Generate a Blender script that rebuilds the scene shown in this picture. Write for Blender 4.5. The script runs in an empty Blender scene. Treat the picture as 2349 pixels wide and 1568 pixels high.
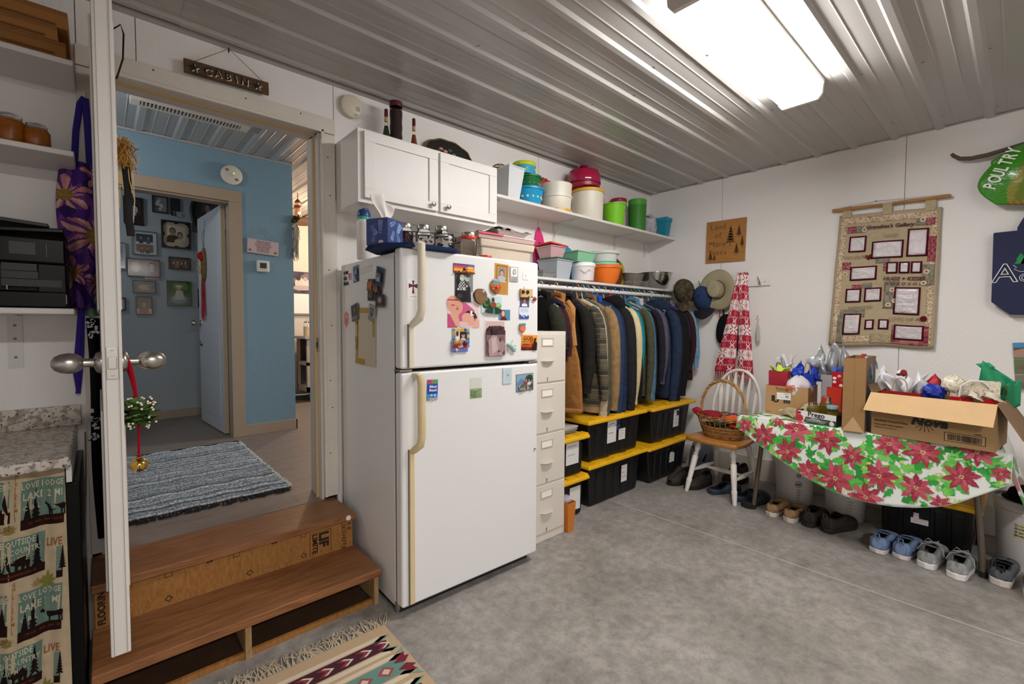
import bpy, math, random
from math import pi, sin, cos, radians
from mathutils import Vector, Matrix
random.seed(7)
S = bpy.context.scene
C = S.collection
R = random.uniform

# ---------------- camera, world, exposure ----------------
def cam_setup():
    cd = bpy.data.cameras.new('camera'); co = bpy.data.objects.new('camera', cd); C.objects.link(co)
    yaw, pitch, roll = 0.7327, -0.0402, 0.0039
    f = Vector((sin(yaw)*cos(pitch), cos(yaw)*cos(pitch), sin(pitch)))
    r = Vector((cos(yaw), -sin(yaw), 0)); u = r.cross(f)
    r2 = r*cos(roll)+u*sin(roll); u2 = u*cos(roll)-r*sin(roll)
    m = Matrix((r2, u2, -f)).transposed().to_4x4(); m.translation = Vector((0, -2.5418, 1.3147))
    co.matrix_world = m
    cd.sensor_width = 36; cd.lens = 1053.7/2349*36; cd.clip_start = .02; cd.clip_end = 60
    S.camera = co
cam_setup()
S.view_settings.view_transform = 'Standard'; S.view_settings.look = 'None'
S.view_settings.gamma = 1; S.view_settings.use_curve_mapping = False
S.view_settings.exposure = 0.25
W = bpy.data.worlds.new('world'); S.world = W; W.use_nodes = True
W.node_tree.nodes['Background'].inputs[0].default_value = (.9, .88, .86, 1)
W.node_tree.nodes['Background'].inputs[1].default_value = .25
def area(name, loc, rot, sx, sy, e, col=(1, 1, 1)):
    l = bpy.data.lights.new(name, 'AREA'); l.shape = 'RECTANGLE'; l.size = sx; l.size_y = sy; l.energy = e; l.color = col
    o = bpy.data.objects.new(name, l); C.objects.link(o); o.location = loc; o.rotation_euler = rot; return o


area('added_fill_light', (.3, -4.3, 2.5), (0, 0, 0), 1.2, .2, 88, (1, .975, .955))  # fill light added behind the camera to brighten the left side
def point(name, loc, e, col, r=.06):
    l = bpy.data.lights.new(name, 'POINT'); l.energy = e; l.color = col; l.shadow_soft_size = r
    o = bpy.data.objects.new(name, l); C.objects.link(o); o.location = loc; return o

# ---------------- helpers ----------------
def lin(h):
    if not isinstance(h, str): return tuple(h[:3])
    h = h.lstrip('#'); o = []
    for i in (0, 2, 4):
        c = int(h[i:i+2], 16)/255; o.append(c/12.92 if c <= .04045 else ((c+.055)/1.055)**2.4)
    return tuple(o)
MC = {}
def mat(key, col=None, r=.5, met=0, bs=0, bd=0, var=0, vs=6, spec=.5, trans=0, ior=1.45, coat=0, emit=0, alpha=1, stretch=None, var2=None, sheen=0):
    """procedural material; col None = colour of each face ('Col')"""
    if key in MC: return MC[key]
    m = bpy.data.materials.new(key); MC[key] = m; m.use_nodes = True
    N = m.node_tree.nodes; L = m.node_tree.links; b = N['Principled BSDF']
    b.inputs['Roughness'].default_value = r; b.inputs['Metallic'].default_value = met
    b.inputs['Specular IOR Level'].default_value = spec; b.inputs['IOR'].default_value = ior
    b.inputs['Transmission Weight'].default_value = trans; b.inputs['Coat Weight'].default_value = coat
    b.inputs['Alpha'].default_value = alpha
    if sheen: b.inputs['Sheen Weight'].default_value = sheen
    tc = N.new('ShaderNodeTexCoord'); co = tc.outputs['Object']
    if stretch:
        mp = N.new('ShaderNodeMapping'); mp.inputs['Scale'].default_value = stretch; L.new(co, mp.inputs[0]); co = mp.outputs[0]
    if col is None:
        at = N.new('ShaderNodeAttribute'); at.attribute_name = 'Col'; src = at.outputs['Color']
    else:
        rg = N.new('ShaderNodeRGB'); rg.outputs[0].default_value = (*lin(col), 1); src = rg.outputs[0]
    if var:
        n = N.new('ShaderNodeTexNoise'); n.inputs['Scale'].default_value = vs; n.inputs['Detail'].default_value = 6; n.inputs['Roughness'].default_value = .65; L.new(co, n.inputs[0])
        mr = N.new('ShaderNodeMapRange'); mr.inputs[1].default_value = .3; mr.inputs[2].default_value = .7; mr.inputs[3].default_value = 0; mr.inputs[4].default_value = 1; L.new(n.outputs[0], mr.inputs[0])
        mx = N.new('ShaderNodeMix'); mx.data_type = 'RGBA'; L.new(mr.outputs[0], mx.inputs[0])
        if var2:
            L.new(src, mx.inputs[6]); mx.inputs[7].default_value = (*lin(var2), 1)
            mr.inputs[4].default_value = var
        else:
            mu = N.new('ShaderNodeMix'); mu.data_type = 'RGBA'; mu.blend_type = 'MULTIPLY'; mu.inputs[0].default_value = 1
            L.new(src, mu.inputs[6]); mu.inputs[7].default_value = (1-var, 1-var, 1-var, 1)
            L.new(src, mx.inputs[6]); L.new(mu.outputs[2], mx.inputs[7])
        src = mx.outputs[2]
    L.new(src, b.inputs['Base Color'])
    if emit:
        L.new(src, b.inputs['Emission Color']); b.inputs['Emission Strength'].default_value = emit
    if bs:
        n2 = N.new('ShaderNodeTexNoise'); n2.inputs['Scale'].default_value = bs; n2.inputs['Detail'].default_value = 5; L.new(co, n2.inputs[0])
        bm = N.new('ShaderNodeBump'); bm.inputs['Strength'].default_value = 1; bm.inputs['Distance'].default_value = bd; L.new(n2.outputs[0], bm.inputs['Height']); L.new(bm.outputs[0], b.inputs['Normal'])
    return m

class B:
    """collects shapes into one mesh; every face keeps a colour"""
    def __init__(s, col='ffffff'):
        s.v = []; s.f = []; s.c = []; s.col = lin(col); s.m = None
    def add(s, vs, fs, col=None):
        n = len(s.v); c = lin(col) if col is not None else s.col
        if s.m is not None: vs = [s.m @ Vector(v) for v in vs]
        s.v += [tuple(v) for v in vs]; s.f += [[i+n for i in f] for f in fs]; s.c += [c]*len(fs); return s
    def box(s, x0, x1, y0, y1, z0, z1, col=None):
        return s.add([(x0, y0, z0), (x1, y0, z0), (x1, y1, z0), (x0, y1, z0), (x0, y0, z1), (x1, y0, z1), (x1, y1, z1), (x0, y1, z1)],
            [(0, 3, 2, 1), (4, 5, 6, 7), (0, 1, 5, 4), (1, 2, 6, 5), (2, 3, 7, 6), (3, 0, 4, 7)], col)
    def cbox(s, c, d, col=None, ax=None):
        """box about c with size d; ax = rotation matrix 3x3"""
        vs = [Vector((sx*d[0]/2, sy*d[1]/2, sz*d[2]/2)) for sz in (-1, 1) for sx, sy in ((-1, -1), (1, -1), (1, 1), (-1, 1))]
        if ax is not None: vs = [ax @ v for v in vs]
        return s.add([v+Vector(c) for v in vs], [(0, 3, 2, 1), (4, 5, 6, 7), (0, 1, 5, 4), (1, 2, 6, 5), (2, 3, 7, 6), (3, 0, 4, 7)], col)
    def frus(s, z0, z1, a, b, col=None, cx=0, cy=0, open_top=False):
        """tapered box: a=(wx,wy) at z0, b at z1"""
        vs = [(cx+sx*w[0]/2, cy+sy*w[1]/2, z) for z, w in ((z0, a), (z1, b)) for sx, sy in ((-1, -1), (1, -1), (1, 1), (-1, 1))]
        fs = [(0, 3, 2, 1), (0, 1, 5, 4), (1, 2, 6, 5), (2, 3, 7, 6), (3, 0, 4, 7)]
        if not open_top: fs.append((4, 5, 6, 7))
        return s.add(vs, fs, col)
    def prism(s, poly, d, col=None, fn=None):
        """2-D polygon pushed through d=(d0,d1); fn(u,v,w)->xyz"""
        fn = fn or (lambda u, v, w: (u, v, w)); n = len(poly)
        vs = [fn(u, v, d[0]) for u, v in poly]+[fn(u, v, d[1]) for u, v in poly]
        fs = [list(range(n))[::-1], list(range(n, 2*n))]+[(i, (i+1) % n, (i+1) % n+n, i+n) for i in range(n)]
        return s.add(vs, fs, col)
    def lathe(s, prof, n=24, c=(0, 0, 0), col=None, cols=None, sx=1, sy=1, wob=None, caps=True):
        """prof = [(r,z)..]; cols = colour per band"""
        k = len(prof); vs = []
        for r, z in prof:
            for i in range(n):
                a = 2*pi*i/n; q = r*(wob(a, z) if wob else 1); vs.append((c[0]+q*cos(a)*sx, c[1]+q*sin(a)*sy, c[2]+z))
        for j in range(k-1):
            fs = [(j*n+i, j*n+(i+1) % n, (j+1)*n+(i+1) % n, (j+1)*n+i) for i in range(n)]
            if j == 0: s.add(vs, fs, cols[j] if cols else col); base = len(s.v)-len(vs)
            else:
                s.f += [[q+base for q in f] for f in fs]; s.c += [lin(cols[j]) if cols else (lin(col) if col is not None else s.col)]*n
        if caps:
            for j, rev in ((0, True), (k-1, False)):
                if prof[j][0] > 1e-5:
                    f = [base+j*n+i for i in range(n)]; s.f.append(f[::-1] if rev else f); s.c.append(lin(cols[min(j, k-2)]) if cols else (lin(col) if col is not None else s.col))
        return s
    def tube(s, pts, r, n=8, col=None, closed=False, flat=None):
        """round bar along pts; r number or list; flat=(scale,axis) squashes"""
        P = [Vector(p) for p in pts]; k = len(P); rs = r if isinstance(r, (list, tuple)) else [r]*k
        vs = []; up = None
        for i in range(k):
            a = P[(i+1) % k] if (closed or i < k-1) else P[i]; b2 = P[i-1] if (closed or i > 0) else P[i]
            t = (a-b2); t = t.normalized() if t.length > 1e-9 else Vector((0, 0, 1))
            if up is None:
                up = Vector((0, 0, 1)) if abs(t.z) < .9 else Vector((1, 0, 0))
            x = t.cross(up)
            if x.length < 1e-6: x = t.orthogonal()
            x.normalize(); y = x.cross(t).normalized(); up = y
            for j in range(n):
                an = 2*pi*j/n+pi/n; vs.append(P[i]+x*(rs[i]*cos(an)*(flat or 1))+y*(rs[i]*sin(an)))
        fs = []
        for i in range(k if closed else k-1):
            i2 = (i+1) % k
            fs += [(i*n+j, i*n+(j+1) % n, i2*n+(j+1) % n, i2*n+j) for j in range(n)]
        if not closed: fs += [list(range(n))[::-1], [(k-1)*n+j for j in range(n)]]
        return s.add(vs, fs, col)
    def sph(s, c, r, n=14, m=9, col=None, fn=None):
        r = r if isinstance(r, (list, tuple)) else (r, r, r); vs = [(c[0], c[1], c[2]-r[2])]
        for j in range(1, m):
            t = -pi/2+pi*j/m
            for i in range(n):
                a = 2*pi*i/n; vs.append((c[0]+r[0]*cos(t)*cos(a), c[1]+r[1]*cos(t)*sin(a), c[2]+r[2]*sin(t)))
        vs.append((c[0], c[1], c[2]+r[2]))
        if fn: vs = [fn(*v) for v in vs]
        fs = [(0, 1+(i+1) % n, 1+i) for i in range(n)]
        for j in range(m-2): fs += [(1+j*n+i, 1+j*n+(i+1) % n, 1+(j+1)*n+(i+1) % n, 1+(j+1)*n+i) for i in range(n)]
        e = len(vs)-1; fs += [(e, 1+(m-2)*n+i, 1+(m-2)*n+(i+1) % n) for i in range(n)]
        return s.add(vs, fs, col)
    def grid(s, fn, nu, nv, col=None, cf=None, wrap=False):
        """fn(u,v)->xyz over 0..1; cf(u,v)->colour"""
        vs = [fn(i/nu, j/nv) for j in range(nv+1) for i in range(nu+(0 if wrap else 1))]; w = nu if wrap else nu+1
        fs = [(j*w+i, j*w+(i+1) % w, (j+1)*w+(i+1) % w, (j+1)*w+i) for j in range(nv) for i in range(nu)]
        n0 = len(s.f); s.add(vs, fs, col)
        if cf:
            q = 0
            for j in range(nv):
                for i in range(nu): s.c[n0+q] = lin(cf((i+.5)/nu, (j+.5)/nv)); q += 1
        return s
    def loft(s, rings, col=None, cols=None, caps=True):
        n = len(rings[0]); vs = [p for r in rings for p in r]; fs = []; n0 = len(s.f)
        for j in range(len(rings)-1): fs += [(j*n+i, j*n+(i+1) % n, (j+1)*n+(i+1) % n, (j+1)*n+i) for i in range(n)]
        if caps: fs += [list(range(n))[::-1], [(len(rings)-1)*n+i for i in range(n)]]
        s.add(vs, fs, col)
        if cols:
            for j in range(len(rings)-1):
                for i in range(n): s.c[n0+j*n+i] = lin(cols[j])
        return s
    def done(s, name, m, parent=None, bev=0, sm=False, sub=0, sol=0, off=-1, seg=2):
        me = bpy.data.meshes.new(name); me.from_pydata(s.v, [], s.f)
        a = me.attributes.new('Col', 'FLOAT_COLOR', 'FACE')
        buf = []
        for c in s.c: buf += [c[0], c[1], c[2], 1.0]
        a.data.foreach_set('color', buf); me.update()
        if sm or sub: me.polygons.foreach_set('use_smooth', [True]*len(me.polygons))
        o = bpy.data.objects.new(name, me); C.objects.link(o); me.materials.append(m)
        if parent is not None: o.parent = parent
        if sol:
            d = o.modifiers.new('thickness', 'SOLIDIFY'); d.thickness = sol; d.offset = off
        if bev:
            d = o.modifiers.new('bevel', 'BEVEL'); d.width = bev; d.segments = seg; d.limit_method = 'ANGLE'; d.angle_limit = radians(40)
            if not sm: me.polygons.foreach_set('use_smooth', [True]*len(me.polygons)); d.harden_normals = True
        if sub:
            d = o.modifiers.new('subdivision', 'SUBSURF'); d.levels = sub; d.render_levels = sub
        if sm and not sub: auto(o)
        return o
def auto(o):
    me = o.data
    try: me.set_sharp_from_angle(angle=radians(42))
    except Exception: pass
def tag(o, label, cat, group=None, kind=None):
    if label: o['label'] = label
    if cat: o['category'] = cat
    if group: o['group'] = group
    if kind: o['kind'] = kind
    return o
def thing(name, label=None, cat=None, loc=(0, 0, 0), rz=0, group=None, rot=None):
    o = bpy.data.objects.new(name, None); C.objects.link(o); o.empty_display_size = .05; o.location = loc
    o.rotation_euler = rot if rot else (0, 0, rz)
    return tag(o, label, cat, group)
def struct(o): o['kind'] = 'structure'; return o
def dup(root, loc, rz=None, label=None, group=None, rot=None, scale=None):
    r = root.copy(); C.objects.link(r); r.location = loc
    if rz is not None: r.rotation_euler = (0, 0, rz)
    if rot: r.rotation_euler = rot
    if scale: r.scale = scale
    if label: r['label'] = label
    if group: r['group'] = group
    for ch in list(root.children):
        c = ch.copy(); C.objects.link(c); c.parent = r
        for g in ch.children:
            d = g.copy(); C.objects.link(d); d.parent = c
    return r
def text(s, size, o, x, y, m, parent, name='lettering', bold=0, shear=0, space=1, ext=.0004, align='LEFT', col=None, line=1):
    """flat raised lettering: o = lower left, x,y = unit directions of writing and up"""
    cu = bpy.data.curves.new('t', 'FONT'); cu.body = s; cu.size = size; cu.offset = bold; cu.shear = shear; cu.space_character = space
    cu.extrude = ext; cu.align_x = align; cu.resolution_u = 3; cu.space_line = line
    t = bpy.data.objects.new('t', cu); C.objects.link(t); bpy.context.view_layer.update()
    me = bpy.data.meshes.new_from_object(t); bpy.data.objects.remove(t); bpy.data.curves.remove(cu)
    X = Vector(x); Y = Vector(y); Z = X.cross(Y); O = Vector(o)
    for v in me.vertices: v.co = O+X*v.co.x+Y*v.co.y+Z*v.co.z
    me.name = name; me.materials.clear(); me.materials.append(m)
    if col is not None:
        a = me.attributes.new('Col', 'FLOAT_COLOR', 'FACE'); c = lin(col); a.data.foreach_set('color', [c[0], c[1], c[2], 1]*len(me.polygons))
    ob = bpy.data.objects.new(name, me); C.objects.link(ob); ob.parent = parent; return ob
class Pr:
    """flat print of coloured shapes on a sheet of w x h; o lower left corner, x right, y up"""
    def __init__(s, w, h, o=(0, 0, 0), x=(1, 0, 0), y=(0, 0, 1), base='ffffff', th=.0012):
        s.w, s.h, s.o, s.x, s.y = w, h, Vector(o), Vector(x), Vector(y); s.n = s.x.cross(s.y); s.k = 0; s.th = th; s.b = B()
        f = lambda u, v, d: s.o+s.x*u+s.y*v+s.n*d
        s.b.prism([(0, 0), (w, 0), (w, h), (0, h)], (0, th), base, f)
    def poly(s, pts, col):
        s.k += 1; d = s.th+.00018*s.k
        s.b.add([s.o+s.x*(u*s.w)+s.y*(v*s.h)+s.n*d for u, v in pts], [list(range(len(pts)))], col); return s
    def rect(s, u0, u1, v0, v1, col): return s.poly([(u0, v0), (u1, v0), (u1, v1), (u0, v1)], col)
    def ell(s, u, v, a, b, col, n=14, t=0):
        return s.poly([(u+a*cos(2*pi*i/n)*cos(t)-b*sin(2*pi*i/n)*sin(t), v+a*cos(2*pi*i/n)*sin(t)+b*sin(2*pi*i/n)*cos(t)) for i in range(n)], col)
    def blobs(s, n, u0, u1, v0, v1, a, cols):
        for i in range(n):
            q = R(a*.5, a); s.ell(R(min(u0+q*.8, u1-q*.8), max(u0+q*.8, u1-q*.8)), R(min(v0+q*.8, v1-q*.8), max(v0+q*.8, v1-q*.8)), q*.7, q*.6, random.choice(cols), 7, R(0, 3))
        return s
    def person(s, u, v, h, skin='c9a08a', hair='3a2a22', cloth='33415e', asp=1.0):
        """head and shoulders; v = chin-to-shoulder base, h = head height"""
        a = h*.38*asp
        s.poly([(u-a*2.4, v-h*1.3), (u+a*2.4, v-h*1.3), (u+a*2.1, v-h*.35), (u+a*.9, v-h*.05), (u-a*.9, v-h*.05), (u-a*2.1, v-h*.35)], cloth)
        s.rect(u-a*.45, u+a*.45, v-h*.2, v+h*.2, skin)
        s.ell(u, v+h*.56, a*1.12, h*.56, hair); s.ell(u, v+h*.47, a*.9, h*.46, skin)
        s.rect(u-a*.5, u-a*.2, v+h*.5, v+h*.56, hair); s.rect(u+a*.2, u+a*.5, v+h*.5, v+h*.56, hair); s.rect(u-a*.3, u+a*.3, v+h*.2, v+h*.25, 'a0605a')
        return s
    def done(s, name, m, parent=None): return s.b.done(name, m, parent)
VX = (1, 0, 0); VZ = (0, 0, 1); NX = (-1, 0, 0); VY = (0, 1, 0); NY = (0, -1, 0)
# shared materials
PAPER = mat('printed_paper', None, r=.55)
GLOSS = mat('glossy_print', None, r=.3)
PLAST = mat('coloured_plastic', None, r=.34)
PLASTM = mat('matte_plastic', None, r=.55, bs=300, bd=.0003)
CLOTH = mat('woven_cloth', None, r=.95, bs=900, bd=.0006, var=.18, vs=30, spec=.15)
CARD = mat('corrugated_cardboard', None, r=.85, var=.1, vs=14, bs=200, bd=.0003, spec=.2)
PAINT = mat('painted_surface', None, r=.45)
INK = mat('ink', None, r=.7)
STEEL = mat('brushed_steel', 'b9b6b0', r=.28, met=1)
CHROME = mat('chrome', 'd8d6d2', r=.12, met=1)
GLASS = mat('clear_glass', 'ffffff', r=.02, trans=1, ior=1.3)
RUBBER = mat('rubber', None, r=.8, bs=200, bd=.0004)
WIRE = mat('dark_wire', '1c1b1b', r=.4, met=.6)
FROST = mat('frosted_plastic', None, r=.32, trans=.25, ior=1.2, spec=.4)
# ================= structure =================
H = 2.607; X2 = 4.134; CF = .345
def wood(key, c1, c2, sc=(1, 12, 12), r=.5, dist=3.0, rings=6):
    if key in MC: return MC[key]
    m = mat(key, c1, r=r); N = m.node_tree.nodes; L = m.node_tree.links; b = N['Principled BSDF']
    tc = N.new('ShaderNodeTexCoord'); mp = N.new('ShaderNodeMapping'); mp.inputs['Scale'].default_value = sc; L.new(tc.outputs['Object'], mp.inputs[0])
    n = N.new('ShaderNodeTexNoise'); n.inputs['Scale'].default_value = rings; n.inputs['Detail'].default_value = 8; n.inputs['Distortion'].default_value = dist*.3; n.inputs['Roughness'].default_value = .7; L.new(mp.outputs[0], n.inputs[0])
    rp = N.new('ShaderNodeValToRGB'); rp.color_ramp.elements[0].position = .32; rp.color_ramp.elements[1].position = .68
    rp.color_ramp.elements[0].color = (*lin(c2), 1); rp.color_ramp.elements[1].color = (*lin(c1), 1); L.new(n.outputs[0], rp.inputs[0]); L.new(rp.outputs[0], b.inputs['Base Color'])
    bm = N.new('ShaderNodeBump'); bm.inputs['Distance'].default_value = .0008; L.new(n.outputs[0], bm.inputs['Height']); L.new(bm.outputs[0], b.inputs['Normal'])
    return m
def wall_mat(key, col, r=.6, bd=.003, sc=75, dirt=True):
    m = mat(key, col, r=r); N = m.node_tree.nodes; L = m.node_tree.links; b = N['Principled BSDF']
    tc = N.new('ShaderNodeTexCoord')
    v = N.new('ShaderNodeTexNoise'); v.inputs['Scale'].default_value = sc; v.inputs['Detail'].default_value = 3; L.new(tc.outputs['Object'], v.inputs[0])
    bm = N.new('ShaderNodeBump'); bm.inputs['Distance'].default_value = bd; bm.inputs['Strength'].default_value = .8; L.new(v.outputs[0], bm.inputs['Height']); L.new(bm.outputs[0], b.inputs['Normal'])
    if dirt:
        n = N.new('ShaderNodeTexNoise'); n.inputs['Scale'].default_value = 45; n.inputs['Detail'].default_value = 8; n.inputs['Roughness'].default_value = .8; L.new(tc.outputs['Object'], n.inputs[0])
        rp = N.new('ShaderNodeValToRGB'); rp.color_ramp.elements[0].position = .27; rp.color_ramp.elements[1].position = .33
        c = lin(col); rp.color_ramp.elements[0].color = (c[0]*.72, c[1]*.68, c[2]*.62, 1); rp.color_ramp.elements[1].color = (*c, 1); L.new(n.outputs[0], rp.inputs[0]); L.new(rp.outputs[0], b.inputs['Base Color'])
    return m
WALL = wall_mat('textured_white_wall', 'ebe7e4')
TRIMW = mat('worn_white_trim', 'ddd5ca', r=.45, var=.1, vs=8, stretch=(1, 1, 1))
# --- concrete floor
def concrete():
    m = mat('polished_concrete', 'a09a92', r=.42); N = m.node_tree.nodes; L = m.node_tree.links; b = N['Principled BSDF']
    tc = N.new('ShaderNodeTexCoord')
    def noise(s, d=8, ro=.6):
        n = N.new('ShaderNodeTexNoise'); n.inputs['Scale'].default_value = s; n.inputs['Detail'].default_value = d; n.inputs['Roughness'].default_value = ro; L.new(tc.outputs['Object'], n.inputs[0]); return n
    n1 = noise(2.2, 6); n2 = noise(16, 10, .75); n3 = noise(5, 5)
    r1 = N.new('ShaderNodeValToRGB'); e = r1.color_ramp.elements; e[0].position = .3; e[0].color = (*lin('8c867f'), 1); e[1].position = .7; e[1].color = (*lin('aea8a2'), 1); L.new(n1.outputs[0], r1.inputs[0])
    r2 = N.new('ShaderNodeValToRGB'); e = r2.color_ramp.elements; e[0].position = .33; e[0].color = (.48, .48, .49, 1); e[1].position = .6; e[1].color = (1, 1, 1, 1); L.new(n2.outputs[0], r2.inputs[0])
    mu = N.new('ShaderNodeMix'); mu.data_type = 'RGBA'; mu.blend_type = 'MULTIPLY'; mu.inputs[0].default_value = .85; L.new(r1.outputs[0], mu.inputs[6]); L.new(r2.outputs[0], mu.inputs[7])
    wp = N.new('ShaderNodeMix'); wp.data_type = 'RGBA'; wp.inputs[0].default_value = .1; L.new(tc.outputs['Object'], wp.inputs[6]); L.new(n3.outputs[1], wp.inputs[7])
    vo = N.new('ShaderNodeTexVoronoi'); vo.feature = 'DISTANCE_TO_EDGE'; vo.inputs['Scale'].default_value = 30; L.new(wp.outputs[2], vo.inputs[0])
    r3 = N.new('ShaderNodeValToRGB'); e = r3.color_ramp.elements; e[0].position = 0; e[0].color = (.76, .75, .74, 1); e[1].position = .045; e[1].color = (1, 1, 1, 1); L.new(vo.outputs[0], r3.inputs[0])
    m2 = N.new('ShaderNodeMix'); m2.data_type = 'RGBA'; m2.blend_type = 'MULTIPLY'; L.new(n1.outputs[0], m2.inputs[0]); L.new(mu.outputs[2], m2.inputs[6]); L.new(r3.outputs[0], m2.inputs[7])
    L.new(m2.outputs[2], b.inputs['Base Color'])
    mr = N.new('ShaderNodeMapRange'); mr.inputs[3].default_value = .3; mr.inputs[4].default_value = .55; L.new(n2.outputs[0], mr.inputs[0]); L.new(mr.outputs[0], b.inputs['Roughness'])
    return m
fl = struct(B().box(-2.6, X2+.1, -6, .1, -.1, 0).done('floor', concrete()))
B().box(2.807, 2.8115, -6, -.02, -.002, .0006).done('control_joint', mat('joint_caulk', 'c9c2b8', r=.6), fl)
# --- back wall of separate sheets
wb = struct(thing('wall_back')); 
B().box(-2.6, -.02, .022, .14, -.05, H+.03).box(.91, X2+.1, .022, .14, -.05, H+.03).box(-.02, .91, .022, .14, 2.335, H+.03).done('wall_core', mat('wall_core', '2a2622', r=.9), wb)
for x0, x1, z0 in ((-2.6, -1.26, 0), (-1.257, -.042, 0), (-.039, .1435, 2.33), (.1465, .9735, 2.33), (.9765, 2.552, 0), (2.5545, X2, 0)):
    B().box(x0, x1, 0, .022, z0, H+.03).done('wall_panel', WALL, wb)
for x, z0 in ((-.0405, 2.42), (.145, 2.41), (.975, 2.41), (2.5532, 0)): B('4a443d').box(x-.0011, x+.0011, -.0004, .004, z0, H).done('panel_seam', PAINT, wb)
wr = struct(thing('wall_right'))
B().box(X2+.022, X2+.1, -6, .1, -.05, H+.03).done('wall_core', MC['wall_core'], wr)
for y0, y1 in ((-.725, -.0), (-1.968, -.728), (-3.19, -1.971), (-4.4, -3.193), (-6, -4.403)):
    B().box(X2, X2+.022, y0, y1, .15, H+.03).done('wall_panel', WALL, wr)
B().box(X2-.012, X2+.03, -6, 0, 0, .185).done('footing_ledge', TRIMW, wr, bev=.004)
struct(B().box(-2.7, -2.6, -6, .1, 0, H).done('wall_left', WALL)); struct(B().box(-2.7, X2+.1, -6.1, -6, 0, H).done('wall_front', WALL))
# --- ribbed steel ceiling, one sheet per four ribs
CEIL = mat('white_ribbed_steel', 'aeaaa6', r=.26, spec=.7)
cg = struct(thing('ceiling'))
def ribs(y0, n, x0, x1, name, m, parent, z=H, rh=.013, axis='x'):
    pr = []; p = .2286
    for i in range(n):
        c = y0-p*i
        pr += [(c+.026, 0), (c+.013, -rh), (c-.013, -rh), (c-.026, 0)]
        for q in (.078, .15): pr += [(c-q+.005, 0), (c-q, -.003), (c-q-.005, 0)]
    a, b = y0+.05, y0-p*n+.05
    pr = [(a, 0)]+pr+[(b, 0)]
    vs = []; k = len(pr)
    if axis == 'x': vs = [(x, y, z+d) for x in (x0, x1) for y, d in pr]
    else: vs = [(y, x, z+d) for x in (x0, x1) for y, d in pr]
    fs = [(i, i+1, k+i+1, k+i) for i in range(k-1)]
    if axis != 'x': fs = [f[::-1] for f in fs]
    return B().add(vs, fs).done(name, m, parent, sol=.0012, off=1)
B().box(-2.6, X2, -6, .02, H+.032, H+.05).done('ceiling_deck', MC['wall_core'], cg)
for k in range(7):
    zz = H+.004*(k % 2)*.3
    ribs(-.078+.2286-.9144*k, 4, -2.6 if k else .29, X2-.004, 'ceiling_panel', CEIL, cg, zz)
ribs(-.078+.2286, 4, -2.6, .292, 'ceiling_panel', CEIL, cg, H+.002)
B().box(-2.6, X2, -.032, 0, H-.012, H-.001).done('edge_channel', CEIL, cg); B().box(X2-.018, X2, -6, -.032, H-.006, H-.001).done('edge_channel', CEIL, cg)
sb = B()
for k in range(-1, 16):
    for q, x in enumerate((.5, 1.35, 2.2, 3.05, 3.9)):
        sb.lathe([(0, -.004), (.006, -.004), (.006, 0)], 6, (x+.1*sin(k*2.1), -.078-.2286*k-.036, H))
sb.done('screw', STEEL, cg)['kind'] = 'stuff'
# --- doorway: jambs and casing
t1 = struct(thing('trim_1'))
for nm, bx in (('head_casing', (-.045, .975, -.02, 0, 2.328, 2.408)), ('right_casing', (.9, .975, -.02, 0, .36, 2.325)), ('left_casing', (-.045, .0, -.02, 0, .36, 2.325)), ('right_bead', (.9, .915, -.027, -.02, .36, 2.34)), ('head_bead', (.0, .915, -.027, -.02, 2.325, 2.34)), ('outer_strip', (.957, .985, -.012, 0, .36, 1.98))):
    B().box(*bx).done(nm, TRIMW, t1, bev=.003)
JW = mat('jamb_white', 'cfc9c2', r=.45, var=.08, vs=5)
B().box(.89, .905, 0, .15, .345, 2.325).done('right_jamb', JW, t1, bev=.002); B().box(-.012, .003, 0, .15, .345, 2.325).done('left_jamb', JW, t1); B().box(0, .89, 0, .15, 2.328, 2.335).done('head_jamb', JW, t1, bev=.002)
YW = mat('bare_wood_stop', 'c7a878', r=.5)
B().box(.878, .891, .05, .062, .345, 2.31).done('stop_strip', YW, t1); B().box(0, .89, .05, .062, 2.318, 2.329).done('stop_strip', YW, t1)
for x, z in ((.935, 2.2), (.935, 1.6), (.935, 1.0), (.93, .6), (.55, 2.385), (.2, 2.39), (.8, 2.39), (.945, 2.0), (.945, 1.3), (.945, .85)):
    B('4a3a2c').cbox((x, -.0205, z), (.006, .002, .006)).done('nail_hole', PAINT, t1)
sp = B().box(.886, .8905, .02, .048, 1.155, 1.235).done('strike_plate', STEEL, t1, bev=.003); B('15120f').box(.884, .8865, .027, .04, 1.18, 1.21).done('latch_opening', PAINT, sp)
# --- open entry door, edge on
dr = struct(thing('door_1', loc=(.004, 0, 0))); dr.rotation_euler = (0, 0, 0)
DW = mat('door_white', 'dcd7d1', r=.4, bs=30, bd=.0004)
B().box(0, .044, -.85, -.012, .365, 2.3).done('door_slab', DW, dr, bev=.003)
B().box(.007, .0085, -.8515, -.85, .366, 2.3, 'a59c92').box(.0355, .037, -.8515, -.85, .366, 2.3, 'a59c92').done('edge_groove', PAINT, dr)
for sx, x0, x1 in ((1, .044, .05), (-1, -.006, 0)):
    for z0, z1 in ((.5, 1.05), (1.35, 2.2)):
        B().box(x0, x1, -.72, -.12, z0, z1).done('raised_panel', DW, dr, bev=.005)
lp = B('a09a92').box(.009, .035, -.8525, -.85, 1.155, 1.245).done('latch_plate', STEEL, dr, bev=.004)
B('8f8a84').cbox((.022, -.853, 1.2), (.02, .004, .034)).done('latch_bolt', STEEL, lp, bev=.006)
B('555555').lathe([(.003, 0), (.003, .002)], 8, (.022, -.854, 1.235)).lathe([(.003, 0), (.003, .002)], 8, (.022, -.854, 1.165)).done('latch_screw', STEEL, lp)
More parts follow.
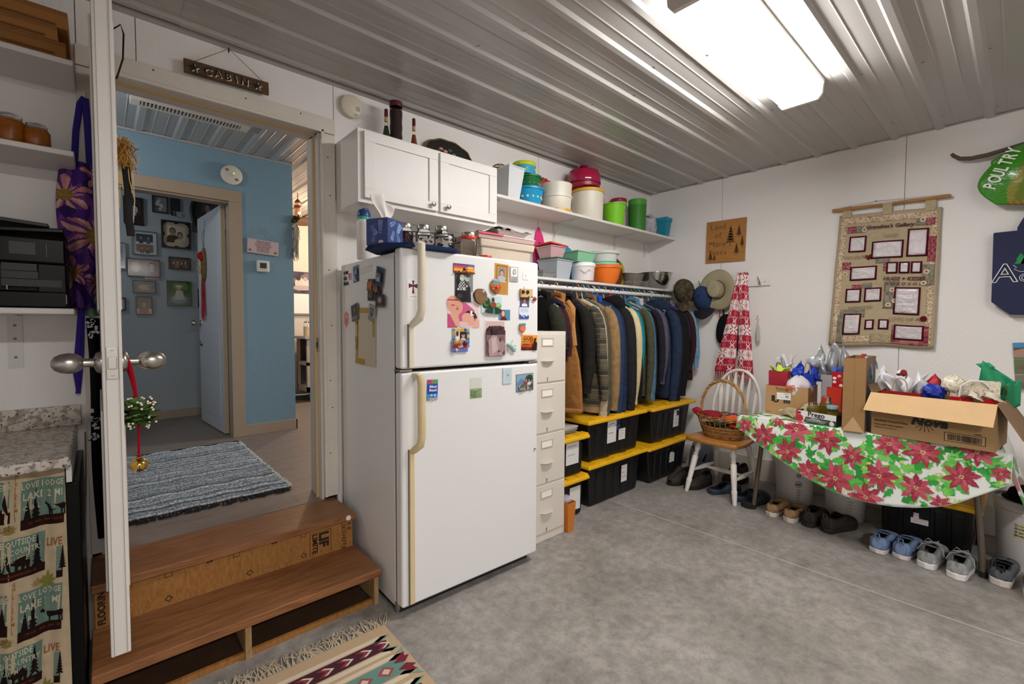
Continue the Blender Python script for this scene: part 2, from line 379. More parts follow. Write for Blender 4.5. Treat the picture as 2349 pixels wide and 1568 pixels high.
def knob(side):
    b = B(); b.m = Matrix.Translation((.044 if side > 0 else 0, -.79, 1.2)) @ Matrix.Rotation(radians(90*side), 4, 'Y')
    b.lathe([(.031, 0), (.031, .005), (.026, .012), (.0135, .016), (.0115, .03), (.0125, .038), (.02, .043), (.0265, .054), (.0285, .068), (.026, .084), (.019, .096), (.009, .1025), (0, .104)], 28)
    return b.done('door_knob', STEEL, dr, sm=True)
knob(1); knob(-1)
# --- ceiling lamp
lt = thing('ceiling_light', 'white wraparound fluorescent light with end caps on the ribbed ceiling', 'light', (2.27, -1.69, H-.02))
LENS = mat('lit_lens', (1, .98, .95), r=.3, emit=36)
pf = [(-.105, 0), (-.1, -.052), (-.082, -.075), (.082, -.075), (.1, -.052), (.105, 0)]
B().prism([(u, v) for u, v in pf], (-.59, .59), None, lambda u, v, w: (w, u, v)).done('lens', LENS, lt)
for s in (-1, 1):
    B('d6cfc6').prism([(u*1.04, v*1.05) for u, v in pf], (s*.59, s*.612), None, lambda u, v, w: (w, u, v)).done('end_cap', PAINT, lt)
B('e8e6e2').box(-.6, .6, -.112, .112, -.002, .019).done('housing', PAINT, lt)
l2 = thing('ceiling_light', 'added housing for the unseen fill light on the ceiling behind the viewer', 'light', (.3, -4.3, H-.02))  # unseen housing, added to go with the fill light
B('e8e6e2').box(-.62, .62, -.12, .12, -.06, .019).done('housing', PAINT, l2)
# ================= cabin beyond the doorway =================
BLUE = wall_mat('blue_textured_wall', '7d9fb5', r=.5, bd=.0025, sc=60, dirt=False)
GREYW = wall_mat('pale_grey_wall', 'aeb6ba', r=.6, bd=.001, sc=80, dirt=False)
BEIGE = wall_mat('beige_wall', 'cfc6bb', r=.6, bd=.001, sc=80, dirt=False)
TAUPE = mat('taupe_trim', 'aa9a88', r=.45)
wc = struct(thing('wall_cabin'))
B().box(.916, 1.325, 1.894, 2.01, CF, 2.75).box(-1.3, .916, 1.894, 2.01, 2.405, 2.75).box(-1.3, -.1, 1.894, 2.01, CF, 2.75).done('blue_wall', BLUE, wc)
struct(B().box(-1.4, 1.4, 3.2, 3.3, CF, 2.75).done('wall_hallway', GREYW)); struct(B().box(1.25, 1.325, 2.01, 3.2, CF, 2.75).done('wall_hallway_side', GREYW))
struct(B().box(-1.4, -1.3, .14, 3.3, CF, 2.75).done('wall_cabin_left', BLUE)); struct(B().box(1.3, 5, 4, 4.1, CF, 2.75).done('wall_cabin_far', BEIGE)); struct(B().box(5, 5.1, .14, 4.1, CF, 2.75).done('wall_cabin_right', BEIGE))
struct(B().box(-1.4, .0, .14, .2, CF, 2.75).box(.9, 5, .14, .2, CF, 2.75).box(0, .9, .151, .2, 2.345, 2.75).done('wall_cabin_front', BEIGE))
b = B().box(.913, 1.337, 1.881, 1.894, CF, .435).box(1.325, 1.337, 1.881, 3.2, CF, .435); struct(b.done('baseboard_cabin', TAUPE, bev=.002))
struct(B().box(-1.3, 1.25, 3.187, 3.2, CF, .43).done('baseboard_hallway', TAUPE, bev=.002)); struct(B().box(1.35, 5, 3.987, 4, CF, .43).done('baseboard_far', TAUPE))
t2 = struct(thing('trim_2'))
for nm, bx in (('head_casing', (-.05, .916, 1.872, 1.894, 2.315, 2.408)), ('right_casing', (.823, .916, 1.872, 1.894, CF, 2.315)), ('right_jamb', (.823, .838, 1.894, 2.01, CF, 2.315)), ('head_jamb', (-.05, .838, 1.894, 2.01, 2.3, 2.315)), ('left_casing', (-.1, -.01, 1.872, 1.894, CF, 2.315))):
    B().box(*bx).done(nm, TAUPE, t2, bev=.002)
fc = struct(thing('floor_cabin'))
PLANK = wood('grey_oak_plank', '8d8078', '6f635c', (1.2, 14, 14), r=.42)
B('3a332e').box(-1.3, 5, .03, 4, CF-.05, CF-.012).done('subfloor', PAINT, fc)
y = .03; k = 0
while y < 3.2:
    x = -1.3-R(0, 1.1)
    while x < 2.6:
        x1 = x+1.22
        a, c = max(x, -1.3), min(x1, 2.6)
        if c-a > .05: B().box(a+.0006, c-.0006, y+.0006, y+.1294, CF-.012, CF+R(-.0004, .0004)).done('floor_plank', PLANK, fc)
        x = x1
    y += .13
B().box(0, .9, .0, .03, CF-.03, CF+.001).done('threshold', PLANK, fc)
cc = struct(thing('ceiling_cabin'))
CEIL2 = mat('cabin_ribbed_steel', 'a9adb0', r=.3, spec=.6)
for k in range(7):
    ribs(-1.3+.9144*(k+1)-.05, 4, .2, 4.0, 'ceiling_panel', CEIL2, cc, 2.735+.0006*(k % 2), axis='y')
B().box(-1.3, 5, .2, 4, 2.77, 2.79).done('ceiling_deck', MC['wall_core'], cc); B().box(-1.3, 1.325, 1.874, 1.894, 2.715, 2.733).done('edge_channel', CEIL2, cc)
point('cabin_hall_fill', (-.5, 1.0, 2.5), 13, (1, .95, .9)); point('hallway_fill', (-.6, 2.6, 2.5), 7, (.9, .95, 1)); point('far_room_light', (2.2, 3.0, 2.42), 42, (1, .66, .4))  # hall and hallway points: added fill with no visible lamp
area('far_room_added_fill', (3.6, 1.2, 2.3), (radians(50), 0, radians(35)), .8, .8, 42, (1, .97, .92))  # unseen fill added for the far room, no window is built
# second door, standing open into the hallway
d2 = struct(thing('door_2', loc=(.822, 2.025, CF+.012), rz=radians(94)))
DG = mat('pale_door_paint', 'c9ccd0', r=.45)
DE = mat('door_edge_tan', 'b7a68c', r=.5)
B().box(0, .8, 0, .035, 0, 1.95).done('door_slab', DG, d2, bev=.002)
B().box(-.0015, 0, .001, .034, 0, 1.95).done('hinge_edge', DE, d2)
for z0, z1 in ((.12, .9), (1.04, 1.85)):
    f = B().box(.1, .7, .034, .0375, z0, z1).done('door_panel', DG, d2, bev=.003)
    bb = B('a9adb3')
    for i in range(11): bb.box(.14+i*.05, .144+i*.05, .037, .0378, z0+.03, z1-.03)
    bb.done('bead_groove', PAINT, f)
kb = B(); kb.m = Matrix.Translation((.74, .035, .95)) @ Matrix.Rotation(radians(-90), 4, 'X'); kb.lathe([(.03, 0), (.028, .006), (.011, .012), (.011, .035), (.025, .045), (.028, .06), (.02, .075), (0, .08)], 18).done('door_knob', STEEL, d2, sm=True)
for z in (.2, .98, 1.75): B().box(-.004, .02, -.012, .004, z, z+.09).done('hinge', STEEL, d2, bev=.001)
# things on that door
o = thing('door_hanger', 'red braided ring with green leaves looped over the inner door knob', 'decoration', (.752, 2.77, 1.16))
B('c4463a').tube([(.0+.0*i, .034*cos(a), .055*sin(a)+.02) for i, a in enumerate([2*pi*k/18 for k in range(18)])], .009, 7, closed=True).done('ring', CLOTH, o, sm=True)
lb = B('2f5b3a')
for i in range(9): lb.sph((R(-.02, .02), R(-.045, .045), -.05+R(-.015, .015)), (.012, .02, .01), 6, 4)
lb.done('leaves', CLOTH, o)
o = thing('wall_wreath', 'gold and red fan hanging on the inner door with a long red tassel', 'decoration', (.742, 2.55, 1.8))
B('7c6a4a').sph((0, .015, .05), (.025, .085, .16), 14, 9).done('straw_fan', CLOTH, o, sm=True)
B('b0202a').sph((-.02, .03, .13), (.03, .05, .04), 9, 6).sph((-.02, -.02, .1), (.02, .03, .03), 9, 6).done('red_bow', CLOTH, o, sm=True)
b = B('d9c27e')
for i in range(16): a = R(0, 6); b.tube([(-.02, .02, .05), (-.03-R(0, .02), .02+.08*cos(a), .05+.09*sin(a))], .003, 5)
b.done('gold_sprigs', CLOTH, o)
b = B('c2434c')
for i in range(26): x, yy = R(-.012, .012), R(-.03, .04); b.tube([(-.015+x*.4, .01+yy*.4, -.05), (-.015+x, .01+yy, -.2), (-.015+x+R(-.01, .01), .01+yy+R(-.02, .02), -.36-R(0, .12))], .0024, 4)
b.done('tassel', CLOTH, o)
B('6e7e78').tube([(0, .02, .2), (0, .005, .3), (.01, -.02, .46)], .0025, 5).tube([(0, .03, .2), (-.01, .05, .3), (0, .0, .36)], .002, 5).done('cord', CLOTH, o)
# framed photographs on the hallway wall
PH = mat('photo_glass_print', None, r=.12)
def picture(name, label, x0, x1, z0, z1, frame, fw, paint, base='8a8078', y=3.2, cat='picture'):
    o = thing(name, label, cat, ((x0+x1)/2, y, (z0+z1)/2)); w, h = x1-x0, z1-z0
    if fw:
        b = B(frame)
        b.box(-w/2, w/2, -.02, -.001, h/2-fw, h/2).box(-w/2, w/2, -.02, -.001, -h/2, -h/2+fw).box(-w/2, -w/2+fw, -.02, -.001, -h/2+fw, h/2-fw).box(w/2-fw, w/2, -.02, -.001, -h/2+fw, h/2-fw).done('frame', mat('picture_frame', None, r=.4), o)
        p = Pr(w-2*fw, h-2*fw, (-w/2+fw, -.004, -h/2+fw), base=base)
    else: p = Pr(w, h, (-w/2, -.002, -h/2), base=base, th=.008)
    paint(p); p.done('print', PH, o); return o
def ppl(*hs):
    def f(p):
        for u, v, h, c, hr in hs: p.person(u, v, h, 'c7b4a0', hr, c, p.h/p.w)
    return f
picture('framed_photo', 'dark brown framed portrait at the far left, partly behind the entry door', .2, .35, 2.26, 2.508, '2e1f1c', .02, ppl((.55, .35, .4, '3f2a2a', '241a18')), '4c3a36')
picture('framed_photo', 'small dark framed photo high on the hallway wall left of the black hook plaque', .417, .544, 2.391, 2.556, '33302e', .012, lambda p: p.blobs(18, .05, .95, .05, .95, .3, ['9a9a9a', '5d5d5d', 'c9c6c0', '3d3d3d']), '8d8d8b')
picture('framed_photo', 'old portrait of a couple in a square cream mat and black cornered frame', .483, .724, 2.056, 2.33, '25201c', .016, lambda p: (p.rect(.0, 1, 0, 1, 'b8aa92'), p.rect(.14, .86, .13, .87, 'd8c9ae'), [p.rect(a, a+.14, c, c+.05, '2a241f') for a in (0, .43, .86) for c in (0, .95)], [p.rect(c, c+.05, a, a+.14, '2a241f') for a in (0, .43, .86) for c in (0, .95)], p.person(.36, .5, .26, '9c8468', '3a2e24', '4a3c30', 1.05), p.person(.64, .36, .24, 'b09878', '33291f', 'c2b394', 1.05)))
picture('framed_photo', 'white double mat frame holding two small photos above each other', .257, .448, 1.967, 2.196, '6b6f73', .006, lambda p: (p.rect(0, 1, 0, 1, 'c9ced2'), p.rect(.14, .86, .55, .9, '3f4a58'), p.person(.35, .66, .14, hair='2a2522', cloth='2b3444', asp=.7), p.person(.66, .66, .14, cloth='4a5a72', asp=.7), p.rect(.14, .86, .1, .44, '7c6a5c'), p.person(.38, .22, .13, cloth='8a4a40', asp=.7), p.person(.62, .22, .13, cloth='5a5048', asp=.7)))
o = picture('framed_photo', 'wide pair of portraits under shiny glass, the left one with a lamp glare painted in', .216, .468, 1.754, 1.927, '5a4a40', .005, lambda p: (p.rect(.0, .49, 0, 1, '6b5d4e'), p.ell(.25, .55, .17, .32, 'a89276'), p.ell(.24, .5, .1, .24, 'c9b08e'), p.rect(.51, 1, 0, 1, '8c7672'), p.person(.75, .38, .42, 'c2a49a', '35262a', '9a7a80', .62)))  # pale ellipses paint the glare into the left print
picture('framed_photo', 'brown group photo right of the wide portrait pair', .535, .716, 1.847, 1.971, '43352d', .01, lambda p: [p.person(.2+.2*i, .4+.06*(i % 2), .3, cloth=c, asp=.55) for i, c in enumerate(['6a4a3a', '8a7a68', '5a4a42', '7c6a5a'])], '6f5c4c')
picture('framed_photo', 'thin framed sepia photo of a lying dog just below the wide portrait pair', .253, .43, 1.597, 1.718, '6a5c54', .006, lambda p: (p.rect(0, 1, 0, .4, '8c7c68'), p.ell(.5, .45, .3, .25, 'b5a58c'), p.ell(.72, .6, .12, .18, '9c8a70')), '74685c')
picture('framed_photo', 'green tinted photo of a person in white clothes sitting on grass', .516, .716, 1.48, 1.731, '4e5a3a', .005, lambda p: (p.rect(0, 1, .5, 1, '55703a'), p.blobs(10, 0, 1, .6, 1, .3, ['6f8a48', '44602f']), p.rect(0, 1, 0, .35, '7b806f'), p.ell(.5, .26, .36, .2, '9aa2a4'), p.poly([(.3, .25), (.72, .25), (.66, .62), (.36, .62)], 'cfc9b8'), p.ell(.5, .72, .1, .12, 'bfa08a'), p.ell(.5, .8, .17, .05, 'd8cfb2')), '66784e')
picture('framed_photo', 'lowest small brown photo of a child at a table', .272, .398, 1.39, 1.564, '6a5646', .005, lambda p: (p.rect(0, 1, 0, .3, 'c9c2b6'), p.person(.5, .42, .3, cloth='a86a4a', asp=1.2)), '8a7260')
picture('framed_photo', 'pale framed print half hidden by the mistletoe door edge, upper', .1, .21, 1.815, 2.071, '9a9fa3', .008, lambda p: p.rect(.1, .9, .1, .9, '8e979e'), 'b0b6ba')
picture('framed_photo', 'small dark framed photo half hidden by the red tassel', .772, .86, 1.47, 1.662, '37302c', .008, lambda p: p.person(.4, .45, .3, asp=1.3), '7a6e68')
picture('framed_photo', 'small black framed photo at the far lower left by the door edge', .1, .201, 1.424, 1.547, '26282a', .012, lambda p: p.rect(.1, .9, .1, .9, '9aa0a0'), '7a8080')
o = thing('wall_plaque', 'narrow black wall plaque with a hook at the top of the hallway wall', 'plaque', (.611, 3.2, 2.49))
B('2b2b2c').box(-.03, .03, -.015, 0, -.06, .09).box(-.05, -.03, -.015, 0, -.1, .09).done('plate', PAINT, o, bev=.002); B('2b2b2c').tube([(-.04, -.01, -.09), (-.04, -.03, -.11), (-.01, -.03, -.11), (-.01, -.03, -.07)], .005, 6).done('hook', PAINT, o)
o = thing('oval_portrait', 'large dark oval framed portrait behind the top of the inner door', 'picture', (.9, 3.185, 2.45))
b = B('2a2320'); b.m = Matrix.Rotation(radians(90), 4, 'X'); b.tube([(.16*cos(2*pi*i/28), .21*sin(2*pi*i/28), 0) for i in range(28)], .024, 8, closed=True).done('frame', PAINT, o, sm=True)
p = Pr(.32, .42, (-.16, .008, -.21), base='6b5e54'); p.person(.42, .52, .2, hair='4a4038', cloth='2c2a28'); p.done('print', PH, o)
# blue wall: alarm, thermostat, sign
def disc(prof, at, rot, name, m, parent, col, n=32, sm=True):
    b = B(col); b.m = Matrix.Translation(at) @ rot; b.lathe(prof, n); return b.done(name, m, parent, sm=sm)
RX = Matrix.Rotation(radians(90), 4, 'X')
o = thing('smoke_detector', 'round white smoke detector with a green light on the blue wall', 'smoke alarm', (.847, 1.894, 2.53))
disc([(.07, 0), (.07, .012), (.078, .014), (.078, .03), (.07, .036), (0, .038)], (0, 0, 0), RX, 'body', PAINT, o, 'e0dad2')
disc([(.018, 0), (.016, .004), (0, .004)], (.0, -.037, 0), RX, 'test_button', PAINT, o, 'd3ccc3')
b = B('6f6a64')
for sx, sz in ((-.035, .035), (.035, -.035)):
    for i in range(4): b.cbox((sx+(i-1.5)*.006, -.0385, sz), (.002, .002, .02))
b.done('vent_slots', PAINT, o)['kind'] = 'stuff'; B('7dff4a').sph((.012, -.041, .012), .0035, 8, 5).done('indicator_light', mat('green_led', '7dff4a', emit=4), o)
o = thing('thermostat', 'small white thermostat with a dark display on the blue wall', 'thermostat', (1.071, 1.894, 1.801))
B('e6e4e0').box(-.05, .05, -.028, 0, -.05, .05).done('body', PAINT, o, bev=.012, seg=3); B('39453e').box(-.026, .026, -.0295, -.028, -.018, .028).done('display', PAINT, o)
b = B('c5c4c0')
for i in range(4): b.box(-.024+i*.013, -.015+i*.013, -.03, -.028, -.03, -.025)
b.done('button_row', PAINT, o)
o = thing('hanging_sign', 'small pink wooden sign with verse hanging from a string above the thermostat', 'sign', (1.076, 1.888, 1.965), rot=(0, radians(3), 0))
B('cbb8bd').box(-.122, .122, -.01, 0, -.06, .06).done('board', PAPER, o, bev=.002)
for i, s in enumerate(['Today of all my family', 'and friends we gather', 'memories are made here', 'be merry in the moment', 'laugh loud and often', 'give thanks for all', 'and come back soon', 'the cabin is home']):
    text(s, .0125, (0, -.0105, .043-.0125*i), VX, VZ, INK, o, align='CENTER', col='6a4a5a')
b = B('6b5b3c')
for sx in (-1, 1): b.sph((.1*sx, -.012, -.036), (.009, .003, .009), 8, 5)
b.done('flower_stud', PAINT, o)['kind'] = 'stuff'
B('8f8a84').tube([(-.11, -.006, .06), (0, -.004, .16), (.11, -.006, .06)], .0016, 5).done('string', PAINT, o); B('777').sph((0, -.004, .16), .005, 6, 4).done('nail', PAINT, o) if False else None
# ceiling register
o = thing('ceiling_register', 'long white slotted air register on the cabin ceiling near the doorway', 'vent', (.51, 1.26, 2.735))
B('d6d4d0').box(-.33, .33, -.055, -.04, -.03, 0).box(-.33, .33, .04, .055, -.03, 0).box(-.33, -.28, -.04, .04, -.03, 0).box(.28, .33, -.04, .04, -.03, 0).done('frame', PAINT, o, bev=.002)
B('1b1b1c').box(-.28, .28, -.04, .04, -.006, -.002).done('dark_slot', PAINT, o)
fin = B('c9c7c3').box(-.004, .004, -.04, .04, -.03, -.006)
for i in range(28):
    f = fin.done('fin', PAINT, o) if i == 0 else ff.copy()
    if i == 0: ff = f
    else: C.objects.link(f)
    f.location = (-.27+i*.02, 0, 0)
# far room
o = thing('chandelier', 'driftwood chandelier with a striped lighthouse model and glowing bulbs', 'chandelier', (1.65, 2.8, 2.43))
B().lathe([(.036, .03), (.03, .13), (.036, .14), (.04, .145), (.04, .16), (.026, .165), (.026, .19), (.034, .195), (.03, .205), (.004, .235), (.003, .25), (0, .25)], 16, cols=['d99a70']*1+['8c3a20', '5a2417', '7c2f1b', 'e8b890', 'e8c8a0', '5a2417', '5a2417', '33190f', '33190f', '33190f']).done('lighthouse', PAINT, o, sm=True)
B('b5763f').lathe([(.02, 0), (.19, -.02), (.2, .0), (.03, .03)], 20).done('plate', PAINT, o, sm=True)
BULB = mat('warm_bulb', 'ffcf90', emit=14)
b = B('3a2a1e'); bl = B()
for i in range(6):
    a = i*pi/3+.3; b.tube([(.03*cos(a), .03*sin(a), .03), (.1*cos(a), .1*sin(a), .06), (.17*cos(a), .17*sin(a), .03)], .006, 6)
    bl = B(); bl.sph((.17*cos(a), .17*sin(a), .045), .014, 8, 6); bl.done('bulb', BULB, o)
b.done('arms', PAINT, o); B('3a2a1e').tube([(0, 0, .24), (0, 0, .3)], .004, 6).done('stem', PAINT, o)
o = thing('moss_garland', 'pale moss garland hanging at the end of the blue wall', 'garland', (1.335, 1.885, 2.2))
b = B('cdc6b6')
for i in range(60):
    x, yy = R(-.005, .035), R(-.02, .03); z = -R(.05, .33)
    b.tube([(x*.3, yy*.3, .02), (x, yy, z*.4), (x+R(-.012, .012), yy+R(-.01, .01), z)], .0028, 4)
b.done('moss_strands', CLOTH, o); b = B('3f4a33')
for i in range(8): b.sph((R(-.01, .03), R(-.02, .02), R(.02, .07)), (.018, .012, .02), 6, 4)
b.done('leaves', CLOTH, o); B('444a50').tube([(-.02, 0, .0), (-.01, 0, -.05), (.0, .0, -.18), (-.02, 0, -.24), (-.03, 0, -.27), (-.01, 0, -.3)], .002, 5).done('wire', PAINT, o)
o = picture('canvas_picture', 'dark violet canvas of two white birds on the far beige wall', 1.9, 2.35, 1.71, 2.0, '4a4450', 0, lambda p: (p.blobs(40, 0, 1, 0, 1, .22, ['5a5260', '6d6570', '453f4a', '7a7078']), p.ell(.28, .45, .14, .28, 'cfc6c4'), p.ell(.24, .7, .07, .12, '4a4048'), p.ell(.46, .42, .13, .25, 'd6cdca'), p.ell(.44, .66, .06, .1, 'b9a8a4'), p.ell(.36, .25, .28, .12, 'b8aeb0')), '554d59', y=4.0)
struct(B('e9e9e8').box(1.5, 2.6, 3.97, 4, 1.44, 1.7).done('trim_3', PAINT)); struct(B('8a8078').box(1.5, 2.6, 3.96, 4, 1.42, 1.44).done('trim_4', PAINT))
o = thing('open_cabinet', 'light taupe open shelf cabinet on casters in the far room', 'cabinet', (1.93, 3.6, CF))
cb = 'a89c92'
B(cb).box(-.03, .7, -.2, .25, .765, .8).done('top', PAINT, o, bev=.003); B(cb).box(0, .035, -.17, -.13, .1, .765).box(0, .035, .2, .23, .1, .765).done('post', PAINT, o); B(cb).box(0, .7, -.165, -.14, .68, .765).done('apron', PAINT, o)
B(cb).box(0, .7, -.17, .23, .43, .47).done('shelf', PAINT, o); B(cb).box(0, .7, -.17, .23, .1, .16).done('shelf', PAINT, o); B('3b332f').box(0, .7, .21, .23, .16, .76).done('back_panel', PAINT, o)
B('2c2a2a').lathe([(.0, -.015), (.035, -.015), (.035, .015), (0, .015)], 14, (0, 0, 0)).done('caster', RUBBER, o).matrix_local = Matrix.Translation((.03, -.15, .04)) @ Matrix.Rotation(radians(90), 4, 'Y')
o = thing('jar_candle', 'cream candle in a clear lidded jar on the taupe cabinet', 'candle', (1.955, 3.5, CF+.8))
B('e6d3ad').lathe([(.036, .004), (.036, .12), (0, .12)], 18).done('wax', PAINT, o); B().lathe([(.042, 0), (.042, .15), (.036, .165), (.036, .17)], 20).done('glass', GLASS, o, sm=True); B().lathe([(.04, .17), (.03, .185), (.008, .19), (.01, .21), (0, .215)], 16).done('lid', GLASS, o, sm=True)
o = thing('berry_sprig', 'dark green sprig with blue berries beside the jar candle', 'decoration', (2.11, 3.5, CF+.8)); b = B('25332c')
for i in range(22): b.sph((R(-.09, .1), R(-.03, .03), R(.01, .045)), (.02, .012, .01), 6, 4)
b.done('leaves', CLOTH, o); b = B('6f93b5')
for i in range(6): b.sph((R(-.02, .1), R(-.03, .03), R(.02, .05)), .012, 7, 5)
b.done('berries', PLAST, o)['kind'] = 'stuff'
o = thing('purple_basket', 'dark purple basket with a curved handle on the middle cabinet shelf', 'basket', (2.12, 3.6, CF+.472))
B('3a2436').frus(0, .11, (.2, .2), (.24, .22)).done('body', CLOTH, o, bev=.01); B('a58a78').tube([(-.1, 0, .1), (-.07, 0, .15), (0, 0, .17), (.07, 0, .15), (.1, 0, .1)], .007, 6).done('handle', CLOTH, o)
tag(B('d9b878').cbox((2.1, 3.5, .66), (.02, .15, .16), None, Matrix.Rotation(radians(-35), 3, 'Y')).done('yellow_book', PAPER), 'yellow book leaning on the lower cabinet shelf', 'book')
# rag rug
rg = thing('rag_rug', 'blue grey striped rag rug with dark fringe on the cabin floor', 'rug', (.33, .97, CF))
pal = ['a6aeb4', '8a939b', 'b3bac0', '737c86', '929ba4', 'c0c5c8', '656e78', '8c959e', 'c6cacd', '7a848d']
rows = [random.choice(pal) for _ in range(120)]
def rugc(u, v):
    c = lin(rows[min(119, int(v*120))]); q = R(.45, 1.55); return (c[0]*q, c[1]*q, c[2]*q)
B().grid(lambda u, v: (-.45+.93*u+.008*sin(v*70)*(u > .98)+.005*sin(v*23), -.67+1.36*v+.02*sin(u*3), .010+.004*abs(sin(v*120*pi))+.003*sin(u*29+v*13)), 150, 240, cf=rugc).done('woven_top', CLOTH, rg, sol=.008)
fb = B('2b2d30')
for yy, s in ((-.67, -1), (.69, 1)):
    for i in range(70):
        x = -.45+.93*i/69; fb.tube([(x, yy, .008), (x+R(-.02, .02), yy+s*R(.02, .035), .008), (x+R(-.045, .03), yy+s*R(.035, .06), .005)], [.006, .005, .002], 5)
fr_ = fb.done('fringe', CLOTH, rg); fr_['kind'] = 'stuff'
b = B('c9cdd0')
for i in range(60): b.sph((.483+R(-.004, .012), -.65+1.32*i/59, .01), (.012, .009, .006), 6, 4)
b.done('edge_loops', CLOTH, rg)['kind'] = 'stuff'

# ================= wooden steps =================
STEP = wood('worn_step_wood', 'a06c44', '6a4224', (1.1, 13, 13), r=.42, rings=4)
OSB = wood('orange_strand_board', 'b07c40', '855626', (22, 3, 5), r=.55, rings=5)
PLY = wood('plywood_edge', 'b39468', '8a6c46', (14, 14, 2), r=.6)
st = thing('wooden_steps', 'two-tread brown wooden steps with strand board riser below the doorway', 'steps', (.455, 0, 0))
B().box(-.5, .5, -.29, -.003, .312, .345).done('tread', STEP, st, bev=.004); B().box(-.5, .5, -.578, -.26, .137, .172).done('tread', STEP, st, bev=.004)
rs = B().box(-.49, .49, -.27, -.255, .172, .312).done('riser', OSB, st)
B().box(-.495, .495, -.545, -.53, 0, .022).done('bottom_rail', OSB, st); B().box(-.472, .468, -.53, -.272, 0, .012).done('base_board', mat('dark_board', '4a321e', r=.8, var=.3, vs=9), st); B().box(-.49, .49, -.27, -.255, .0, .137).done('riser', OSB, st)
for x in (-.495, -.06, .47):
    B().box(x, x+.022, -.56, -.27, .02 if x else 0, .137).box(x, x+.022, -.56, -.53, 0, .02).done('stringer', PLY, st)
B().box(.47, .492, -.255, -.02, 0, .312).done('stringer', OSB, st); B().box(-.495, -.473, -.255, -.02, 0, .312).done('stringer', OSB, st)
disc([(.013, 0), (.013, .002), (.009, .003), (0, .003)], (.462, -.29, .329), RX, 'white_cap', PAINT, st, 'e8e4dc', 18)
BK = mat('stamp_ink', '2a1a0c', r=.8)
p = []
b = B('2a1a0c')
def ln(x0, z0, x1, z1, w=.0022):
    d = Vector((x1-x0, 0, z1-z0)); n = Vector((-d.z, 0, d.x)).normalized()*w/2; b.add([Vector((x0, -.2712, z0))-n, Vector((x1, -.2712, z1))-n, Vector((x1, -.2712, z1))+n, Vector((x0, -.2712, z0))+n], [(0, 1, 2, 3)])
for x0, z0, x1, z1 in ((.28, .18, .28, .29), (.28, .29, .38, .295), (.38, .18, .38, .295)): ln(x0, z0, x1, z1)
for x in (-.27, -.03, .25):
    ln(x-.012, .305, x-.012, .29); ln(x-.012, .29, x+.012, .29); ln(x+.012, .29, x+.012, .305)
for x in (-.27, .02, .25):
    for k in range(4): a = k*pi/2; ln(x+.012*cos(a), .2+.012*sin(a), x+.012*cos(a+pi/2), .2+.012*sin(a+pi/2), .003)
for x in (-.13, .12): ln(x-.01, .302, x-.002, .302, .006); ln(x+.001, .302, x+.012, .302, .006)
b.done('stamp_marks', BK, st)['kind'] = 'stuff'
DN = (0, 0, -1)
text('LIF', .062, (.325, -.271, .288), DN, VX, BK, st, bold=.003); text('LIMITE', .034, (.292, -.271, .287), DN, VX, BK, st, bold=.001)
text('2KSV43TJE', .03, (.435, -.271, .3), DN, VX, BK, st); text('R 8', .03, (.463, -.271, .3), DN, VX, BK, st)
text('FLOORING', .03, (-.462, -.271, .18), VZ, NX, BK, st, bold=.001); b = B('2a1a0c').box(-.445, -.4, -.2712, -.27, .18, .3); 
disc([(.02, 0), (.02, .001), (0, .001)], (-.42, -.27, .28), RX, 'stamp_dot', BK, st, '2a1a0c'); disc([(.02, 0), (.02, .001), (0, .001)], (-.42, -.27, .21), RX, 'stamp_dot', BK, st, '2a1a0c')
# ================= left: shelves, counter, printer, apron =================
SHELF = mat('white_shelf_paint', 'ded9d4', r=.4)
def bracket(parent, x, z, y1=-.2, dz=.2):
    B().box(x-.015, x+.015, -.003, 0, z-dz, z).box(x-.015, x+.015, y1, 0, z-.004, z).done('bracket', mat('white_steel', 'd8d5d3', r=.4), parent)
def tshelf(z, lab, x1=-.044, depth=.265, brk=()):
    o = thing('wall_shelf', lab, 'shelf', (-.6, 0, z))
    B().box(-.9, x1+.6, -depth, -.001, -.02, 0).done('board', SHELF, o, bev=.004)
    for x in brk:
        b = B('d8d5d3').box(x-.02, x+.02, -.004, -.0005, -.22, -.02).box(x-.02, x+.02, -.2, 0, -.024, -.02)
        k = b.done('bracket', PAINT, o)
        for q in (-.06, -.11, -.18): B('77726c').cbox((x, -.005, q), (.008, .003, .008)).done('screw', PAINT, k)
    return o
tshelf(2.237, 'topmost white shelf holding brown boxes at the far left', brk=(-.05,)); tshelf(1.92, 'middle white shelf under the top one holding two jars', x1=-.05, brk=(.0,)); tshelf(1.36, 'lower white shelf carrying the black printer', x1=-.06, depth=.36, brk=(.365,))
for i, (x1, z, w, lab) in enumerate(((-.062, 2.238, .052, 'bottom flat brown cardboard box of the stack on the top left shelf'), (-.083, 2.291, .046, 'shorter middle brown cardboard box of the stack on the top left shelf'), (-.055, 2.338, .06, 'uppermost brown cardboard box of the stack on the top left shelf'))):
    o = thing('cardboard_box', lab, 'box', (x1-.19, -.13, z), group='flat boxes on the top shelf')
    B('9a6a3c').box(-.19, .19, -.13, .12, 0, w).done('carton', CARD, o, bev=.003)
    B('6d4825').box(-.1, .16, -.132, -.13, .004, .012).box(-.15, -.1, -.132, -.13, w*.35, w*.4).done('tuck_slot', CARD, o)
    B('8a5d34').box(-.188, .188, -.1305, -.13, w*.72, w*.98).done('lid_flap', CARD, o)
SYR = mat('amber_preserve', 'c4700e', r=.25, var=.35, vs=40)
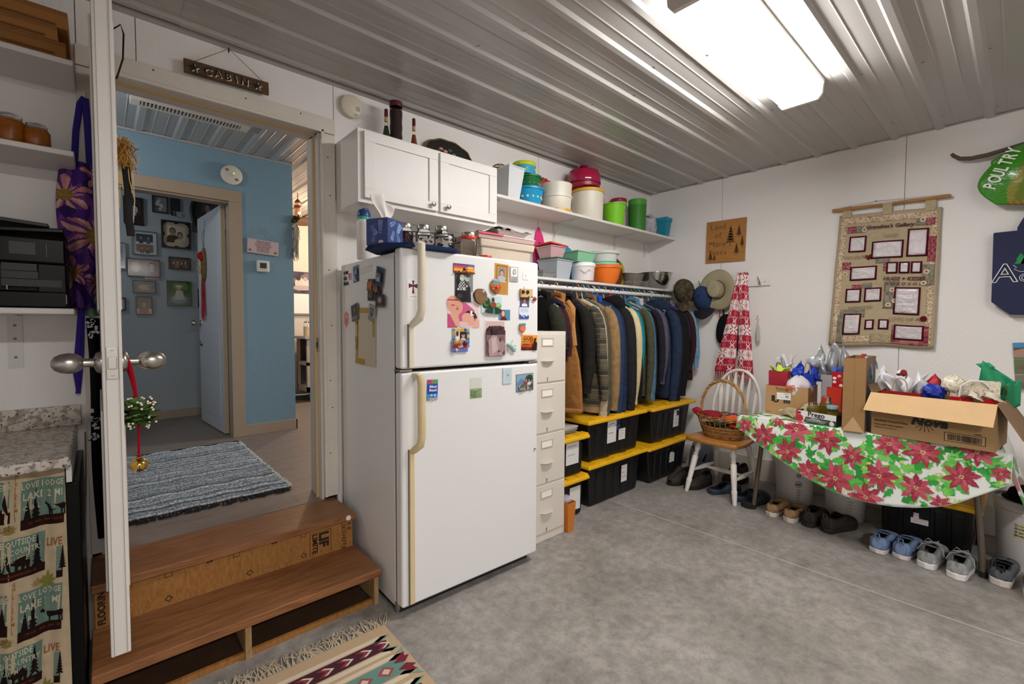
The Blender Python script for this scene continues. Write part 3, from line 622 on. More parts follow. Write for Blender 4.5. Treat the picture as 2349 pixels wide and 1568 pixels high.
def mason(name, lab, loc, r=.035, h=.09, fill=.8, fmat=SYR, cat='jar', lid=None, group=None, band=None):
    o = thing(name, lab, cat, loc, group=group)
    p = [(r*.86, 0), (r, .008), (r, h*.68), (r*.82, h*.82), (r*.76, h*.84), (r*.8, h*.87), (r*.76, h*.9), (r*.8, h*.95), (r*.76, h)]
    B().lathe(p, 24).done('glass', GLASS, o, sm=True)
    if fill: B().lathe([(r*.8, .003), (r*.95, .01), (r*.95, min(h*.68, h*fill)), (r*.78, max(h*fill, h*.69)), (0, max(h*fill, h*.69))], 20).done('contents', fmat, o, sm=True)
    if lid: B('c9c6c0' if lid == 'metal' else lid).lathe([(r*.84, h*.86), (r*.86, h), (r*.82, h*1.02), (0, h*1.02)], 24).done('lid', STEEL if lid == 'metal' else PLAST, o, sm=True)
    return o
mason('preserve_jar', 'larger open jar of orange preserve at the left shelf edge', (-.207, -.2, 1.921), .037, .1)
mason('preserve_jar', 'shorter jar of orange preserve, right of the larger one', (-.146, -.2, 1.921), .036, .083)
# printer
BLK = mat('black_plastic', '060607', r=.3, spec=.2); BLK2 = mat('dark_grey_plastic', '1c1819', r=.45)
o = thing('printer', 'black desktop printer with small screen on the lower left shelf', 'printer', (-.29, -.17, 1.361))
B().box(-.22, .213, -.16, .12, 0, .055).done('paper_tray', BLK, o, bev=.006); B().box(-.22, .21, -.13, .12, .055, .145).done('body', BLK, o, bev=.004)
B().box(.14, .213, -.16, -.11, .05, .15).done('side_column', BLK, o, bev=.006)
b = B()
for i in range(3): b = B().box(.06, .2, -.162+.003*i, -.13, .07+.026*i, .094+.026*i).done('output_slat', BLK2, o)
B().box(-.22, .213, -.166, .12, .148, .235).done('control_panel', BLK, o, bev=.008)
B('2c2a2c').box(.08, .14, -.168, -.166, .175, .215).done('screen', PAINT, o); B('3a66ff').cbox((.015, -.1675, .222), (.003, .002, .003)).done('power_light', mat('blue_led', '2f6bff', emit=3), o)
b = B('5c5c60')
for x in (.055, .165): B('5c5c60').box(x, x+.0015, -.1675, -.166, .17, .215).done('panel_line', PAINT, o)
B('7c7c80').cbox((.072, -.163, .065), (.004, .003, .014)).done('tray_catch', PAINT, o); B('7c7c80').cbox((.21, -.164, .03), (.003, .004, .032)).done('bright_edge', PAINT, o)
B().cbox((.03, -.02, .255), (.36, .24, .016), None, Matrix.Rotation(radians(-4), 3, 'Y')).done('scanner_lid', BLK, o, bev=.004)
tag(B('121214').cbox((-.245, -.2, 1.652), (.25, .2, .012), None, Matrix.Rotation(radians(4), 3, 'Y')).done('black_folder', BLK2, bev=.002), 'black folder lying tilted on top of the printer', 'folder')
# granite counter
def granite():
    m = mat('speckled_granite', 'c2bab2', r=.25); N = m.node_tree.nodes; L = m.node_tree.links; b = N['Principled BSDF']; tc = N.new('ShaderNodeTexCoord'); src = None
    base = N.new('ShaderNodeRGB'); base.outputs[0].default_value = (*lin('cdc4ba'), 1); src = base.outputs[0]
    for sc, p0, p1, c in ((38, .52, .6, 'a39485'), (75, .56, .6, '8c8178'), (95, .62, .645, '2c2826'), (55, .66, .69, '3a3230')):
        n = N.new('ShaderNodeTexNoise'); n.inputs['Scale'].default_value = sc; n.inputs['Detail'].default_value = 3; L.new(tc.outputs['Object'], n.inputs[0])
        r = N.new('ShaderNodeMapRange'); r.inputs[1].default_value = p0; r.inputs[2].default_value = p1; L.new(n.outputs[0], r.inputs[0])
        x = N.new('ShaderNodeMix'); x.data_type = 'RGBA'; L.new(r.outputs[0], x.inputs[0]); L.new(src, x.inputs[6]); x.inputs[7].default_value = (*lin(c), 1); src = x.outputs[2]
    L.new(src, b.inputs['Base Color']); return m
GR = granite()
o = thing('countertop', 'speckled granite worktop with low backsplash at the left', 'countertop', (-.6, 0, .866))
B().box(-.9, .527, -.6, -.0, 0, .036).done('slab', GR, o, bev=.009, seg=3); B().box(-.9, .54, -.02, -.001, .036, .116).done('backsplash', GR, o, bev=.003)
B('d9d6d2').box(.513, .526, -.55, -.02, -.055, 0).done('support_rail', PAINT, o)
tag(B().box(-1.5, -.098, -.5, -.04, .001, .81).done('base_cabinet', BLK2), 'dark cabinet mostly hidden behind the woodland print curtain', 'cabinet')
o = thing('counter_end_panel', 'tall black end panel for the dark cabinet side and shade between the counter and the entry door', 'panel', (-.075, -.26, 0))  # black panel stands in for the cabinet end and the shade beside it
B().box(-.02, .018, -.26, .24, .012, .8).done('side_panel', BLK, o, bev=.003)
for yy in (-.2, .2): B().box(-.012, .012, yy-.02, yy+.02, 0, .012).done('foot', BLK2, o)
tag(B('8d7a4a').tube([(-.05, -.012, .87), (-.052, -.03, .7), (-.06, -.03, .5), (-.07, -.02, .3)], .003, 6).done('cord', RUBBER), 'thin tan cord running down beside the counter end', 'cord')
# woodland curtain
cu = thing('sink_curtain', 'woodland print curtain with deer, bears and pines below the counter', 'curtain', (-.235, -.532, .782))
def cw(u, v, d=0):
    x = (u-.065*(v-300))*.000325; return (x, -.012*sin(x*44+.6)-.004*sin(x*120)-d, -(v-300)*.000485)
B('c2ae90').grid(lambda a, c: cw(-1900+2345*a+.065*(1950*c+130-300), 130+1950*c), 120, 6).done('fabric', CLOTH, cu, sm=True)
cp = B()
CK = [0]
def cpoly(pts, col, l):
    if min(v for u, v in pts) < 135: return
    # break long edges so the print follows the folds
    q = []
    for i, (u, v) in enumerate(pts):
        u2, v2 = pts[(i+1) % len(pts)]; n = max(1, int(abs(u2-u)/60)); q += [(u+(u2-u)*k/n, v+(v2-v)*k/n) for k in range(n)]
    cp.add([cw(u, v, .0012+.0004*l) for u, v in q], [list(range(len(q)))[::-1]], col)
def crect(u0, u1, v0, v1, col, l):
    if v0 < 135: return
    u1 = min(u1, 440); n = max(1, int((u1-u0)/40))
    if u1 <= u0: return
    for i in range(n): a, c = u0+(u1-u0)*i/n, u0+(u1-u0)*(i+1)/n; cp.add([cw(a, v1, .0012+.0004*l), cw(c, v1, .0012+.0004*l), cw(c, v0, .0012+.0004*l), cw(a, v0, .0012+.0004*l)], [(0, 1, 2, 3)], col)
def pine(u, v, h, w, l=3, col='1f1512'):
    for k in range(7): y0 = v-h*k/7; q = w*(1-k/7.5); cpoly([(u-q, y0), (u+q, y0), (u+q*.2, y0-h/5), (u-q*.2, y0-h/5)], col, l)
    cpoly([(u-4, v+12), (u+4, v+12), (u+4, v), (u-4, v)], col, l)
TEAL = '6d8578'; BRN = '2a1712'
TMC = {}
def tmesh(st):
    if st not in TMC:
        cu = bpy.data.curves.new('t', 'FONT'); cu.body = st; cu.size = 1.4; cu.offset = .02; cu.resolution_u = 1; cu.space_character = 1.05
        t = bpy.data.objects.new('t', cu); C.objects.link(t); bpy.context.view_layer.update(); me = bpy.data.meshes.new_from_object(t)
        TMC[st] = ([(v.co.x, v.co.y) for v in me.vertices], [list(f.vertices) for f in me.polygons]); bpy.data.objects.remove(t); bpy.data.curves.remove(cu); bpy.data.meshes.remove(me)
    return TMC[st]
def glyphs(s, u, v, h, col, sp=.8):
    vs, fs = tmesh(s)
    if v-h < 130: return
    k = sp/.8
    cp.add([cw(u+x*h*.85*k, v-y*h, .0028) for x, y in vs], fs, col)
DEER = [(0, 40), (12, 30), (22, 32), (34, 52), (100, 60), (150, 52), (160, 62), (156, 90), (160, 130), (152, 130), (146, 92), (140, 90), (138, 130), (130, 130), (126, 88), (70, 96), (70, 130), (62, 130), (58, 96), (54, 130), (46, 130), (40, 84), (26, 56), (6, 50)]
BEAR = [(0, 30), (10, 18), (18, 10), (30, 14), (50, 8), (90, 2), (115, 14), (124, 40), (120, 84), (100, 84), (96, 58), (84, 84), (66, 84), (66, 60), (48, 62), (44, 86), (26, 86), (28, 56), (20, 44), (4, 42)]
LEAF = [(0, 55), (-50, 40), (-30, 25), (-62, 0), (-34, 0), (-36, -30), (-14, -18), (0, -60), (14, -18), (38, -32), (34, 0), (62, -2), (32, 26), (52, 42)]
for t in range(-1, 3):
    for s in (0, -470, -940, -1410):
        V = 700*t; Uo = s
        def P2(pts, u, v): return [(Uo+u+a, V+v+c) for a, c in pts]
        crect(Uo+150, Uo+455, V+200, V+440, TEAL, 0); crect(Uo+150, Uo+458, V+440, V+505, BRN, 1); crect(Uo+200, Uo+430, V+462, V+476, '5a2a18', 2)
        glyphs('LOVE LODGE', Uo+150, V+250, 38, 'cfc9ae'); glyphs('LAKE 2 MI', Uo+160, V+320, 46, 'cfc9ae', .85); glyphs('C B L', Uo+160, V+385, 30, 'b9bca4', 1.1)
        cpoly(P2([(0, 0), (55, 0), (28, -140)], 165, 460), '1f1512', 3); pine(Uo+245, V+455, 190, 34); cpoly(P2(DEER, 290, 318), '1f1512', 3)
        for dx in (0, 18, 34): cpoly(P2([(dx, 34), (dx+4, 34), (dx+8, -12), (dx-2, -4)], 286, 316), '6a6a3a', 3)
        crect(Uo-60, Uo+310, V+545, V+745, TEAL, 0); crect(Uo-60, Uo+314, V+745, V+800, BRN, 1); crect(Uo+20, Uo+260, V+766, V+780, '5a2a18', 2)
        glyphs('LIVE OUTSIDE', Uo-40, V+590, 40, 'd6d2ba', .75); glyphs('WILD COUNTRY', Uo-40, V+645, 36, 'cfc9ae', .8); glyphs('TAU MILE', Uo+50, V+690, 30, 'b9bca4')
        cpoly(P2(BEAR, 95, 664), '241512', 3); pine(Uo+262, V+745, 180, 36); pine(Uo+15, V+745, 150, 30); cpoly(P2([(0, 0), (60, 0), (32, -120)], 40, 750), '1f1512', 3)
        glyphs('LIVE', Uo+320, V+645, 52, '9a5a34', .75); crect(Uo+392, Uo+478, V+655, V+830, '76887c', 0); pine(Uo+436, V+800, 140, 28); crect(Uo+395, Uo+482, V+815, V+862, BRN, 1)
        cpoly(P2(LEAF, 335, 860), '7d7d3c', 1); cpoly(P2([(a*.8, c*.6) for a, c in LEAF], 80, 478), '8d8148', 1); cpoly(P2([(a*.8, c*.5) for a, c in LEAF], 270, 160+700), 'a58a5a', 0)
        crect(Uo-60, Uo+78, max(136, V+180) if t == 0 else V+180, V+345, TEAL, 0); crect(Uo-60, Uo+85, V+370, V+440, BRN, 1); cpoly(P2([(0, 0), (60, 0), (34, -130)], 15, 385), '1f1512', 3); glyphs('NGEBS', Uo-60, V+230, 38, 'd0cbb2')
        for i, ch in enumerate('SIMPLELIVING'[::-1]):
            glyphs(ch, Uo+108, V+140+i*27, 24, '9a6038')
        glyphs('LIFE', Uo+20, V+490, 36, '8a6238', .75)
cp.done('woodland_print', CLOTH, cu)
# apron behind the door
ap = thing('floral_apron', 'purple apron with large pink flowers hanging behind the entry door', 'apron', (-.03, -.022, 2.2))
PET = ['d98f96', 'e3aca6', 'c8788a', 'e6bcae']
def apc(u, v):
    x, z = (u-.5)*.14, v*.62
    for cx, cz, r in ((.025, .31, .12), (-.05, .14, .085), (.05, .05, .07), (-.04, .47, .075), (.06, .5, .07)):
        d = math.hypot((x-cx)*1.2, z-cz); a = math.atan2(z-cz, x-cx)
        if d < r*.3: return 'a98a48' if sin(x*700)*sin(z*640) < .3 else '8a6a30'
        if d < r*(.75+.25*sin(5*a+cx*60)): return PET[int((a+3.2)*3) % 4] if sin(a*11+cx*9) > -.55 else '6a3f88'
    return '553088' if sin(x*90+z*40)+sin(z*31) > .5 else '7c4a9a' if sin(x*60-z*25) > -.3 else '3d2668'
B().grid(lambda u, v: (-.058+.16*(u-.05)*(.55+.5*sin(pi*min(1, v*1.1+.12)))-.012*sin(v*5), -.012-.075*sin(pi*u)*(.4+.6*sin(pi*(.15+.8*v)))-.012*sin(u*16+v*4), -.27-.56*v), 70, 150, cf=lambda u, v: apc(u, v)).done('bib', CLOTH, ap, sm=True, sol=.003)
B('3d3590').tube([(.01, -.004, 0), (-.004, -.01, -.03), (-.018, -.014, -.14), (-.026, -.02, -.28)], .011, 6, flat=.3).tube([(.012, -.004, 0), (.016, -.01, -.1), (.02, -.02, -.28)], .011, 6, flat=.3).done('neck_strap', CLOTH, ap)
B('7fa08c').grid(lambda u, v: (-.012+.05*u+.01*sin(v*6), -.02-.02*sin(u*9+v*3), -.72-.14*v), 12, 10).done('green_lining', CLOTH, ap, sm=True, sol=.002)
B('3d2f8a').tube([(-.02, -.03, -.82), (-.03, -.03, -.95), (-.042, -.03, -1.08), (-.035, -.02, -1.15)], .008, 6, flat=.35).tube([(-.016, -.02, -.82), (-.022, -.02, -1.0), (-.03, -.02, -1.1), (-.037, -.02, -1.17)], .008, 6, flat=.35).done('waist_tie', CLOTH, ap)
B().tube([(.012, 0, .012), (.012, -.02, .004), (.012, -.022, .016)], .003, 6).done('hook', STEEL, ap)
o = thing('black_garment', 'long black hanging garment with white leaf pattern behind the entry door', 'garment', (-.02, -.024, 1.33))
B('15151a').grid(lambda u, v: (-.014+.04*u+.012*v+.004*sin(v*7), -.012*sin(u*8)-.01, -1.0*v*.9), 8, 24).done('cloth', CLOTH, o, sm=True, sol=.004)
b = B('cfcfd4')
for i in range(22):
    z = R(-.08, -.0) if i < 10 else R(-.5, -.38); x = R(-.012, .012); s = Pr(.01, .016, (x, -.028, z), (cos(i), 0, sin(i)), (-sin(i), 0, cos(i)), 'cfcfd4'); b.add(s.b.v, s.b.f)
b.done('leaf_print', CLOTH, o)['kind'] = 'stuff'
# hung on the entry door
mb = thing('mistletoe_ball', 'mistletoe ball with cream berries and gold bell hung by red ribbon on the door knob', 'decoration', (.082, -.79, 1.045))
b = B('b5122a')
b.tube([(-.022, 0, .158), (-.022, -.013, .163), (-.018, -.016, .15), (-.01, -.008, .1), (-.004, 0, .04)], .006, 6, flat=.35).tube([(-.022, .003, .16), (-.026, .012, .15), (-.014, .008, .1), (-.004, .002, .04), (0, 0, -.04), (-.001, 0, -.09), (-.002, 0, -.135)], .0065, 6, flat=.4).done('ribbon', CLOTH, mb, sm=True)
b = B(); 
def rot_to(d):
    return Vector(d).to_track_quat('Z', 'Y').to_matrix()
lf = None
LFM = mat('leaf_green', None, r=.5)
for i in range(95):
    d = Vector((R(-1, 1), R(-1, 1), R(-1, 1))).normalized(); m3 = rot_to((d+Vector((R(-.5, .5), R(-.5, .5), R(-.5, .5)))).normalized())
    c = random.choice(['4a6a2e', '3a5525', '5d7d3a', '6f8a4a', '2f4722']); p0 = d*.022; l = R(.024, .038); w = l*.42
    pts = [(0, 0, 0), (w*.8, .0, l*.35), (w, .002, l*.6), (0, .004, l), (-w, .002, l*.6), (-w*.8, 0, l*.35), (0, -.003, l*.5)]
    lf = B(c).add([p0+m3 @ Vector(p) for p in pts], [(0, 1, 6), (1, 2, 6), (2, 3, 6), (3, 4, 6), (4, 5, 6), (5, 0, 6)]).done('leaf', LFM, mb)
for i in range(46):
    d = Vector((R(-1, 1), R(-1, .4), R(-1, 1))).normalized()*R(.044, .054); B('efe6cf').sph(d, .0034, 7, 5).done('berry', PLAST, mb, sm=True)
B('2f3d20').sph((0, 0, 0), .026, 10, 7).done('core', CLOTH, mb, sm=True)
BR = mat('polished_brass', 'd8b35a', r=.14, met=1)
B().sph((-.002, 0, -.156), (.0225, .0225, .02), 22, 14).done('bell', BR, mb, sm=True); B().tube([(-.002+.0075*cos(a), .0075*sin(a), -.133) for a in [2*pi*i/12 for i in range(12)]], .0022, 6, closed=True).done('bell_collar', BR, mb, sm=True)
B('1a1206').cbox((-.002, -.0215, -.162), (.0022, .004, .02)).cbox((-.002, -.0195, -.17), (.014, .004, .0022)).done('bell_slot', PAINT, mb)
o = thing('raffia_tassel', 'straw raffia tuft with long black strap hanging on the inner face of the entry door', 'decoration', (.075, -.34, 1.93))
b = B()
for i in range(150):
    b.col = lin(random.choice(['d9a75c', 'c08a42', 'e3bb78', 'a87434'])); a = R(0, 6.3); r0 = R(.02, .052); p = [(R(-.02, .02), R(-.02, .02), R(-.01, .01))]
    for k in range(3): a += R(-.9, .9); p.append((min(.06, max(-.02, r0*cos(a)*(.6+.25*k))), r0*sin(a)*(.6+.25*k), .045*sin(a*2+i)+R(-.02, .012)-.006*k))
    b.tube(p, .0013, 3)
for i in range(5): x = R(-.015, .03); b.tube([(x, 0, -.03), (x+.004, R(-.02, .02), -.1), (x+R(-.01, .02), R(-.02, .02), -.12-R(0, .14))], .0018, 4)
b.done('straw', CLOTH, o)['kind'] = 'stuff'
B('161616').tube([(.012, .0, -.04), (.018, .0, -.14), (.016, .0, -.23), (.022, 0, -.3)], .013, 8, flat=.35).done('black_strap', RUBBER, o, sm=True); B('c9c9c6').tube([(.03, 0, -.04), (.035, .01, -.17), (.028, .0, -.26)], .0022, 5).done('white_cord', CLOTH, o); B().tube([(-.027, 0, .05), (-.01, 0, .055), (.0, 0, .03), (.005, 0, .0)], .003, 6).done('hook', STEEL, o)
tag(B('2c2624').tube([(.05, -.3, 2.312), (.06, -.3, 2.37), (.086, -.3, 2.4), (.094, -.3, 2.37), (.09, -.3, 2.28), (.07, -.3, 2.2)], .0028, 6).done('door_hook', WIRE), 'dark bent wire hook on the upper edge of the entry door', 'hook')
# ================= refrigerator =================
FRZ = radians(-1.903); FO = Vector((.967, -.750, 0)); FM = Matrix.Translation(FO) @ Matrix.Rotation(FRZ, 4, 'Z')
def fp(u, v, z): return FM @ Vector((u, v, z))
ENAM = mat('white_enamel', 'e8e7e6', r=.32, bs=260, bd=.00025)
CREAM = mat('yellowed_plastic', 'd8c08a', r=.45, var=.5, vs=5, var2='e8dcc4')
CRM2 = mat('cream_plastic', 'e2d8c4', r=.42)
fr = thing('refrigerator', 'white top-freezer refrigerator with yellowed handles covered in magnets', 'refrigerator', FO, FRZ)
B().box(.004, .81, .075, .715, .025, 1.628).done('body', ENAM, fr, bev=.006)
B('1c1b1b').box(.02, .795, .062, .69, 0, .04).box(.015, .8, .055, .078, .05, 1.62).done('gasket_and_base', RUBBER, fr)
B().box(0, .8135, 0, .06, 1.114, 1.642).done('freezer_door', ENAM, fr, bev=.012, seg=3)
B().box(0, .8135, 0, .06, .05, 1.098).done('fresh_food_door', ENAM, fr, bev=.012, seg=3)
B('9a9794').box(.75, .815, .005, .07, 1.1, 1.112).done('hinge', STEEL, fr, bev=.003)
B('9a9794').box(.0, .06, .01, .07, 1.101, 1.111).done('hinge', STEEL, fr, bev=.002)
def rbar(name, path, w, d, m, parent):
    """flat moulded bar following (v,z) path at u"""
    b = B(); rings = []
    for u, v, z, h in path:
        rings.append([(u-w, v, z), (u-w*.75, v-d, z), (u+w*.75, v-d, z), (u+w, v, z)])
    b.loft(rings); return b.done(name, m, parent, bev=.004, sm=False)
b = B(); w = .016
b.tube([(.047, -.006, 1.30), (.052, -.02, 1.315), (.062, -.05, 1.335), (.068, -.062, 1.37), (.068, -.062, 1.6), (.068, -.06, 1.655)], [.012, .016, .019, .018, .017, .017], 12)
h1 = b.done('handle', CRM2, fr, sm=True)
B().box(.055, .082, -.06, .0, 1.638, 1.664).done('handle_mount', CRM2, fr, bev=.004); B().box(.034, .06, -.012, 0, 1.118, 1.3).done('handle_strip', CRM2, fr, bev=.005)
B('6a645c').box(.031, .0335, -.008, 0, 1.118, 1.31).done('strip_gap', PAINT, fr)
b = B(); b.tube([(.06, -.055, 1.092), (.066, -.062, 1.05), (.066, -.062, .82), (.062, -.055, .785), (.052, -.025, .76), (.046, -.008, .748)], [.016, .018, .018, .018, .016, .012], 12); b.done('handle', CREAM, fr, sm=True)
B().box(.05, .08, -.055, .0, 1.074, 1.096).done('handle_mount', CRM2, fr, bev=.004); B().box(.034, .06, -.012, 0, .06, .752).done('handle_strip', CREAM, fr, bev=.006)
B('6a645c').box(.031, .0335, -.008, 0, .06, .76).done('strip_gap', PAINT, fr); B('77736e').lathe([(.006, 0), (.006, .004), (0, .004)], 10, (.79, -.004, .63)).done('bolt_cover', PAINT, fr)
B('b9b5ae').box(.004, .03, .062, .08, .01, .05).done('corner_bracket', STEEL, fr)
B('2a2826').box(.0065, .01, .066, .0705, .06, 1.61).done('door_seam', RUBBER, fr)
GRP = 'magnets and photos on the refrigerator'
def mag(name, lab, cat, u0, u1, z0, z1, paint=None, base='ffffff', th=.0015, tilt=0, side=False, lift=0):
    w, h = abs(u1-u0), z1-z0; uc, zc = (u0+u1)/2, (z0+z1)/2
    p = fp(.0035-lift, uc, zc) if side else fp(uc, -.0004-lift, zc)
    o = thing(name, lab, cat, p, group=GRP, rot=(0, radians(tilt), FRZ-(pi/2 if side else 0)))
    if paint is not None or th:
        q = Pr(w, h, (-w/2, 0, -h/2), base=base, th=th)
        if paint: paint(q)
        q.done('print', GLOSS, o)
    return o
def skyline(p):
    for i, c in enumerate(['6a4a8a', 'a0507a', 'd8603a', 'f0903a', 'f8b850']): p.rect(0, 1, .85-.16*i, 1.0-.15*i, c)
    p.rect(.7, 1, .8, 1, '4a7ac0'); p.ell(.8, .62, .18, .12, 'f8c860')
    for i in range(26): x = R(.02, .95); h = R(.1, .3)+(.3 if .4 < x < .62 else 0); p.rect(x, x+.035, .12, h, random.choice(['3a2030', '5a2a28', '2a1828']))
    p.rect(0, 1, 0, .13, '7a3a1a'); p.blobs(40, 0, 1, .0, .28, .05, ['f0a040', 'e8c060', 'c85020']); p.poly([(.22, .12), (.3, .12), (.27, .32)], 'f4e4c0')
mag('photo_magnet', 'long sunset city skyline magnet at the top of the freezer door', 'magnet', .268, .385, 1.551, 1.595, skyline, '8a3a4a', .004)
def bwphoto(p):
    p.blobs(20, 0, 1, .5, 1, .35, ['3a3a3a', '5a5a5a', '2a2a2a']); p.rect(.75, 1, .3, 1, '8a8a88'); p.rect(.7, 1, 0, .35, 'c9c9c6')
    p.poly([(.3, .0), (.9, .0), (.85, .5), (.7, .62), (.5, .6)], '2b2b2b'); p.ell(.67, .84, .15, .13, 'c8c6c2'); p.ell(.7, .92, .16, .07, '4a4a48'); p.poly([(.8, .9), (.9, .6), (.82, .55), (.78, .8)], '8f8d88')
    p.ell(.38, .82, .13, .1, 'e0deda'); p.ell(.38, .89, .12, .05, 'b8b5ae'); p.poly([(.08, .4), (.6, .4), (.52, .7), (.26, .7)], 'd0d0ce')
    for i in range(6):
        for j in range(5):
            if (i+j) % 2: p.rect(.14+.07*i, .2+.07*i, .42+.055*j, .47+.055*j, '1e1e1e')
    p.rect(.1, .7, .1, .4, '222222'); p.ell(.45, .45, .06, .05, 'd6d4d0'); p.ell(.62, .55, .05, .04, 'd6d4d0'); p.ell(.2, .2, .16, .08, '3c3c3c')
    for x in (.34, .43, .63, .71): p.ell(x, .835, .016, .01, '3a3836')
    p.ell(.39, .785, .04, .012, '7a7672'); p.ell(.67, .79, .05, .012, '8a8480')
mag('photo', 'black and white photo of a woman and child below the skyline magnet', 'photo', .275, .376, 1.416, 1.552, bwphoto, '4a4a48', .0008)
def pinkmom(p):
    p.rect(0, 1, 0, 1, 'e6cfcf'); p.poly([(0, 0), (0, .5), (.1, .45), (.3, .15), (.3, 0)], 'c8507a'); p.poly([(.45, .95), (.6, .86), (.85, .62), (.75, .3), (.3, .2), (.35, .6)], 'd0608a')
    p.ell(.22, .8, .24, .34, 'e3a28c', 18, .3); p.rect(.0, .5, .96, 1, '8a5a48'); p.poly([(.05, .5), (.25, .05), (.4, .1), (.3, .5)], 'e0a890')
    p.ell(.72, .38, .2, .25, '3a2a2a', 16, .4); p.ell(.64, .3, .19, .25, 'e8a894', 16, .5); p.poly([(.7, .62), (.78, .6), (.76, .5), (.84, .46), (.74, .42), (.7, .52)], 'f4eef0')
    p.ell(.5, .1, .16, .1, 'e6c0c6'); p.poly([(.78, .0), (1, .0), (1, .25), (.88, .35)], 'e6ae98'); p.ell(.16, .8, .06, .015, '7a4a44'); p.ell(.3, .66, .05, .015, 'b05a5a'); p.poly([(.28, .8), (.34, .7), (.28, .68)], 'd08c78')
mag('photo', 'large pink toned photo of a mother bending over a newborn baby', 'photo', .235, .416, 1.294, 1.426, pinkmom, 'e6cfcf', .0008)
def smokey(p):
    p.rect(0, 1, 0, 1, 'c9dce0'); p.blobs(30, 0, .45, .25, 1, .3, ['3f6a3c', '5a8a4c', '2c4a2c']); p.blobs(18, .6, 1, .3, .65, .25, ['8ab06a', 'a8c88a', '6a9a5a']); p.blobs(18, 0, 1, 0, .3, .25, ['2a4030', '3a5a40'])
    p.ell(.52, .48, .14, .2, '8a4a2a'); p.ell(.5, .75, .08, .08, '5a3420'); p.ell(.5, .83, .1, .03, '6a5a2a'); p.ell(.5, .87, .05, .05, '5a4a22'); p.rect(.3, .75, .28, .34, '1f3a30'); p.rect(.5, .57, 0, .3, '3a9a9a')
mag('photo', 'photo of a brown bear statue among trees in a grey border', 'photo', .428, .554, 1.364, 1.45, lambda p: (p.rect(.03, .97, .04, .96, 'c9dce0'), smokey(p)), '8f8c92', .002)
o = mag('wood_slice_magnet', 'round wood slice magnet with a small silver star', 'magnet', .378, .457, 1.412, 1.482, None, th=0)
b = B(); b.m = RX.copy(); b.lathe([(.037, 0), (.038, .012), (.036, .014), (0, .014)], 26, cols=['4a3222', '5a3e2a', '8a623e'], wob=lambda a, z: 1+.04*sin(a*3)+.02*sin(a*7)); b.done('slice', PAINT, o)
disc([(.029, 0), (.029, .0006), (0, .0006)], (0, -.014, 0), RX, 'cut_face', mat('wood_rings', '8d6a48', r=.6, var=.4, vs=60), o, '8d6a48')
b = B('d9dde2')
for k in range(6): b.cbox((.013+.004*cos(k*pi/3), -.016, .024+.004*sin(k*pi/3)), (.008, .002, .0025), None, Matrix.Rotation(-k*pi/3, 3, 'Y'))
b.done('star', PAINT, o)
def tiles(p):
    for i in range(6):
        for j in range(6):
            if i in (0, 5) or j in (0, 5): p.rect(i/6+.01, (i+1)/6-.01, j/6+.01, (j+1)/6-.01, random.choice(['d8a83a', '3a7ac0', '4a90b8', 'e0b850', '2a5a9a', 'c89030']))
    p.rect(.18, .82, .2, .82, '2a2020'); p.rect(.18, .42, .25, .82, 'e8e4de'); p.ell(.28, .72, .08, .14, '5a3020'); p.ell(.62, .62, .1, .13, 'c89a7a'); p.ell(.62, .72, .1, .06, '3a2a22'); p.poly([(.4, .25), (.82, .25), (.74, .48), (.5, .5)], 'd8d0c8')
mag('photo_magnet', 'photo framed by blue and yellow tiles with the ball magnet on its lower edge', 'magnet', .258, .357, 1.2, 1.291, tiles, 'e8e4dc', .002)
o = mag('novelty_magnet', 'raised sports ball novelty magnet with red lettering below the tiled photo', 'magnet', .253, .344, 1.18, 1.236, lambda p: (p.rect(0, 1, 0, .4, '6a76b8'), p.rect(.05, .95, .32, .6, 'c22a30')), '8a8fb8', .005, lift=.003)
B('c8a468').sph((-.026, -.012, .02), .013, 10, 7).done('ball', PLAST, o, sm=True); B('c0762f').sph((-.005, -.012, .014), .013, 10, 7).done('ball', PLAST, o, sm=True); B('6a2f28').sph((.028, -.011, .012), .012, 10, 7).done('ball', PLAST, o, sm=True); B('d8d4d0').sph((-.022, -.01, -.018), .008, 8, 6).done('ball', PLAST, o, sm=True); text('USA', .016, (-.012, -.0075, -.006), VX, VZ, INK, o, col='f4f0ea', bold=.0006)
def sepia(p):
    p.rect(.05, .95, .04, .96, 'd8b8b4'); p.blobs(50, .05, .95, .66, .84, .14, ['3a2628', '5a4042']); p.rect(.05, .95, .58, .72, '4a3436'); p.rect(.05, .95, .04, .6, '8a6c6c'); p.blobs(25, .05, .95, .04, .5, .2, ['7a5c5c', '9a7c7a'])
    p.ell(.42, .68, .15, .1, '3a2628'); p.ell(.42, .76, .19, .03, '4a3234'); p.ell(.42, .8, .11, .04, '4a3234'); p.poly([(.15, .04), (.1, .45), (.3, .6), (.5, .58), (.64, .4), (.7, .04)], 'b09494'); p.poly([(.3, .1), (.25, .5), (.45, .55), (.55, .2)], 'c8b0ae')
    p.ell(.76, .5, .09, .07, '7a5c58'); p.poly([(.62, .04), (.62, .38), (.76, .46), (.9, .36), (.92, .04)], 'a58a88'); p.blobs(16, .5, .95, .04, .22, .1, ['5a4044', 'c0a6a4'])
mag('photo', 'tall sepia photo of a person in a hat with white border', 'photo', .447, .581, 1.145, 1.333, sepia, 'eae4e2', .0008)
def gold(p):
    p.rect(.12, .9, .46, .95, '8a6020'); p.rect(.18, .84, .5, .91, 'c89a48'); p.rect(.26, .76, .54, .87, '8f8790'); p.person(.5, .62, .17, 'd8a890', '2a2220', 'b8b8be', 1.9)
    for i in range(7): p.rect(.15, R(.6, .9), .06+.05*i, .065+.05*i, '8a5a22')
mag('photo', 'old amber paper card with a boy portrait in an ornate frame', 'photo', .51, .6, 1.462, 1.615, gold, 'c8934a', .001, tilt=2)
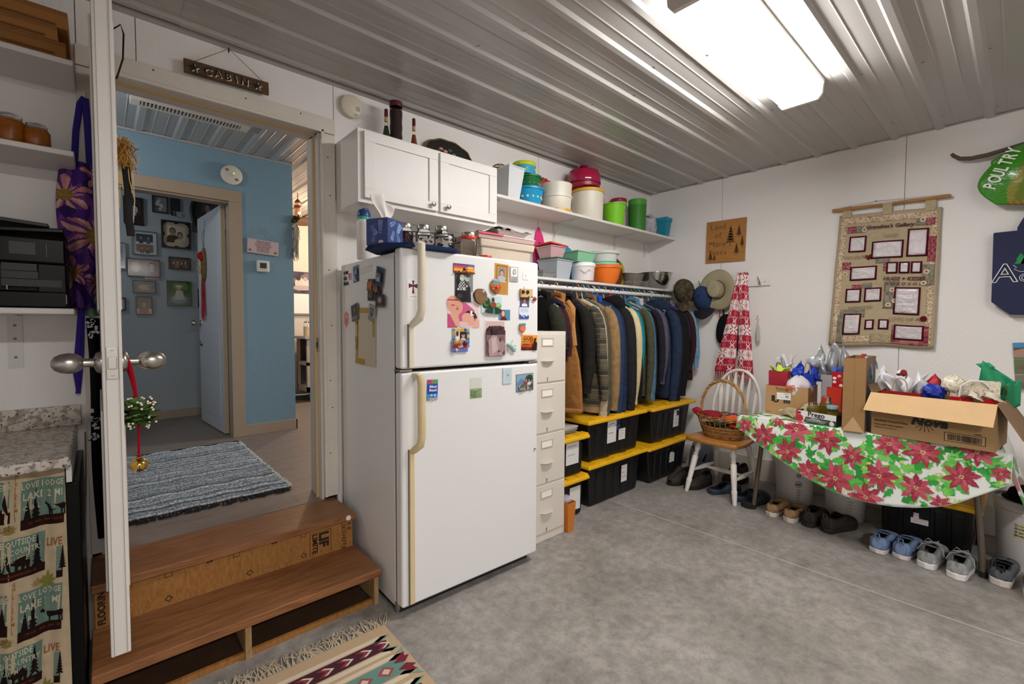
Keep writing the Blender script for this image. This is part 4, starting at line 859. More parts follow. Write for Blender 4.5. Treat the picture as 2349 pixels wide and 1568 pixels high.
o = mag('shell_magnet', 'oval magnet of orange shells with a red crab and blue water', 'magnet', .476, .548, 1.465, 1.536, None, th=0, lift=.002)
b = B('b0622a'); b.m = RX.copy(); b.lathe([(.033, 0), (.035, .006), (.026, .012), (0, .014)], 22, sx=.95, sy=1.1); b.done('base', PLAST, o, sm=True)
for i in range(46):
    a = R(0, 6.3); r0 = R(.006, .031); cz = r0*sin(a)*1.08
    if cz < .014: B(random.choice(['c8682a', 'e0a060', '8a3a1a', 'd84a2a', 'f0d0a0'])).sph((r0*cos(a)*.95, -.013+.1*r0, cz), (R(.002, .005), .003, R(.002, .005)), 6, 4).done('shell', PLAST, o)
B('3aa8d0').sph((-.002, -.0115, .021), (.019, .003, .012), 12, 6).done('water', PLAST, o, sm=True); B('d8402a').sph((.002, -.016, -.006), (.011, .005, .008), 10, 7).done('crab', PLAST, o, sm=True)
mag('photo_magnet', 'small grey framed print with text lines at upper right of the freezer door', 'magnet', .609, .663, 1.531, 1.607, lambda p: (p.rect(.12, .88, .35, .94, 'f4f2ee'), p.blobs(14, .25, .75, .4, .9, .25, ['9a9a98', '6a6a6a', 'c9c9c8']), [p.rect(.15, .85, .08+.06*i, .1+.06*i, '9a9692') for i in range(4)]), 'b9b2ae', .004)
mag('note_card', 'faint white card nearest the upper right corner of the freezer door', 'card', .699, .736, 1.546, 1.582, lambda p: (p.rect(.3, .7, .5, .7, 'c9c6c4'), p.rect(.2, .8, .25, .3, 'cfccca')), 'eeecea', .0015)
o = mag('novelty_magnet', 'tan raised magnet with two dark dials above the boy portrait', 'magnet', .675, .757, 1.452, 1.496, lambda p: p.rect(.05, .95, .08, .92, 'd8b078'), 'c89a62', .01, lift=.004)
for x, z in ((-.027, .006), (.004, .006)): disc([(.01, 0), (.01, .004), (.006, .005), (.004, .003), (0, .003)], (x, -.0102, z), RX, 'dial', PLAST, o, '2a2a26', 16)
b = B('5a7a5a'); [b.sph((x, -.012, z), (.005, .004, .005), 7, 5) for x, z in ((.012, -.018), (.036, -.018))]; b.done('green_leaf', PLAST, o)['kind'] = 'stuff'
B('3a2a20').tube([(-.018, -.008, .02), (-.018, -.008, .034)], .0012, 5).done('pin', WIRE, o)
mag('photo', 'small school portrait of a boy in a white shirt under the dial magnet', 'photo', .679, .744, 1.4, 1.455, lambda p: p.person(.5, .42, .46, 'c8907a', '2a1e1a', 'eceaf0', .8), '5a5068', .0008)
mag('photo_magnet', 'white and blue magnet with a wave drawing below the boy portrait', 'magnet', .673, .74, 1.34, 1.405, lambda p: (p.rect(0, 1, .93, 1, '2a3f8a'), [p.rect(.12, .9, .55+.08*i, .57+.08*i, '8aa0c8') for i in range(4)], p.poly([(0, 0), (1, 0), (1, .3), (.7, .2), (.5, .32), (.25, .22), (0, .4)], '2f4a9a'), p.blobs(10, .05, .95, .05, .3, .14, ['5a78c0', 'c8d4ec'])), 'dfe6f2', .003)
o = mag('novelty_magnet', 'small red rosette magnet beside the dial magnet', 'magnet', .759, .796, 1.433, 1.466, None, th=0)
for i in range(9): a = i*.75; r0 = .0012*i; B('b8473c' if i % 2 else 'c85a4c').sph((r0*cos(a), -.006-.0008*(9-i), r0*sin(a)), (.007, .006, .007), 8, 6).done('petal', PLAST, o, sm=True)
mag('photo', 'small photo of a long haired girl before blue panels', 'photo', .536, .612, 1.332, 1.385, lambda p: ([p.rect(.12*i, .12*i+.06, 0, 1, '6aa8c8') for i in range(8)], p.ell(.36, .5, .22, .5, '8a5a3a'), p.ell(.38, .62, .13, .26, 'e8b8a0'), p.poly([(.1, 0), (.3, .3), (.55, .3), (.75, 0)], '5a2030')), '3f88b0', .001)
o = mag('novelty_magnet', 'coral state shaped magnet with a green and blue corner', 'magnet', .664, .718, 1.264, 1.315, None, th=0, lift=.004)
B('e07860').prism([(-.018, .016), (.018, .02), (.022, .0), (.012, -.02), (.0, -.026), (-.006, -.016), (-.02, -.008)], (-.008, 0), None, lambda u, v, w: (u, w, v)).done('plate', PLAST, o, bev=.002); B('4aa85a').box(-.018, -.004, -.01, 0, .014, .025).done('green_corner', PLAST, o); B('3a8ab8').box(-.004, .018, -.01, 0, .017, .026).done('blue_corner', PLAST, o)
def god(p):
    for i, c in enumerate(['7a2a10', 'c8501a', 'e88a2a', 'f4b04a', 'f0a03a']): p.rect(0, 1, .2*i, .2*i+.2, c)
    p.blobs(20, 0, 1, 0, .18, .1, ['3a140a', '5a200e']); [p.poly([(.52, .85-.11*i), (.74, .7-.11*i), (.74, .65-.11*i), (.54, .8-.11*i)], 'c23a22') for i in range(4)]
    p.poly([(.68, 0), (.95, 0), (.97, .45), (.88, .58), (.76, .58), (.7, .4)], '2a1410'); p.ell(.83, .68, .06, .1, '2a1410'); p.rect(.74, .92, .75, .8, '2a1410')
o = mag('card', 'orange sunset card with a dark saluting silhouette on the freezer door', 'card', .69, .804, 1.172, 1.254, god, 'e88a2a', .001, tilt=2)
text('GOD', .03, (-.05, -.0095, .013), VX, VZ, INK, o, col='8a2a16', bold=.0007); text('VETERANS', .0085, (-.05, -.0095, -.012), VX, VZ, INK, o, col='5a2a3a', bold=.0004)
o = mag('gecko_magnet', 'pale turquoise lizard shaped magnet at the sepia photo edge', 'magnet', .582, .649, 1.167, 1.227, None, th=0)
B('a8d0d4').tube([(-.026, -.008, .012), (-.01, -.01, .008), (.006, -.01, -.004), (.016, -.01, -.02), (.03, -.008, -.028)], [.006, .01, .011, .008, .002], 8).done('body', PLAST, o, sm=True)
for pts in (((-.008, -.008, .014), (.006, -.008, .024), (.01, -.008, .032)), ((.004, -.008, .0), (.022, -.008, .006), (.032, -.008, .0)), ((-.01, -.008, .0), (-.02, -.008, -.012), (-.022, -.008, -.024)), ((.012, -.008, -.012), (.028, -.008, -.012), (.034, -.008, -.018))): B('c4c2a4').tube(pts, [.004, .003, .002], 6).done('leg', PLAST, o, sm=True)
o = mag('beach_magnet', 'blue rounded beach magnet with white lettering on the lower door', 'magnet', .126, .181, .966, 1.059, lambda p: (p.rect(0, 1, .8, 1, '4aa86a'), p.rect(0, .4, .82, 1, 'c83a6a'), p.ell(.55, .87, .15, .05, 'd85a2a'), p.rect(0, 1, 0, .3, '3a9ad0'), p.blobs(16, 0, 1, 0, .12, .12, ['e8a8a0', '2a6ab0', 'f0d0c0']), p.blobs(8, 0, 1, .14, .32, .1, ['8ac8e8', 'c8e8f4'])), '2f4fb0', .003, tilt=2)
for i, s in enumerate(('Biloxi', 'Beach')): text(s, .0165, (0, -.0075, .01-.016*i), VX, VZ, INK, o, align='CENTER', col='f4f6fa', bold=.0003)
mag('note_card', 'pale green misty grass card in the middle of the lower door', 'card', .362, .432, .95, 1.05, lambda p: (p.rect(0, 1, 0, .46, '8aa070'), p.blobs(14, 0, 1, .0, .46, .3, ['7a9464', '98ac80', '6f8a5a']), p.rect(.15, .7, .46, .49, 'b8bcae'), p.rect(.2, .6, .4, .43, 'd0d4c6')), 'd8d8cf', .001)
mag('photo_magnet', 'narrow pale blue verse magnet near the upper right of the lower door', 'magnet', .564, .622, 1.006, 1.086, lambda p: ([p.rect(.2, .8, .12+.1*i, .13+.1*i, '9ab0b8') for i in range(8)], p.ell(.55, .55, .12, .05, '8a96a8')), 'c6d8de', .005)
def photo4(p):
    p.rect(.03, .97, .03, .97, '8aa8c0'); p.poly([(.03, .5), (.3, .75), (.6, .5), (.03, .3)], '6a8ab0'); p.blobs(26, .55, .97, .5, .97, .3, ['3a5a34', '5a7a44', '2c4426']); p.blobs(34, .03, .97, .03, .45, .16, ['b8b4a8', '8a8478', 'd8d4ca', '5a5a4a']); p.person(.52, .58, .14, cloth='a0403a', asp=.8); p.person(.66, .55, .14, cloth='d8d4c8', asp=.8); p.rect(.84, .88, .1, .75, '4a3a2a')
mag('photo', 'photo of two people among rocks and trees at the upper right of the lower door', 'photo', .654, .777, .954, 1.048, photo4, '6a6660', .001, tilt=-1)
mag('note_card', 'white card with a dark red cross emblem beside the freezer handle', 'card', .03, .09, 1.418, 1.505, lambda p: (p.poly([(.4, .95), (.6, .95), (.54, .74), (.86, .8), (.86, .56), (.54, .64), (.6, .3), (.4, .3), (.46, .64), (.14, .56), (.14, .8), (.46, .74)], '6a3040'), p.rect(.2, .8, .12, .15, 'b0a8a8')), 'f0eeec', .0008)
# left side of the refrigerator
o = mag('note_card', 'white sticker with bold black words and small flag high on the side panel', 'sticker', .674, .559, 1.516, 1.595, lambda p: (p.rect(.62, .98, .3, .75, 'd8b0b4'), p.rect(.62, .78, .48, .72, '4a4a5a'), [p.rect(.62, .98, .3+.1*i, .34+.1*i, 'c87880') for i in range(5)]), 'efedf0', .0006, side=True)
for i, (s, z) in enumerate((('HOME', .018), ('FREE', -.012), ('BRAVE', -.04))): text(s, .024, (-.056, -.002, z), VX, VZ, INK, o, col='2a2628', bold=.0006)
text('OF THE', .0075, (-.05, -.002, .008), VX, VZ, INK, o, col='5a5658'); text('OF THE', .0075, (-.05, -.002, -.021), VX, VZ, INK, o, col='5a5658')
mag('photo_magnet', 'narrow blue photo magnet leaning on the side panel beside the bold sticker', 'magnet', .536, .462, 1.523, 1.607, lambda p: p.blobs(30, 0, 1, 0, 1, .35, ['3a4468', '8a92b8', 'c8ccda', '2a2f4a']), '5a6490', .002, tilt=-4, side=True)
mag('note_card', 'long empty transparent sticker strip on the side panel', 'sticker', .458, .3, 1.56, 1.59, lambda p: (p.rect(.03, .97, .1, .9, 'e4ddd8'), p.rect(.06, .94, .5, .53, 'cfc6c0')), 'd6ccc4', .0004, tilt=-3, side=True)
mag('photo', 'dark brown photo curling off the side panel under the tilted magnet', 'photo', .345, .184, 1.419, 1.523, lambda p: (p.blobs(40, 0, 1, .0, 1, .25, ['3a3030', '5a4030', '2a2a34', '8a5a3a']), p.blobs(16, 0, .5, .4, 1, .2, ['b87a4a', '9a6238'])), '4a3a34', .0012, tilt=3, side=True, lift=.004)
mag('photo_magnet', 'tilted dark magnet of three figures on the side panel', 'magnet', .241, .16, 1.484, 1.572, lambda p: (p.blobs(20, 0, 1, 0, 1, .35, ['2f3440', '4a5058', '1f242c']), [p.person(.25+.25*i, .5, .2, 'c8c0b4', '2a2a2a', c, .7) for i, c in enumerate(('8a9098', 'b8bcc4', '5a6474'))]), '3a404a', .002, tilt=14, side=True, lift=.007)
mag('photo_magnet', 'brown square skull magnet on the side panel', 'magnet', .238, .143, 1.387, 1.444, lambda p: (p.rect(.05, .95, .04, .96, '4a2a26'), p.ell(.5, .55, .25, .3, '7a5a52'), p.ell(.5, .6, .18, .2, 'b09a90'), p.rect(.1, .9, .06, .12, 'a8805a')), '2f1a18', .003, side=True, lift=.01)
mag('taped_paper', 'old paper edged with yellowed tape pinned to the side panel', 'paper', .506, .262, 1.107, 1.389, lambda p: (p.rect(0, 1, .91, 1, 'b8963c'), p.rect(0, .16, 0, .95, 'b89a4a'), p.rect(0, .5, 0, .1, 'b0923e'), p.rect(.88, 1, .5, .95, 'b49a52'), p.poly([(.66, 0), (1, 0), (1, .5)], 'd0c2a8'), p.blobs(14, 0, .16, 0, .9, .12, ['a07e30', 'd0b878'])), 'cfc2ab', .002, tilt=1, side=True, lift=.003)
mag('photo_magnet', 'grey portrait magnet tilted on the left top corner of the taped paper', 'magnet', .545, .455, 1.327, 1.411, lambda p: (p.rect(.08, .92, .3, .94, '3a3a38'), p.person(.5, .55, .25, 'b8b4aa', '1a1a1a', '4a4a48', .7), p.rect(.1, .9, .06, .24, '8f8c84'), p.rect(.1, .9, .12, .15, '3a3a38')), '5f5e5a', .003, tilt=-10, side=True, lift=.0075)
mag('photo_magnet', 'grey framed portrait magnet tilted on the right top corner of the taped paper', 'magnet', .325, .25, 1.322, 1.4, lambda p: (p.rect(.12, .88, .3, .92, 'e0ddd4'), p.rect(.18, .82, .36, .88, '6a6e74'), p.person(.5, .55, .2, 'b0aca4', '2a2a2a', '4a4a4a', .8), p.rect(.15, .85, .08, .22, '9a968c')), '8a8678', .003, tilt=16, side=True, lift=.0075)
mag('sticker', 'white sticker with an orange shield emblem low at the back of the side panel', 'sticker', .691, .59, 1.27, 1.396, lambda p: (p.poly([(.2, .35), (.5, .15), (.8, .35), (.8, .7), (.5, .85), (.2, .7)], 'c8673a'), p.poly([(.27, .4), (.5, .22), (.73, .4), (.73, .66), (.5, .76), (.27, .66)], 'e0a080'), p.rect(.4, .6, .35, .6, 'd0562a'), p.ell(.5, .64, .12, .1, 'd8b8a8')), 'e6e2e4', .0005, side=True)
# ---------------- on top of the refrigerator
FT = 1.6425
OCT = [(-.21, -.06), (-.12, -.165), (.12, -.165), (.21, -.06), (.21, .06), (.12, .165), (-.12, .165), (-.21, .06)]
NAVY = mat('navy_quilted_cloth', '1c2a52', r=.9, bs=120, bd=.001, var=.35, vs=40, var2='3a4a7c')
for i, lab in enumerate(('lowest navy octagonal placemat on the refrigerator', 'middle navy octagonal placemat on the refrigerator', 'top navy octagonal placemat on the refrigerator, under the tissue box')):
    o = thing('placemat', lab, 'placemat', fp(.14+.008*i, .135+.012*i, FT+.0072*i), FRZ+.06*i-.05, group='navy placemats')
    B().prism(OCT, (0, .0068)).done('quilt', NAVY, o, bev=.003); B('23345f').tube([(a*1.0, c*1.0, .0034) for a, c in OCT], .0036, 6, closed=True).done('binding', CLOTH, o)
PM = FT+.0218
o = thing('tissue_box', 'blue leaf patterned tissue box with a white tissue sticking out', 'tissue box', fp(.0125, .178, PM), FRZ+radians(29))
TB = mat('blue_card', None, r=.6)
B('33447c').box(-.058, .058, -.058, .058, 0, .118).done('carton', TB, o, bev=.0015)
def sprig(o, ox, oz, a, X, off, n=6, s=1.0, c='8fa0c4'):
    b = B(c); d = Vector((cos(a), sin(a)))
    X = Vector(X); nrm = Vector(off)
    for k in range(n):
        for sd in (-1, 1):
            px, pz = ox+d.x*k*.009*s, oz+d.y*k*.009*s; a2 = a+sd*.75; l = .016*s*(1-.09*k); dx, dz = cos(a2), sin(a2); w = l*.22
            q = [(px, pz), (px+dx*l*.5-dz*w, pz+dz*l*.5+dx*w), (px+dx*l, pz+dz*l), (px+dx*l*.5+dz*w, pz+dz*l*.5-dx*w)]
            b.add([X*u+Vector((0, 0, v))+nrm for u, v in q], [(0, 1, 2, 3)])
    return b.done('leaf_print', TB, o)
sprig(o, .0, .045, 2.2, NY, (-.0584, 0, 0)); sprig(o, .02, .11, -1.6, NY, (-.0584, 0, 0), s=1.2); sprig(o, -.03, .06, 1.0, NY, (-.0584, 0, 0), 5, c='55689c'); sprig(o, -.02, .012, 1.5, NY, (-.0584, 0, 0), 5, c='6a7cae')
for ox, oz, a, c in ((-.03, .02, 1.2, '8fb4e0'), (.02, .06, 1.4, '9fc0e8'), (.03, .02, 2.0, '6f9ad0'), (-.04, .085, .5, '7fa4d4'), (.045, .1, -2.2, '9fc0e8')): sprig(o, ox, oz, a, VX, (0, -.0584, 0), 5, 1.1, c)
B('d8b8bc').sph((-.059, -.022, .012), (.0012, .014, .008), 9, 6).done('flower_print', TB, o)
TIS = mat('tissue_paper', None, r=.8)
B('f0ebe6').grid(lambda u, v: ((u-.5)*(.05+.09*v)+.006*sin(v*6+u*5)-.02*v, .014*sin(u*9+v*2)*(.3+v)-.006, .117+.085*v*(.75+.5*sin(u*2.4+.4))-.03*v*(u-.5)), 22, 10).done('tissue', TIS, o, sm=True, sol=.0008)
o = thing('sport_bottle', 'white bottle with blue flip lid and teal ring behind the tissue box', 'bottle', fp(.047, .5, FT))
B('ece7e3').lathe([(.034, 0), (.037, .006), (.037, .185), (.034, .198), (.031, .203)], 26).done('body', PLAST, o, sm=True); B('2fae94').lathe([(.032, .2), (.0335, .201), (.0335, .214), (.032, .215)], 26).done('ring', PLAST, o, sm=True)
B('27407f').lathe([(.032, .214), (.033, .22), (.031, .24), (.024, .253), (.01, .258), (0, .258)], 26).done('cap', PLAST, o, sm=True); B('1d2f66').cbox((.0, -.018, .252), (.03, .02, .014)).done('spout_cover', PLAST, o, bev=.004)
o = thing('wire_caddy', 'black wire caddy with leaf scrolls holding jars on the placemats', 'caddy', fp(.225, .2, PM), FRZ-.35)
b = B()
for z in (.012, .085): b.tube([(-.135, -.055, z), (.135, -.055, z), (.135, .055, z), (-.135, .055, z)], .0022, 6, closed=True)
for x in (-.135, -.045, .045, .135):
    for yy in (-.055, .055): b.tube([(x, yy, .0), (x, yy, .085)], .0022, 6)
b.done('frame', WIRE, o); b = B()
for i in range(3):
    for k in range(7):
        x = -.125+.09*i+.012*k; z = .045+.02*sin(k*1.7+i); d = Vector((R(-1, 1), 0, R(-1, 1))).normalized()*.012
        B('1e2230').add([(x-d.x, -.057, z-d.z), (x+d.z*.4, -.059, z-d.x*.4), (x+d.x, -.057, z+d.z), (x-d.z*.4, -.059, z+d.x*.4)], [(0, 1, 2, 3)]).done('leaf', WIRE, o, sol=.001)
B().tube([(.135, -.03, .085), (.15, -.03, .075), (.16, 0, .06), (.15, .03, .075), (.135, .03, .085)], .0022, 6).done('side_handle', WIRE, o)
DRK = mat('dark_preserve', '4a1c14', r=.3)
for dx, lab, f, m in ((-.088, 'left jar in the wire caddy with dark contents', .7, DRK), (0, 'middle jar in the wire caddy', 0, None), (.088, 'right jar in the wire caddy, nearly empty', 0, None)):
    p = fp(.225, .2, PM+.002)+Matrix.Rotation(FRZ-.35, 3, 'Z') @ Vector((dx, 0, 0)); mason('canning_jar', lab, p, .037, .125, f, m, lid='metal', group='jars in the wire caddy')
o = mason('canning_jar', 'tall dark jar behind the red collared jar on the refrigerator', fp(.445, .34, FT), .043, .14, .75, mat('dried_herb', '4a4536', r=.8), lid='metal')
o = mason('canning_jar', 'empty ribbed jar with a red collar on the refrigerator', fp(.445, .13, FT), .042, .13, 0, lid='metal'); B('d8412e').lathe([(.0375, .098), (.039, .1), (.039, .113), (.0375, .115)], 24).done('red_collar', PLAST, o, sm=True); 
b = B(); b.tube([(.04, 0, .09), (.062, 0, .085), (.066, 0, .055), (.058, 0, .03), (.041, 0, .025)], .005, 8); b.done('mug_handle', GLASS, o, sm=True)
o = thing('small_carton', 'small orange and white carton lying between the caddy and the dark jar', 'box', fp(.4, .26, FT), FRZ+.3); B('d8702a').box(-.03, .03, -.02, .02, 0, .05).done('carton', CARD, o, bev=.001); text('LINE', .016, (-.026, -.0205, .028), VX, VZ, INK, o, col='f4e8d8', bold=.0004); B('ece4da').prism([(-.02, .05), (.02, .05), (0, .062)], (-.03, .03), None, lambda u, v, w: (w, u, v)).done('gable_top', CARD, o)
FRB = mat('cloudy_cream_plastic', None, r=.4, trans=.25, ior=1.1)
o = thing('storage_tub', 'large cream plastic storage tub on the right of the refrigerator top', 'container', fp(.70, .27, FT), FRZ)
B('e2d2bf').frus(.0, .075, (.34, .27), (.355, .285), open_top=True).done('tub', FRB, o, bev=.012); B('e6d6c4').frus(.075, .115, (.375, .305), (.385, .315)).done('rim', FRB, o, bev=.008)
o = thing('storage_tub', 'shallow pinkish lidded tub stacked on the large cream tub', 'container', fp(.69, .27, FT+.116), FRZ)
B('e8c8c4').frus(0, .022, (.385, .31), (.4, .325)).done('tub', FRB, o, bev=.004); B('ecd6d0').frus(.022, .03, (.405, .33), (.4, .325)).done('lid', FRB, o, bev=.003); B('e05a6a').box(-.205, -.04, -.17, -.163, .022, .03).done('red_edge', PLAST, o)
o = thing('foil_pan', 'crinkled foil pan on top of the stacked tubs', 'pan', fp(.73, .22, FT+.1465), FRZ+.1)
FOIL = mat('crinkled_foil', 'd8d8d8', r=.18, met=1, bs=70, bd=.004)
B().frus(0, .03, (.18, .15), (.24, .2), open_top=True).done('pan', FOIL, o, bev=.004); B().grid(lambda u, v: ((u-.5)*.27, (v-.5)*.23, .032+.008*sin(u*23)*sin(v*19)+.006*sin(u*7+v*11)), 24, 20).done('foil_cover', FOIL, o, sm=True)
B('d8402e').lathe([(.03, 0), (.032, .004), (.03, .012), (0, .012)], 20).done('red_disc', PLAST); tag(bpy.data.objects['red_disc'], 'flat red lid lying at the front edge of the refrigerator top', 'lid'); bpy.data.objects['red_disc'].location = fp(.49, .045, FT)
# ---------------- wall cabinet
WCAB = mat('white_cabinet_lacquer', 'e6e2de', r=.42)
o = thing('wall_cabinet', 'white two-door wall cabinet hung above the refrigerator', 'cabinet', (1.425, 0, 1.921))
B().box(-.445, .455, -.29, -.002, 0, .365).done('carcass', WCAB, o, bev=.002); B().box(-.447, .457, -.302, -.29, -.001, .366).done('face_frame', WCAB, o, bev=.002)
for x0, x1, kx in ((-.42, .012, -.03), (.026, .442, .07)):
    d = B().box(x0, x1, -.314, -.303, .022, .352).done('door', WCAB, o, bev=.002)
    for bx in ((x0, x1, .022, .07), (x0, x1, .303, .352), (x0, x0+.058, .07, .303), (x1-.058, x1, .07, .303)): B().box(bx[0], bx[1], -.322, -.314, bx[2], bx[3]).done('door_rail', WCAB, d, bev=.0015)
    k = B(); k.m = Matrix.Translation((kx, -.322, .052)) @ RX; k.lathe([(.006, 0), (.005, .01), (.012, .016), (.014, .022), (.011, .027), (0, .029)], 18); k.done('knob', CHROME, d, sm=True)
CT = 2.2875
def corked(lab, x, y, h, r, col, cap, fc=None):
    o = thing('oil_bottle', lab, 'bottle', (x, y, CT))
    B().lathe([(r*.9, 0), (r, .006), (r, h*.3), (r*.42, h*.62), (r*.4, h*.82)], 20).done('glass', GLASS, o, sm=True); B(col).lathe([(r*.84, .003), (r*.9, .01), (r*.88, h*.3), (r*.34, h*.58), (0, h*.58)], 16).done('contents', mat('bottle_fill_'+col, None, r=.4, var=.4, vs=90), o, sm=True)
    B(cap).lathe([(r*.46, h*.8), (r*.5, h*.86), (r*.46, h), (0, h)], 18).done('wax_cap', PLAST, o, sm=True); B('c8a878').lathe([(r*.46, h*.68), (r*.5, h*.7), (r*.48, h*.78), (r*.44, h*.8)], 14).done('raffia_tie', CLOTH, o)
corked('slim bottle of green leaves with dark red cap left of the tall jar', 1.22, -.13, .215, .021, '3a4a26', '5a1420'); corked('slim bottle of amber spice with dark red cap on the cabinet', 1.4, -.12, .22, .02, 'a8581e', '5e1626')
o = thing('spaghetti_jar', 'tall clear jar of layered beans with dark red lid on the wall cabinet', 'jar', (1.28, -.13, CT))
B().lathe([(.033, 0), (.035, .006), (.036, .05), (.033, .06), (.036, .08), (.033, .1), (.036, .13), (.033, .16), (.036, .2), (.034, .245)], 22).done('glass', GLASS, o, sm=True); B().lathe([(.031, .003), (.0325, .05), (.0325, .06), (.0315, .225), (0, .225)], 20, cols=['c8a880', '4a2a22', '3c221e', '3c221e']).done('bean_layers', mat('beans', None, r=.6, var=.5, vs=160), o); B('5c1f22').lathe([(.036, .245), (.037, .25), (.036, .272), (0, .274)], 22).done('lid', PLAST, o, sm=True)
o = thing('painted_tray', 'black oval toleware tray with painted roses standing behind the wall cabinet top', 'tray', (1.7, -.045, CT), rot=(radians(-8), 0, 0))
tb = B('14120f'); n = 40
tb.prism([(.18*cos(2*pi*i/n)*(1+.03*cos(2*pi*i*10/n)), .1+.1*sin(2*pi*i/n)*(1+.03*cos(2*pi*i*10/n))) for i in range(n)], (-.006, 0), None, lambda u, v, w: (u, w, v)); tb.done('plate', PAINT, o, bev=.002)
tb = B('6a5a2a').tube([(.18*cos(2*pi*i/n)*(1+.03*cos(2*pi*i*10/n)), -.01, .1+.1*sin(2*pi*i/n)*(1+.03*cos(2*pi*i*10/n))) for i in range(n)], .005, 6, closed=True).done('scalloped_rim', PAINT, o)
tp = Pr(.27, .14, (-.135, -.0065, .03), base='14120f', th=.0003)
for u, v, c in ((.3, .75, 'b86a5a'), (.42, .68, 'c88a7a'), (.55, .78, '4a4a30'), (.66, .62, '7a7468'), (.2, .6, '3a5a30'), (.78, .55, '3f7a48'), (.5, .55, '8a8478'), (.35, .5, '3a4a2a')): tp.ell(u, v, .06, .07, c, 9).ell(u+.02, v+.02, .03, .04, 'd8a898' if c[0] in 'bc' else '6a7a50', 7)
tp.done('painted_flowers', PAINT, o)
# wall above: alarm, sign
o = thing('smoke_detector', 'round cream smoke alarm high on the white wall beside the doorway', 'smoke alarm', (1.069, 0, 2.509))
disc([(.058, 0), (.058, .012), (.062, .014), (.06, .03), (.045, .04), (0, .042)], (0, 0, 0), RX, 'body', PAINT, o, 'ded4c2'); disc([(.02, 0), (.02, .006), (0, .006)], (.022, -.036, -.026), RX, 'horn', PAINT, o, 'e4dccc')
b = B('3a362f')
for i in range(4):
    for j in range(4): b.cbox((.016+.006*i, -.0428, -.024+.006*j), (.003, .0015, .003))
b.done('grille_holes', PAINT, o)['kind'] = 'stuff'; B('7a7468').tube([(.006, -.042, -.048), (.02, -.042, -.044), (.024, -.042, -.05), (.01, -.041, -.054)], .001, 4, closed=True).done('test_button', PAINT, o)
o = thing('wooden_sign', 'narrow dark wooden sign reading CABIN between stars, hung by twine over the doorway', 'sign', (.477, -.03, 2.452), rot=(0, radians(-1.6), 0))
B().box(-.17, .17, -.008, .008, -.029, .029).done('board', wood('dark_sign_wood', '6a4a2c', '3a2616', (2, 14, 14), r=.6), o, bev=.002)
def star(p, x, z, r, y, col, nm):
    b = B(col); b.prism([(x+(r if k % 2 == 0 else r*.42)*sin(k*pi/5), z+(r if k % 2 == 0 else r*.42)*cos(k*pi/5)) for k in range(10)], (y-.0012, y), None, lambda u, v, w: (u, w, v)); return b.done(nm, PAINT, p)
for x in (-.135, .118): star(o, x+.005, -.006, .02, -.008, 'd0c6b4', 'white_star'); star(o, x, -.003, .02, -.0092, '17120e', 'black_star')
for i, ch in enumerate('CABIN'):
    x = (-.098, -.058, -.016, .027, .047)[i]; z = -.014; a = (-.1, .05, 0, .25, -.05)[i]
    text(ch, .042, (x+.004, -.0085, z-.003), (cos(a), 0, sin(a)), (-sin(a), 0, cos(a)), INK, o, col='d8cfc0', bold=.0012); text(ch, .042, (x, -.0095, z), (cos(a), 0, sin(a)), (-sin(a), 0, cos(a)), INK, o, col='17120e', bold=.0012)
B('7a6648').tube([(-.13, -.002, .029), (.01, .004, .135), (.145, -.002, .029)], .0014, 5).done('twine', CLOTH, o); B('4a4038').lathe([(.003, -.01), (.003, .02)], 6, (.01, .012, .132)).done('nail', WIRE, o)
# ================= closet shelves along the back wall =================
o = thing('wall_shelf', 'long upper white shelf with plastic tubs beside the wall cabinet', 'shelf', (3.0, 0, 2.137))
B().box(-1.105, 1.13, -.29, -.002, -.02, 0).done('board', SHELF, o, bev=.003)
for x in (-1.05, -.27, .55, 1.05):
    k = B().box(x-.012, x+.012, -.005, -.0005, -.16, -.02).box(x-.012, x+.012, -.24, 0, -.026, -.02).done('bracket', mat('white_steel', 'd8d5d3', r=.4), o)
    B('d8d5d3').tube([(x, -.004, -.13), (x, -.1, -.05), (x, -.21, -.026)], .004, 6).done('brace', PAINT, k)
o = thing('closet_shelf', 'lower white shelf over the clothes rod', 'shelf', (3.0, 0, 1.642))
B().box(-1.18, 1.13, -.29, -.002, -.019, 0).done('board', SHELF, o, bev=.003); B().box(-1.18, 1.13, -.02, -.002, -.1, -.022).done('cleat', SHELF, o)
rod = thing('clothes_rod', 'white round clothes rod under the lower shelf', 'rod', (3.0, -.265, 1.578))
B('e6e2de').tube([(-1.18, 0, 0), (1.13, 0, 0)], .016, 16).done('tube', PAINT, rod, sm=True)
for x in (-.1, .75): B('dcd8d4').tube([(x, .0, .032), (x, -.022, .02), (x, -.02, -.004), (x, .0, -.02), (x, .02, -.004)], .006, 6).done('rod_hook', PAINT, rod)
SH1 = 2.1375; SH2 = 1.6425
def round_tub(name, lab, x, y, z, r, h, col, cat='container', m=None, taper=.88, lid=None, lidh=.022, rim=None, cols=None, prof=None):
    o = thing(name, lab, cat, (x, y, z)); m = m or PLAST
    b = B(col); b.lathe(prof or [(r*taper*.96, 0), (r*taper, .006), (r*.985, h-.01), (r, h-.008), (r, h), (r*.96, h), (r*taper*.9, .01), (0, .01)], 36, cols=cols); b.done('bowl' if cat == 'bowl' else 'tub', m, o, sm=True)
    if rim: B(rim).tube([(r*cos(2*pi*i/36), r*sin(2*pi*i/36), h-.006) for i in range(36)], .005, 6, closed=True).done('rim', PLAST, o, sm=True)
    if lid: B(lid).lathe([(r*1.02, h-.012), (r*1.045, h-.01), (r*1.045, h+lidh*.5), (r*.99, h+lidh*.8), (r*.93, h+lidh*.75), (r*.9, h+lidh*.5), (0, h+lidh*.5)], 36).done('lid', PLAST, o, sm=True)
    return o
